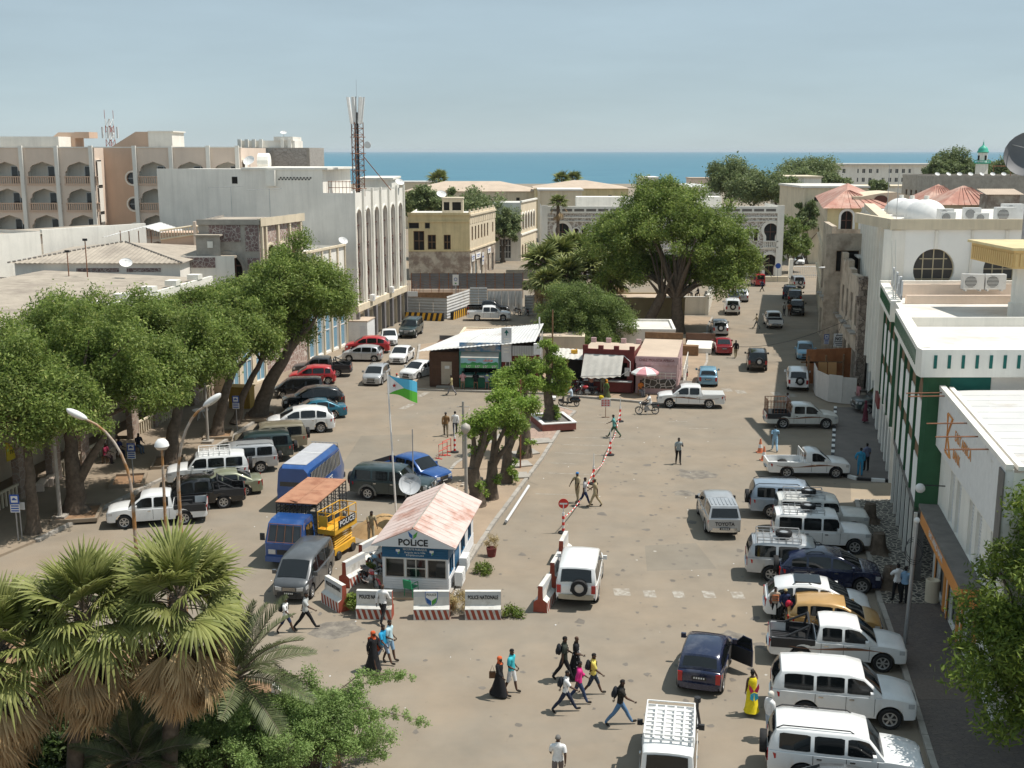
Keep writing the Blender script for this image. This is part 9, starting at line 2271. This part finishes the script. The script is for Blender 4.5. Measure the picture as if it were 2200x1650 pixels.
def make_bodies():
 tmp=[]
 for(pose,fem)in _jobs:
  J=skeleton(female=fem,**POSE[pose]);names=list(J);me=bpy.data.meshes.new('body');me.from_pydata([J[n][0]for n in names],[(names.index(J[n][2]),i)for i,n in enumerate(names)if J[n][2]],[])
  o=bpy.data.objects.new('body',me);COL.objects.link(o);md=o.modifiers.new('s','SKIN');md.use_smooth_shade=True;md.branch_smoothing=.5
  for i,n in enumerate(names):me.skin_vertices[0].data[i].radius=J[n][1];me.skin_vertices[0].data[i].use_root=(n=='pelvis')
  sd_=o.modifiers.new('u','SUBSURF');sd_.levels=2;sd_.render_levels=2;tmp.append((pose,fem,o,J))
 dg=bpy.context.evaluated_depsgraph_get()
 for(pose,fem,o,J)in tmp:
  me=bpy.data.meshes.new_from_object(o.evaluated_get(dg));me.name='body'
  V=np.empty(len(me.vertices)*3);me.vertices.foreach_get('co',V);V=V.reshape(-1,3)
  F=[tuple(p.vertices)for p in me.polygons];lo=V[:,2].min()
  q=MB();q.v=[tuple(p)for p in V];q.f=list(F);q.m=[0]*len(F)
  T_=Ry(R(POSE[pose].get('lean',0)))
  q.add([(.085,0,.715),(.09,.018,.675),(.118,0,.672),(.09,-.018,.675)],[(0,1,2),(0,2,3),(1,3,2)],0,T_)
  for s in(1,-1):
   q.sph((.0,s*.082,.69),(.02,.012,.032),6,4,0,T_)
  for s in 'LR':
   g=1 if s=='L' else-1;w_=J['wrist'+s][0];h_=J['hand'+s][0];d=(h_-w_).normalized();side=d.cross(V3(0,g,0));side=side.normalized()if side.length>.1 else V3(1,0,0);pal=d.cross(side).normalized()
   for k in range(4):
    L_=(.062,.075,.07,.055)[k];b0=h_+side*(k-1.5)*-.019+d*.02;c1=b0+d*L_*.55+pal*.006;c2=c1+d*L_*.4+pal*.025*(-1 if pal.y*g>0 else 1);q.tube([b0,c1,c2],[.0095,.0085,.006],5)
   q.tube([w_+d*.02,w_+d*.045+side*.034,w_+d*.085+side*.042],[.011,.010,.007],5)
  bm_=q.mesh('body',180);bm_.materials.append(m_skin)
  bones=[(J[J[n][2]][0],J[n][0],n,(J[n][1][0]+J[J[n][2]][1][0])/2)for n in J if J[n][2]]
  Cc=np.array([V[list(f)].mean(0)for f in F]);D=[];Tt=[]
  for a,b_,n,r in bones:
   a,b_=np.array(a),np.array(b_);ab=b_-a;t=np.clip(((Cc-a)@ab)/(ab@ab),0,1);D.append(np.linalg.norm(Cc-a-t[:,None]*ab,axis=1)-r*.8);Tt.append(t)
  k=np.argmin(np.array(D),0);lab=[bones[i][2]for i in k];tt=np.array(Tt)[k,np.arange(len(k))]
  N=np.empty(len(me.vertices)*3);me.vertex_normals.foreach_get('vector',N);N=N.reshape(-1,3)
  _body[(pose,fem)]=dict(me=bm_,V=V,F=F,lab=lab,tt=tt,N=N,J=J,lo=lo,C=Cc,cache={})
  bpy.data.objects.remove(o)
def layer(B,key,test,off):
 kk=(key,off)
 if kk in B['cache']:return B['cache'][kk]
 fs=[f for f,l,t,c in zip(B['F'],B['lab'],B['tt'],B['C'])if test(l,t,c)]
 ids=sorted({i for f in fs for i in f});mp_={i:j for j,i in enumerate(ids)}
 me=bpy.data.meshes.new(key);me.from_pydata([tuple(B['V'][i]+B['N'][i]*off)for i in ids],[],[tuple(mp_[i]for i in f)for f in fs]);me.polygons.foreach_set('use_smooth',[True]*len(fs));me.update();B['cache'][kk]=me;return me
def person(at,hd,pose,label,top=None,bottom=None,sleeve=.5,leg=1.0,h=1.74,female=0,hair='hair',haircol=None,robe=None,shoe=(.03,.025,.02),z=None,loc=None,group=None,extra=''):
 B=_body[(pose,female)];s=h/1.74
 p=V3(*loc)if loc is not None else G(*at,z or 0)
 if loc is None:p.z=z or 0
 t=thing('person',label,'person',p,R(hd),group);t.scale=(s,s,s);M_=Tr(0,0,-B['lo'])if pose not in('sit','perch','ride')else Tr(0,0,0)
 def add(nm,me,m_):
  if len(me.materials)==0:me.materials.append(m_)
  o=bpy.data.objects.new(nm,me);COL.objects.link(o);o.parent=t;o.matrix_local=M_
  o.material_slots[0].link='OBJECT';o.material_slots[0].material=m_;return o
 add('body',B['me'],m_skin);J=B['J']
 def st(l,t_,c):return l in('waist','chest','collar','shoulderL','shoulderR')or(l[:5]=='elbow' and t_<sleeve*1.6)or(l[:4]=='fore' and sleeve>.7)or(l[:5]=='wrist' and sleeve>.9 and t_<.7)or(l[:3]=='hip' and c[2]>-.03)
 def bt(l,t_,c):return l[:3]=='hip' or l[:5]=='thigh' or(l=='waist' and t_<.35)or(l[:4]=='knee' and leg>.45*t_)or(l[:4]=='calf' and leg>.5+.1*t_)or(l[:5]=='ankle' and leg>.6+.38*t_)
 if bottom is not None:add('trousers',layer(B,'trousers%.2f'%leg,bt,.012),cloth(bottom))
 if top is not None:add('shirt',layer(B,'shirt%.2f'%sleeve,st,.024),cloth(top))
 if shoe:add('shoes',layer(B,'shoes',lambda l,t_,c:l[:3]=='toe',.010),cloth(shoe))
 hd_=lambda l,t_,c:l in('crown','head','jaw')and(c[2]-.0>J['head'][0].z+.015 or c[0]<J['head'][0].x-.035 and c[2]>J['jaw'][0].z-.02)
 if hair=='hair':add('hair',layer(B,'hair',hd_,.012),m_hair)
 elif hair=='scarf':add('headscarf',layer(B,'scarf',lambda l,t_,c:(l in('crown','head','jaw','neck','collar'))and(hd_(l,t_,c)or c[2]<J['jaw'][0].z-.03 or c[0]<J['jaw'][0].x+.03),.034),cloth(haircol))
 elif hair=='cap':add('cap',layer(B,'cap',lambda l,t_,c:l in('crown','head')and c[2]>J['head'][0].z-.005,.018),cloth(haircol))
 elif hair=='helmet':add('helmet',layer(B,'helmet',lambda l,t_,c:hd_(l,t_,c)or(l in('crown','head')),.03),cloth(haircol))
 if h>1.2 and pose not in('sit','perch'):
  T_=M_@Ry(R(POSE[pose].get('lean',0)));e=MB()
  for sy in(1,-1):e.sph((.094,sy*.032,.712),(.008,.015,.008),5,3)
  e.build('eyes',m_eye,t,None,T_);MB().sph((.094,0,.645),(.008,.026,.007),6,3).build('mouth',m_lip,t,None,T_)
 if robe is not None:
  n=18;pr=[(.10,.50,.9),(.155,.44,1),(.165,.30,1),(.150,.14,1),(.19,-.04,1),(.215,-.35,1),(.25,-.70,1),(.29,-.84,1)]if 'short' not in extra else[(.16,.2,1),(.19,-.04,1),(.24,-.35,1)]
  q=MB();a0=J['ankleL'][0].x;a1=J['ankleR'][0].x;fx=(a0+a1)/2
  for i,(r_,z_,k_)in enumerate(pr):
   for j in range(n):a=6.2832*j/n;w_=1+(.06*math.sin(a*5+z_*3)if z_<0 else 0);sw_=max(0,-z_)*abs(a0-a1)*.32;q.v.append((r_*.80*w_*math.cos(a)+(fx*max(0,-z_))+sw_*math.copysign(abs(math.cos(a))**1.5,math.cos(a)),r_*(1.12 if z_>0 else 1.0)*w_*math.sin(a),z_))
  for i in range(len(pr)-1):
   for j in range(n):q.f.append((i*n+j,(i+1)*n+j,(i+1)*n+(j+1)%n,i*n+(j+1)%n));q.m.append(0)
  o=q.build('robe',cloth(robe),t,80,M_)
  if 'butterfly' in extra:
   w_=MB()
   for sy in(1,-1):
    w_.prism([(sy*.0,-.05),(sy*.19,.24),(sy*.2,.05),(sy*.13,-.12)],0,.01,0);w_.prism([(sy*.0,-.1),(sy*.14,-.16),(sy*.16,-.34),(sy*.03,-.42)],0,.01,1)
   w_.build('butterfly_print',[cloth((.35,.02,.06)),cloth((.03,.28,.38))],o,None,Tr(-.205,0,.08)@Rz(R(-90))@Rx(R(84)))
  if 'dots' in extra:
   d=MB();rg_=random.Random(4)
   for k in range(60):a=rg_.uniform(0,6.28);z_=rg_.uniform(-.6,.4);r_=.17+max(0,-z_-.04)*.11;d.sph((r_*.83*math.cos(a),r_*1.1*math.sin(a),z_),.018,5,3)
   d.build('white_dots',m_whitep,o)
 if 'pack' in extra:
  bp=thing('backpack','backpack worn by '+label.split(' in ')[0].split(' with ')[0].split(',')[0]+' '+('in '+label.split(' in ')[1].split(' with ')[0].split(',')[0]if ' in ' in label else ''),'backpack',(0,0,0));bp.matrix_basis=t.matrix_basis@M_@Ry(R(POSE[pose].get('lean',0)))
  MB().sph((-.20,0,.30),(.10,.15,.22),12,8).build('bag',cloth((.018,.02,.025)),bp,60);MB().sph((-.28,0,.22),(.05,.11,.12),10,6).build('pocket',cloth((.03,.03,.035)),bp,60)
  for sy in(1,-1):MB().tube([(-.12,sy*.10,.44),(0,sy*.115,.515),(.125,sy*.11,.40),(.12,sy*.13,.22),(-.1,sy*.13,.12)],.017,4).build('strap',cloth((.018,.02,.025)),bp)
 if 'shawl' in extra:MB().add([(-.1,.26,.5),(.14,.24,.42),(.1,.30,-.1),(-.08,.32,-.25),(-.16,.2,.5),(-.19,-.12,.5),(-.2,-.1,.1),(-.2,.2,0)],[(0,1,2,3),(4,5,6,7),(0,3,7,4)]).build('shawl',cloth(haircol),t,None,M_)
 if 'tie' in extra:MB().box(.12,.14,-.025,.025,.1,.47).build('tie',m_blackp,t,None,M_)
 if 'stripes' in extra:
  q=MB()
  for k in range(4):q.box(-.13,.155,-.165,.165,.1+k*.09,.13+k*.09)
  q.build('stripe',cloth((.6,.2,.08)),t,None,M_)
 return t
KH,WH,BK,JN,GY=(.36,.29,.18),(.70,.69,.68),(.012,.012,.014),(.06,.10,.19),(.24,.24,.25)
PEOPLE=[((615,1360),-8,'walkA','boy in white tee and navy shorts walking right before the grey minivan',WH,(.02,.03,.08),.45,.42,1.58,0,'hair',None,None,'pack'),((657,1352),-4,'stride','young man in grey shirt and black trousers striding before the grey minivan',(.42,.43,.42),BK,.5,1,1.72,0,'hair',None,None,''),((823,1337),70,'walkA','bald man in white shirt walking towards the second police barrier',WH,BK,.95,1,1.74,0,'none',None,None,''),((803,1441),-40,'walkB','woman in black dress with orange headscarf and long red shawl',BK,None,1,1,1.66,1,'scarf',(.55,.10,.03),BK,'shawl'),((824,1428),-30,'walkA','youth in bright blue tee behind the woman with red shawl',(.02,.30,.55),(.25,.32,.42),.5,.45,1.7,0,'hair',None,None,''),((838,1422),-20,'cross','youth in pale turquoise tee and denim shorts next to the blue tee',(.45,.62,.68),(.22,.34,.46),.5,.45,1.74,0,'hair',None,None,''),((1073,1496),-35,'walkA','woman in black robe with orange headscarf in the middle of the road',BK,None,1,1,1.6,1,'scarf',(.60,.12,.04),BK,''),((1099,1488),-25,'cross','youth in turquoise tee and white shorts beside the black robed woman',(.05,.42,.48),(.66,.66,.66),.5,.5,1.72,0,'hair',None,None,''),((1212,1462),5,'walkB','tall man in dark olive shirt with a large black backpack',(.035,.04,.03),BK,.5,1,1.82,0,'hair',None,None,'pack'),((1237,1458),0,'cross','woman in black dress with white dots beside the olive shirted man',BK,None,.5,1,1.7,1,'none',None,BK,'dots'),((1214,1529),-4,'stride','youth in white shirt and navy jeans with a backpack, front of the group',WH,(.018,.025,.05),.5,1,1.66,0,'hair',None,None,'pack'),((1244,1509),-4,'walkB','girl in bright pink top and jeans in the walking group',(.60,.03,.20),(.03,.05,.11),.8,1,1.64,1,'hair',None,None,''),((1274,1493),-4,'walkA','boy in yellow shirt and dark shorts leading the walking group',(.66,.54,.12),(.03,.04,.06),.5,.48,1.68,0,'hair',None,None,'pack'),((1331,1557),-4,'stride','man in black tee and blue jeans striding right with a backpack',(.02,.018,.015),(.10,.19,.32),.4,1,1.78,0,'hair',None,None,'pack'),((1198,1688),88,'walkB','grey haired man in white shirt seen from behind at the bottom edge',WH,(.16,.13,.12),.45,1,1.76,0,'cap',(.16,.15,.14),None,''),((1613,1535),100,'brow','woman in bright yellow dress with a butterfly print shading her eyes',None,None,.5,1,1.68,1,'hair',None,(.78,.62,.02),'butterfly'),((1651,1588),20,'stand','man in white tunic and turban beside the nearest parked cars',WH,(.35,.42,.5),1,1,1.72,0,'helmet',(.66,.62,.55),None,''),((1663,1333),-95,'stand','boy in orange striped top behind the white crossover',(.42,.33,.25),BK,.3,1,1.5,0,'hair',None,None,'stripes'),((1684,1340),-80,'cross','person in dark blue holding a red bundle behind the gold hatchback',(.02,.03,.08),BK,.9,1,1.56,0,'cap',(.5,.4,.2),None,''),((1457,997),-84,'phone','man in checked grey shirt and black trousers walking alone in the road',(.30,.33,.33),BK,.5,1,1.72,0,'hair',None,None,''),((1319,940),170,'stride','man in teal shirt and green trousers crossing the parking lines',(.12,.34,.32),(.05,.10,.06),.5,1,1.72,0,'hair',None,None,''),((1240,1080),215,'point','police officer in khaki with a blue beret and outstretched arm',KH,KH,.5,1,1.78,0,'cap',(.02,.16,.42),None,'tie'),((1256,1086),0,'walkB','officer in grey shirt and navy trousers between two khaki officers',(.38,.37,.38),(.02,.03,.09),.5,1,1.68,0,'hair',None,None,''),((1278,1089),180,'walkA','officer in khaki seen from the side, right one of the three',KH,KH,.5,1,1.72,0,'cap',(.30,.25,.17),None,''),((797,1166),-60,'bend','officer in khaki stooping by the sand heap',KH,(.40,.34,.23),.5,1,1.74,0,'hair',None,None,''),((958,937),95,'walkA','man in brown jacket walking away in the plaza',(.20,.115,.05),(.14,.11,.07),1,1,1.76,0,'cap',(.05,.05,.05),None,''),((978,934),95,'walkB','man in white shirt walking away beside the brown jacket',WH,(.04,.045,.06),1,1,1.74,0,'hair',None,None,''),((970,849),190,'walkB','man in tan tee and grey trousers before the snack kiosk',(.38,.32,.17),(.22,.21,.22),.5,1,1.72,0,'hair',None,None,''),((853,845),-60,'stand','person in red cap half hidden behind the flag',(.62,.62,.62),(.30,.28,.26),.5,1,1.66,0,'cap',(.5,.05,.04),None,''),((1303,857),200,'walkA','woman in green and maroon dress with an orange headscarf at the kiosks',(.10,.18,.05),None,.8,1,1.62,1,'scarf',(.70,.30,.03),(.08,.10,.04),''),((1270,845),92,'stand','man in orange and grey shirt at the maroon kiosk counter',(.50,.22,.15),(.03,.03,.05),.5,1,1.72,0,'hair',None,None,''),((1294,845),92,'hip','man in grey green shirt standing at the maroon kiosk counter',(.28,.27,.20),(.22,.19,.13),.5,1,1.78,0,'hair',None,None,''),((1625,706),170,'walkA','man in pale tee and grey trousers crossing the street ahead',(.46,.38,.27),(.20,.21,.20),.5,1,1.76,0,'hair',None,None,''),((1580,769),88,'walkB','man in black shirt walking beside the dark red sedan',BK,(.22,.18,.11),1,1,1.78,0,'hair',None,None,''),((1637,627),20,'walkA','man in dark clothes behind the red topped minibus',(.03,.04,.08),BK,1,1,1.76,0,'hair',None,None,''),((1684,679),-60,'stand','man in light shirt beside the black lettered pickup',(.42,.40,.36),(.06,.06,.06),.5,1,1.7,0,'hair',None,None,''),((1695,680),-90,'stand','man in rust coloured shirt beside the black lettered pickup',(.30,.10,.04),(.10,.05,.03),.5,1,1.68,0,'hair',None,None,''),((1664,969),85,'walkA','person in pale blue scrubs walking between the two parked pickups',(.28,.46,.62),(.28,.46,.62),.5,1,1.76,0,'hair',None,None,''),((1847,1022),80,'hip','man in bright blue overall on the shaded pavement',(.03,.22,.38),(.03,.20,.35),1,1,1.74,0,'hair',None,None,''),((1860,1012),100,'stand','man in dark shirt beside the blue overall on the pavement',(.14,.16,.24),BK,.5,1,1.76,0,'hair',None,None,''),((1841,868),-90,'stand','person in pink top by the white hoarding',(.62,.28,.30),(.5,.25,.25),.5,1,1.64,0,'hair',None,None,''),((1858,908),175,'stand','woman in maroon robe at the corner of the side lane',(.12,.02,.04),None,1,1,1.62,1,'scarf',(.13,.02,.04),(.12,.025,.04),''),((1925,1294),105,'phone','man in white shirt and black trousers beside the nearest tree stump',WH,BK,.5,1,1.78,0,'hair',None,None,''),((1941,1296),60,'stand','man in pale blue shirt half hidden by the light pole',(.22,.36,.52),BK,.5,1,1.68,0,'hair',None,None,''),]
SITTERS=[((-26.0+.2,72.3),-20,'person in dark blue sitting on the bench under the trees',(.02,.03,.12),(.03,.03,.05),0),((-24.9,73.6),-40,'person in grey jeans sitting under the left trees',(.02,.02,.03),(.12,.16,.22),0),((-26.2,71.0),-10,'person in dark red sitting low under the left trees',(.22,.02,.05),(.05,.03,.03),0),((-4.15,94.15),90,'man in red and white stripes perched at the snack counter, left end',(.55,.30,.30),(.48,.44,.36),1),((-3.05,94.05),90,'man in black perched at the snack counter, second from the left',BK,(.05,.04,.04),1),((-2.1,93.95),90,'man in grey perched at the snack counter, third from the left',(.20,.22,.28),(.20,.24,.32),1),((-1.2,93.9),90,'man in purple shirt perched at the snack counter, right end',(.36,.22,.48),(.52,.50,.48),1),((10.5,91.6),-60,'person in orange shawl sitting under the pink parasol',(.60,.20,.04),(.22,.22,.24),0),((24.6,157.5),-40,'person in black sitting under the big tree, left one',BK,BK,0),((25.7,156.5),200,'person in black sitting under the big tree, right one',BK,BK,0)]
for x in PEOPLE:want(x[2],x[9])
for x in SITTERS:want('perch' if x[5]else 'sit',0)
want('ride',0);want('stand',0)
make_bodies()
for(at,hd,pose,lb,tp,bt,sl_,lg,h,fm,hr,hc,rb_,ex)in PEOPLE:
 zz=0.0
 if at[0]>1840 and at[1]>860:zz=.125
 if at in((1270,845),(1294,845)):zz=.13
 person(at,hd,pose,lb,tp,bt,sl_,lg,h,fm,hr,hc,rb_,z=zz,extra=ex)
STOOL=cloth((.2,.12,.06))
for(xy,hd,lb,tp,bt,pr_)in SITTERS:
 zs=.68 if pr_ else .46;person(None,hd,'perch' if pr_ else 'sit',lb,tp,bt,.5,1,1.72,0,'hair',None,None,loc=(xy[0],xy[1],.13+zs+.10))
 s_=thing('stool','plain wooden stool under the '+lb,'stool',(xy[0],xy[1],.13));s_['label']='wooden stool under the '+' '.join(lb.split()[:9]);MB().box(-.18,.18,-.18,.18,zs-.06,zs-.01).build('seat',m_wood,s_)
 for sx in(-.14,.14):
  for sy in(-.14,.14):MB().box(sx-.025,sx+.025,sy-.025,sy+.025,0,zs-.06).build('leg',m_wood,s_)
p=G(1703,905);person(None,180,'stand','man standing behind the caged pickup, only his head and shoulders showing',(.40,.38,.40),BK,.5,1,1.74,loc=(p.x,p.y+1.9,0))
def motorbike(at,hd,label,col,rider=None,loc=None,scoot=False):
 p=G(*at)if loc is None else V3(*loc);t=thing('motorcycle' if not scoot else 'motor_scooter',label,'motorcycle' if not scoot else 'scooter',(p.x,p.y,p.z),R(hd));r=.30 if not scoot else .23;xa,xb=.63,-.63
 for x in(xa,xb):
  o=MB().lathe([(r-.05,-.035),(r-.01,-.045),(r,0),(r-.01,.045),(r-.05,.035)],20).build('wheel',m_black,t,50,Tr(x,0,r)@Rx(R(90)));q=MB().lathe([(r-.055,-.02),(r-.045,.02),(r-.075,.02),(r-.055,-.02)],18)
  q.tube([(0,0,-.06),(0,0,.06)],.05,8)
  for k in range(10):q.tube([(.04*math.cos(k*.628),.04*math.sin(k*.628),0),((r-.06)*math.cos(k*.628),(r-.06)*math.sin(k*.628),0)],.008,3)
  q.build('rim',m_alloy,o)
 mp_=P[col]
 MB().tube([(xa,0,r),(xa-.16,0,.78),(xa-.2,0,.95)],.04,6).tube([(xa-.2,-.33,1.0),(xa-.14,0,.97),(xa-.2,.33,1.0)],.022,5).build('fork_and_handlebar',m_steel,t)
 MB().sph((xa-.06,0,.84),(.09,.09,.09),10,6).build('headlamp',m_chrome,t,60)
 if scoot:
  MB().add([(xa-.1,-.2,.25),(xa-.1,.2,.25),(xa-.22,.17,.9),(xa-.22,-.17,.9),(xa-.2,-.2,.25),(xa-.2,.2,.25),(xa-.3,.17,.88),(xa-.3,-.17,.88)],[(0,1,2,3),(4,7,6,5),(0,3,7,4),(1,5,6,2),(3,2,6,7)]).build('leg_shield',mp_,t);MB().box(-.25,.45,-.17,.17,.24,.32).build('floorboard',m_plast,t)
  MB().sph((-.5,0,.5),(.46,.17,.22),14,8).build('rear_body',mp_,t,60);MB().box(-.85,-.05,-.14,.14,.68,.78).build('seat',m_plast,t);MB().sph((xa,0,.42),(.26,.08,.12),10,6).build('mudguard',mp_,t,60)
 else:
  MB().sph((.16,0,.80),(.27,.13,.13),14,8).build('tank',mp_,t,60);MB().box(-.62,-.05,-.12,.12,.74,.84).box(-.8,-.6,-.1,.1,.78,.86).build('seat',m_plast,t);MB().sph((.05,0,.45),(.2,.13,.2),10,6).box(-.25,.2,-.12,.12,.3,.42).build('engine',m_steel,t,50)
  MB().tube([(.4,0,.85),(.3,0,.35),(-.2,0,.3),(-.63,0,.3)],.03,5).tube([(.4,0,.85),(-.3,0,.72),(-.85,0,.78)],.03,5).tube([(-.63,.1,.3),(-.4,.1,.75)],.025,5).tube([(-.63,-.1,.3),(-.4,-.1,.75)],.025,5).build('frame',m_plast,t)
  MB().tube([(.1,-.12,.3),(-.3,-.16,.26),(-.85,-.17,.36)],.04,6).build('exhaust',m_chrome,t);MB().lathe([(.33,-.06),(.35,0),(.33,.06)],12,0,Tr(xa,0,r)@Rx(R(90))@Rz(R(20)),2.4).build('mudguard',mp_,t)
 MB().sph((-.84,0,.68),(.04,.08,.05),8,5).build('tail_light',m_tail,t);MB().box(-.9,-.88,-.1,.1,.42,.56).build('number_plate',m_plate,t)
 MB().tube([(0,.15,.28),(.05,.32,0)],.018,4).build('kickstand',m_steel,t)
 if rider:
  q=t.matrix_basis@V3(-.25,0,(.90 if not scoot else .84));person(None,hd,'ride',rider[0],rider[1],rider[2],.5,1,1.7,0,'helmet' if len(rider)>3 else 'hair',rider[3]if len(rider)>3 else None,None,loc=tuple(q))
 return t
motorbike((1390,890),180,'small black motorcycle ridden left across the junction','black',('motorcycle rider in white shirt crossing the junction',WH,(.42,.40,.38)))
motorbike((1222,872),165,'black motor scooter ridden past the island tip','black',('scooter rider in pale blue shirt with a red helmet',(.42,.50,.58),(.30,.28,.25),(.42,.05,.04)),None,True)
motorbike((1262,852),175,'red motorcycle parked at the kerb before the maroon kiosk','red');motorbike((1248,846),170,'second motorcycle parked behind the red one at the kerb','dgrey',loc=(6.0,93.1,.13));motorbike((1226,846),150,'dark motorcycle standing by the lean-to','black',loc=(4.6,93.4,.13))
motorbike((1519,757),75,'white and black motor scooter parked on the left kerb up the street','white',None,(20.3,118.0,.13),True);motorbike((1487,818),85,'dark red motor scooter parked behind the light blue hatchback','dred',None,(15.3,98.6,.13),True)
motorbike((765,1240),-55,'red motorcycle standing behind the police barriers','red',loc=(-6.55,49.9,.0));motorbike((757,1225),120,'blue and white moped leaning by the grey backed barriers','ltblue',loc=(-6.5,51.6,.0))
motorbike((1108,668),120,'black motorcycle parked by the sheet gate, left one','black',loc=(.6,139.5,0));motorbike((1128,668),100,'black motorcycle parked by the sheet gate, right one','black',loc=(1.8,139.3,0))
t=thing('shopping_bag','red bundle held by the person in dark blue','bag',tuple(G(1684,1340)+V3(.1,-.24,1.0)));MB().sph((0,0,0),(.14,.12,.17),10,7).build('bag',cloth((.50,.02,.05)),t,60)
t=thing('handbag','brown handbag carried by the woman in black robe','handbag',tuple(G(1073,1496)+V3(-.26,-.02,.75)));MB().box(-.12,.12,-.05,.05,0,.24).build('bag',cloth((.12,.06,.03)),t);MB().tube([(-.08,0,.24),(0,0,.5),(.08,0,.24)],.01,4).build('handle',cloth((.12,.06,.03)),t)
t=thing('plastic_bag','yellow plastic bag on the ground beside the orange headscarf woman','bag',tuple(G(1292,858)+V3(0,0,.18)));MB().sph((0,0,0),(.22,.2,.19),10,6).build('bag',cloth((.6,.45,.03)),t,60)
def rebase(nm,loc):
 o=bpy.data.objects[nm];o.location=loc
 for c in o.children:c.matrix_local=Tr(*loc).inverted()@c.matrix_local
rebase('hoarding',(27,94,0));rebase('garden_railing',(-6,34,0))
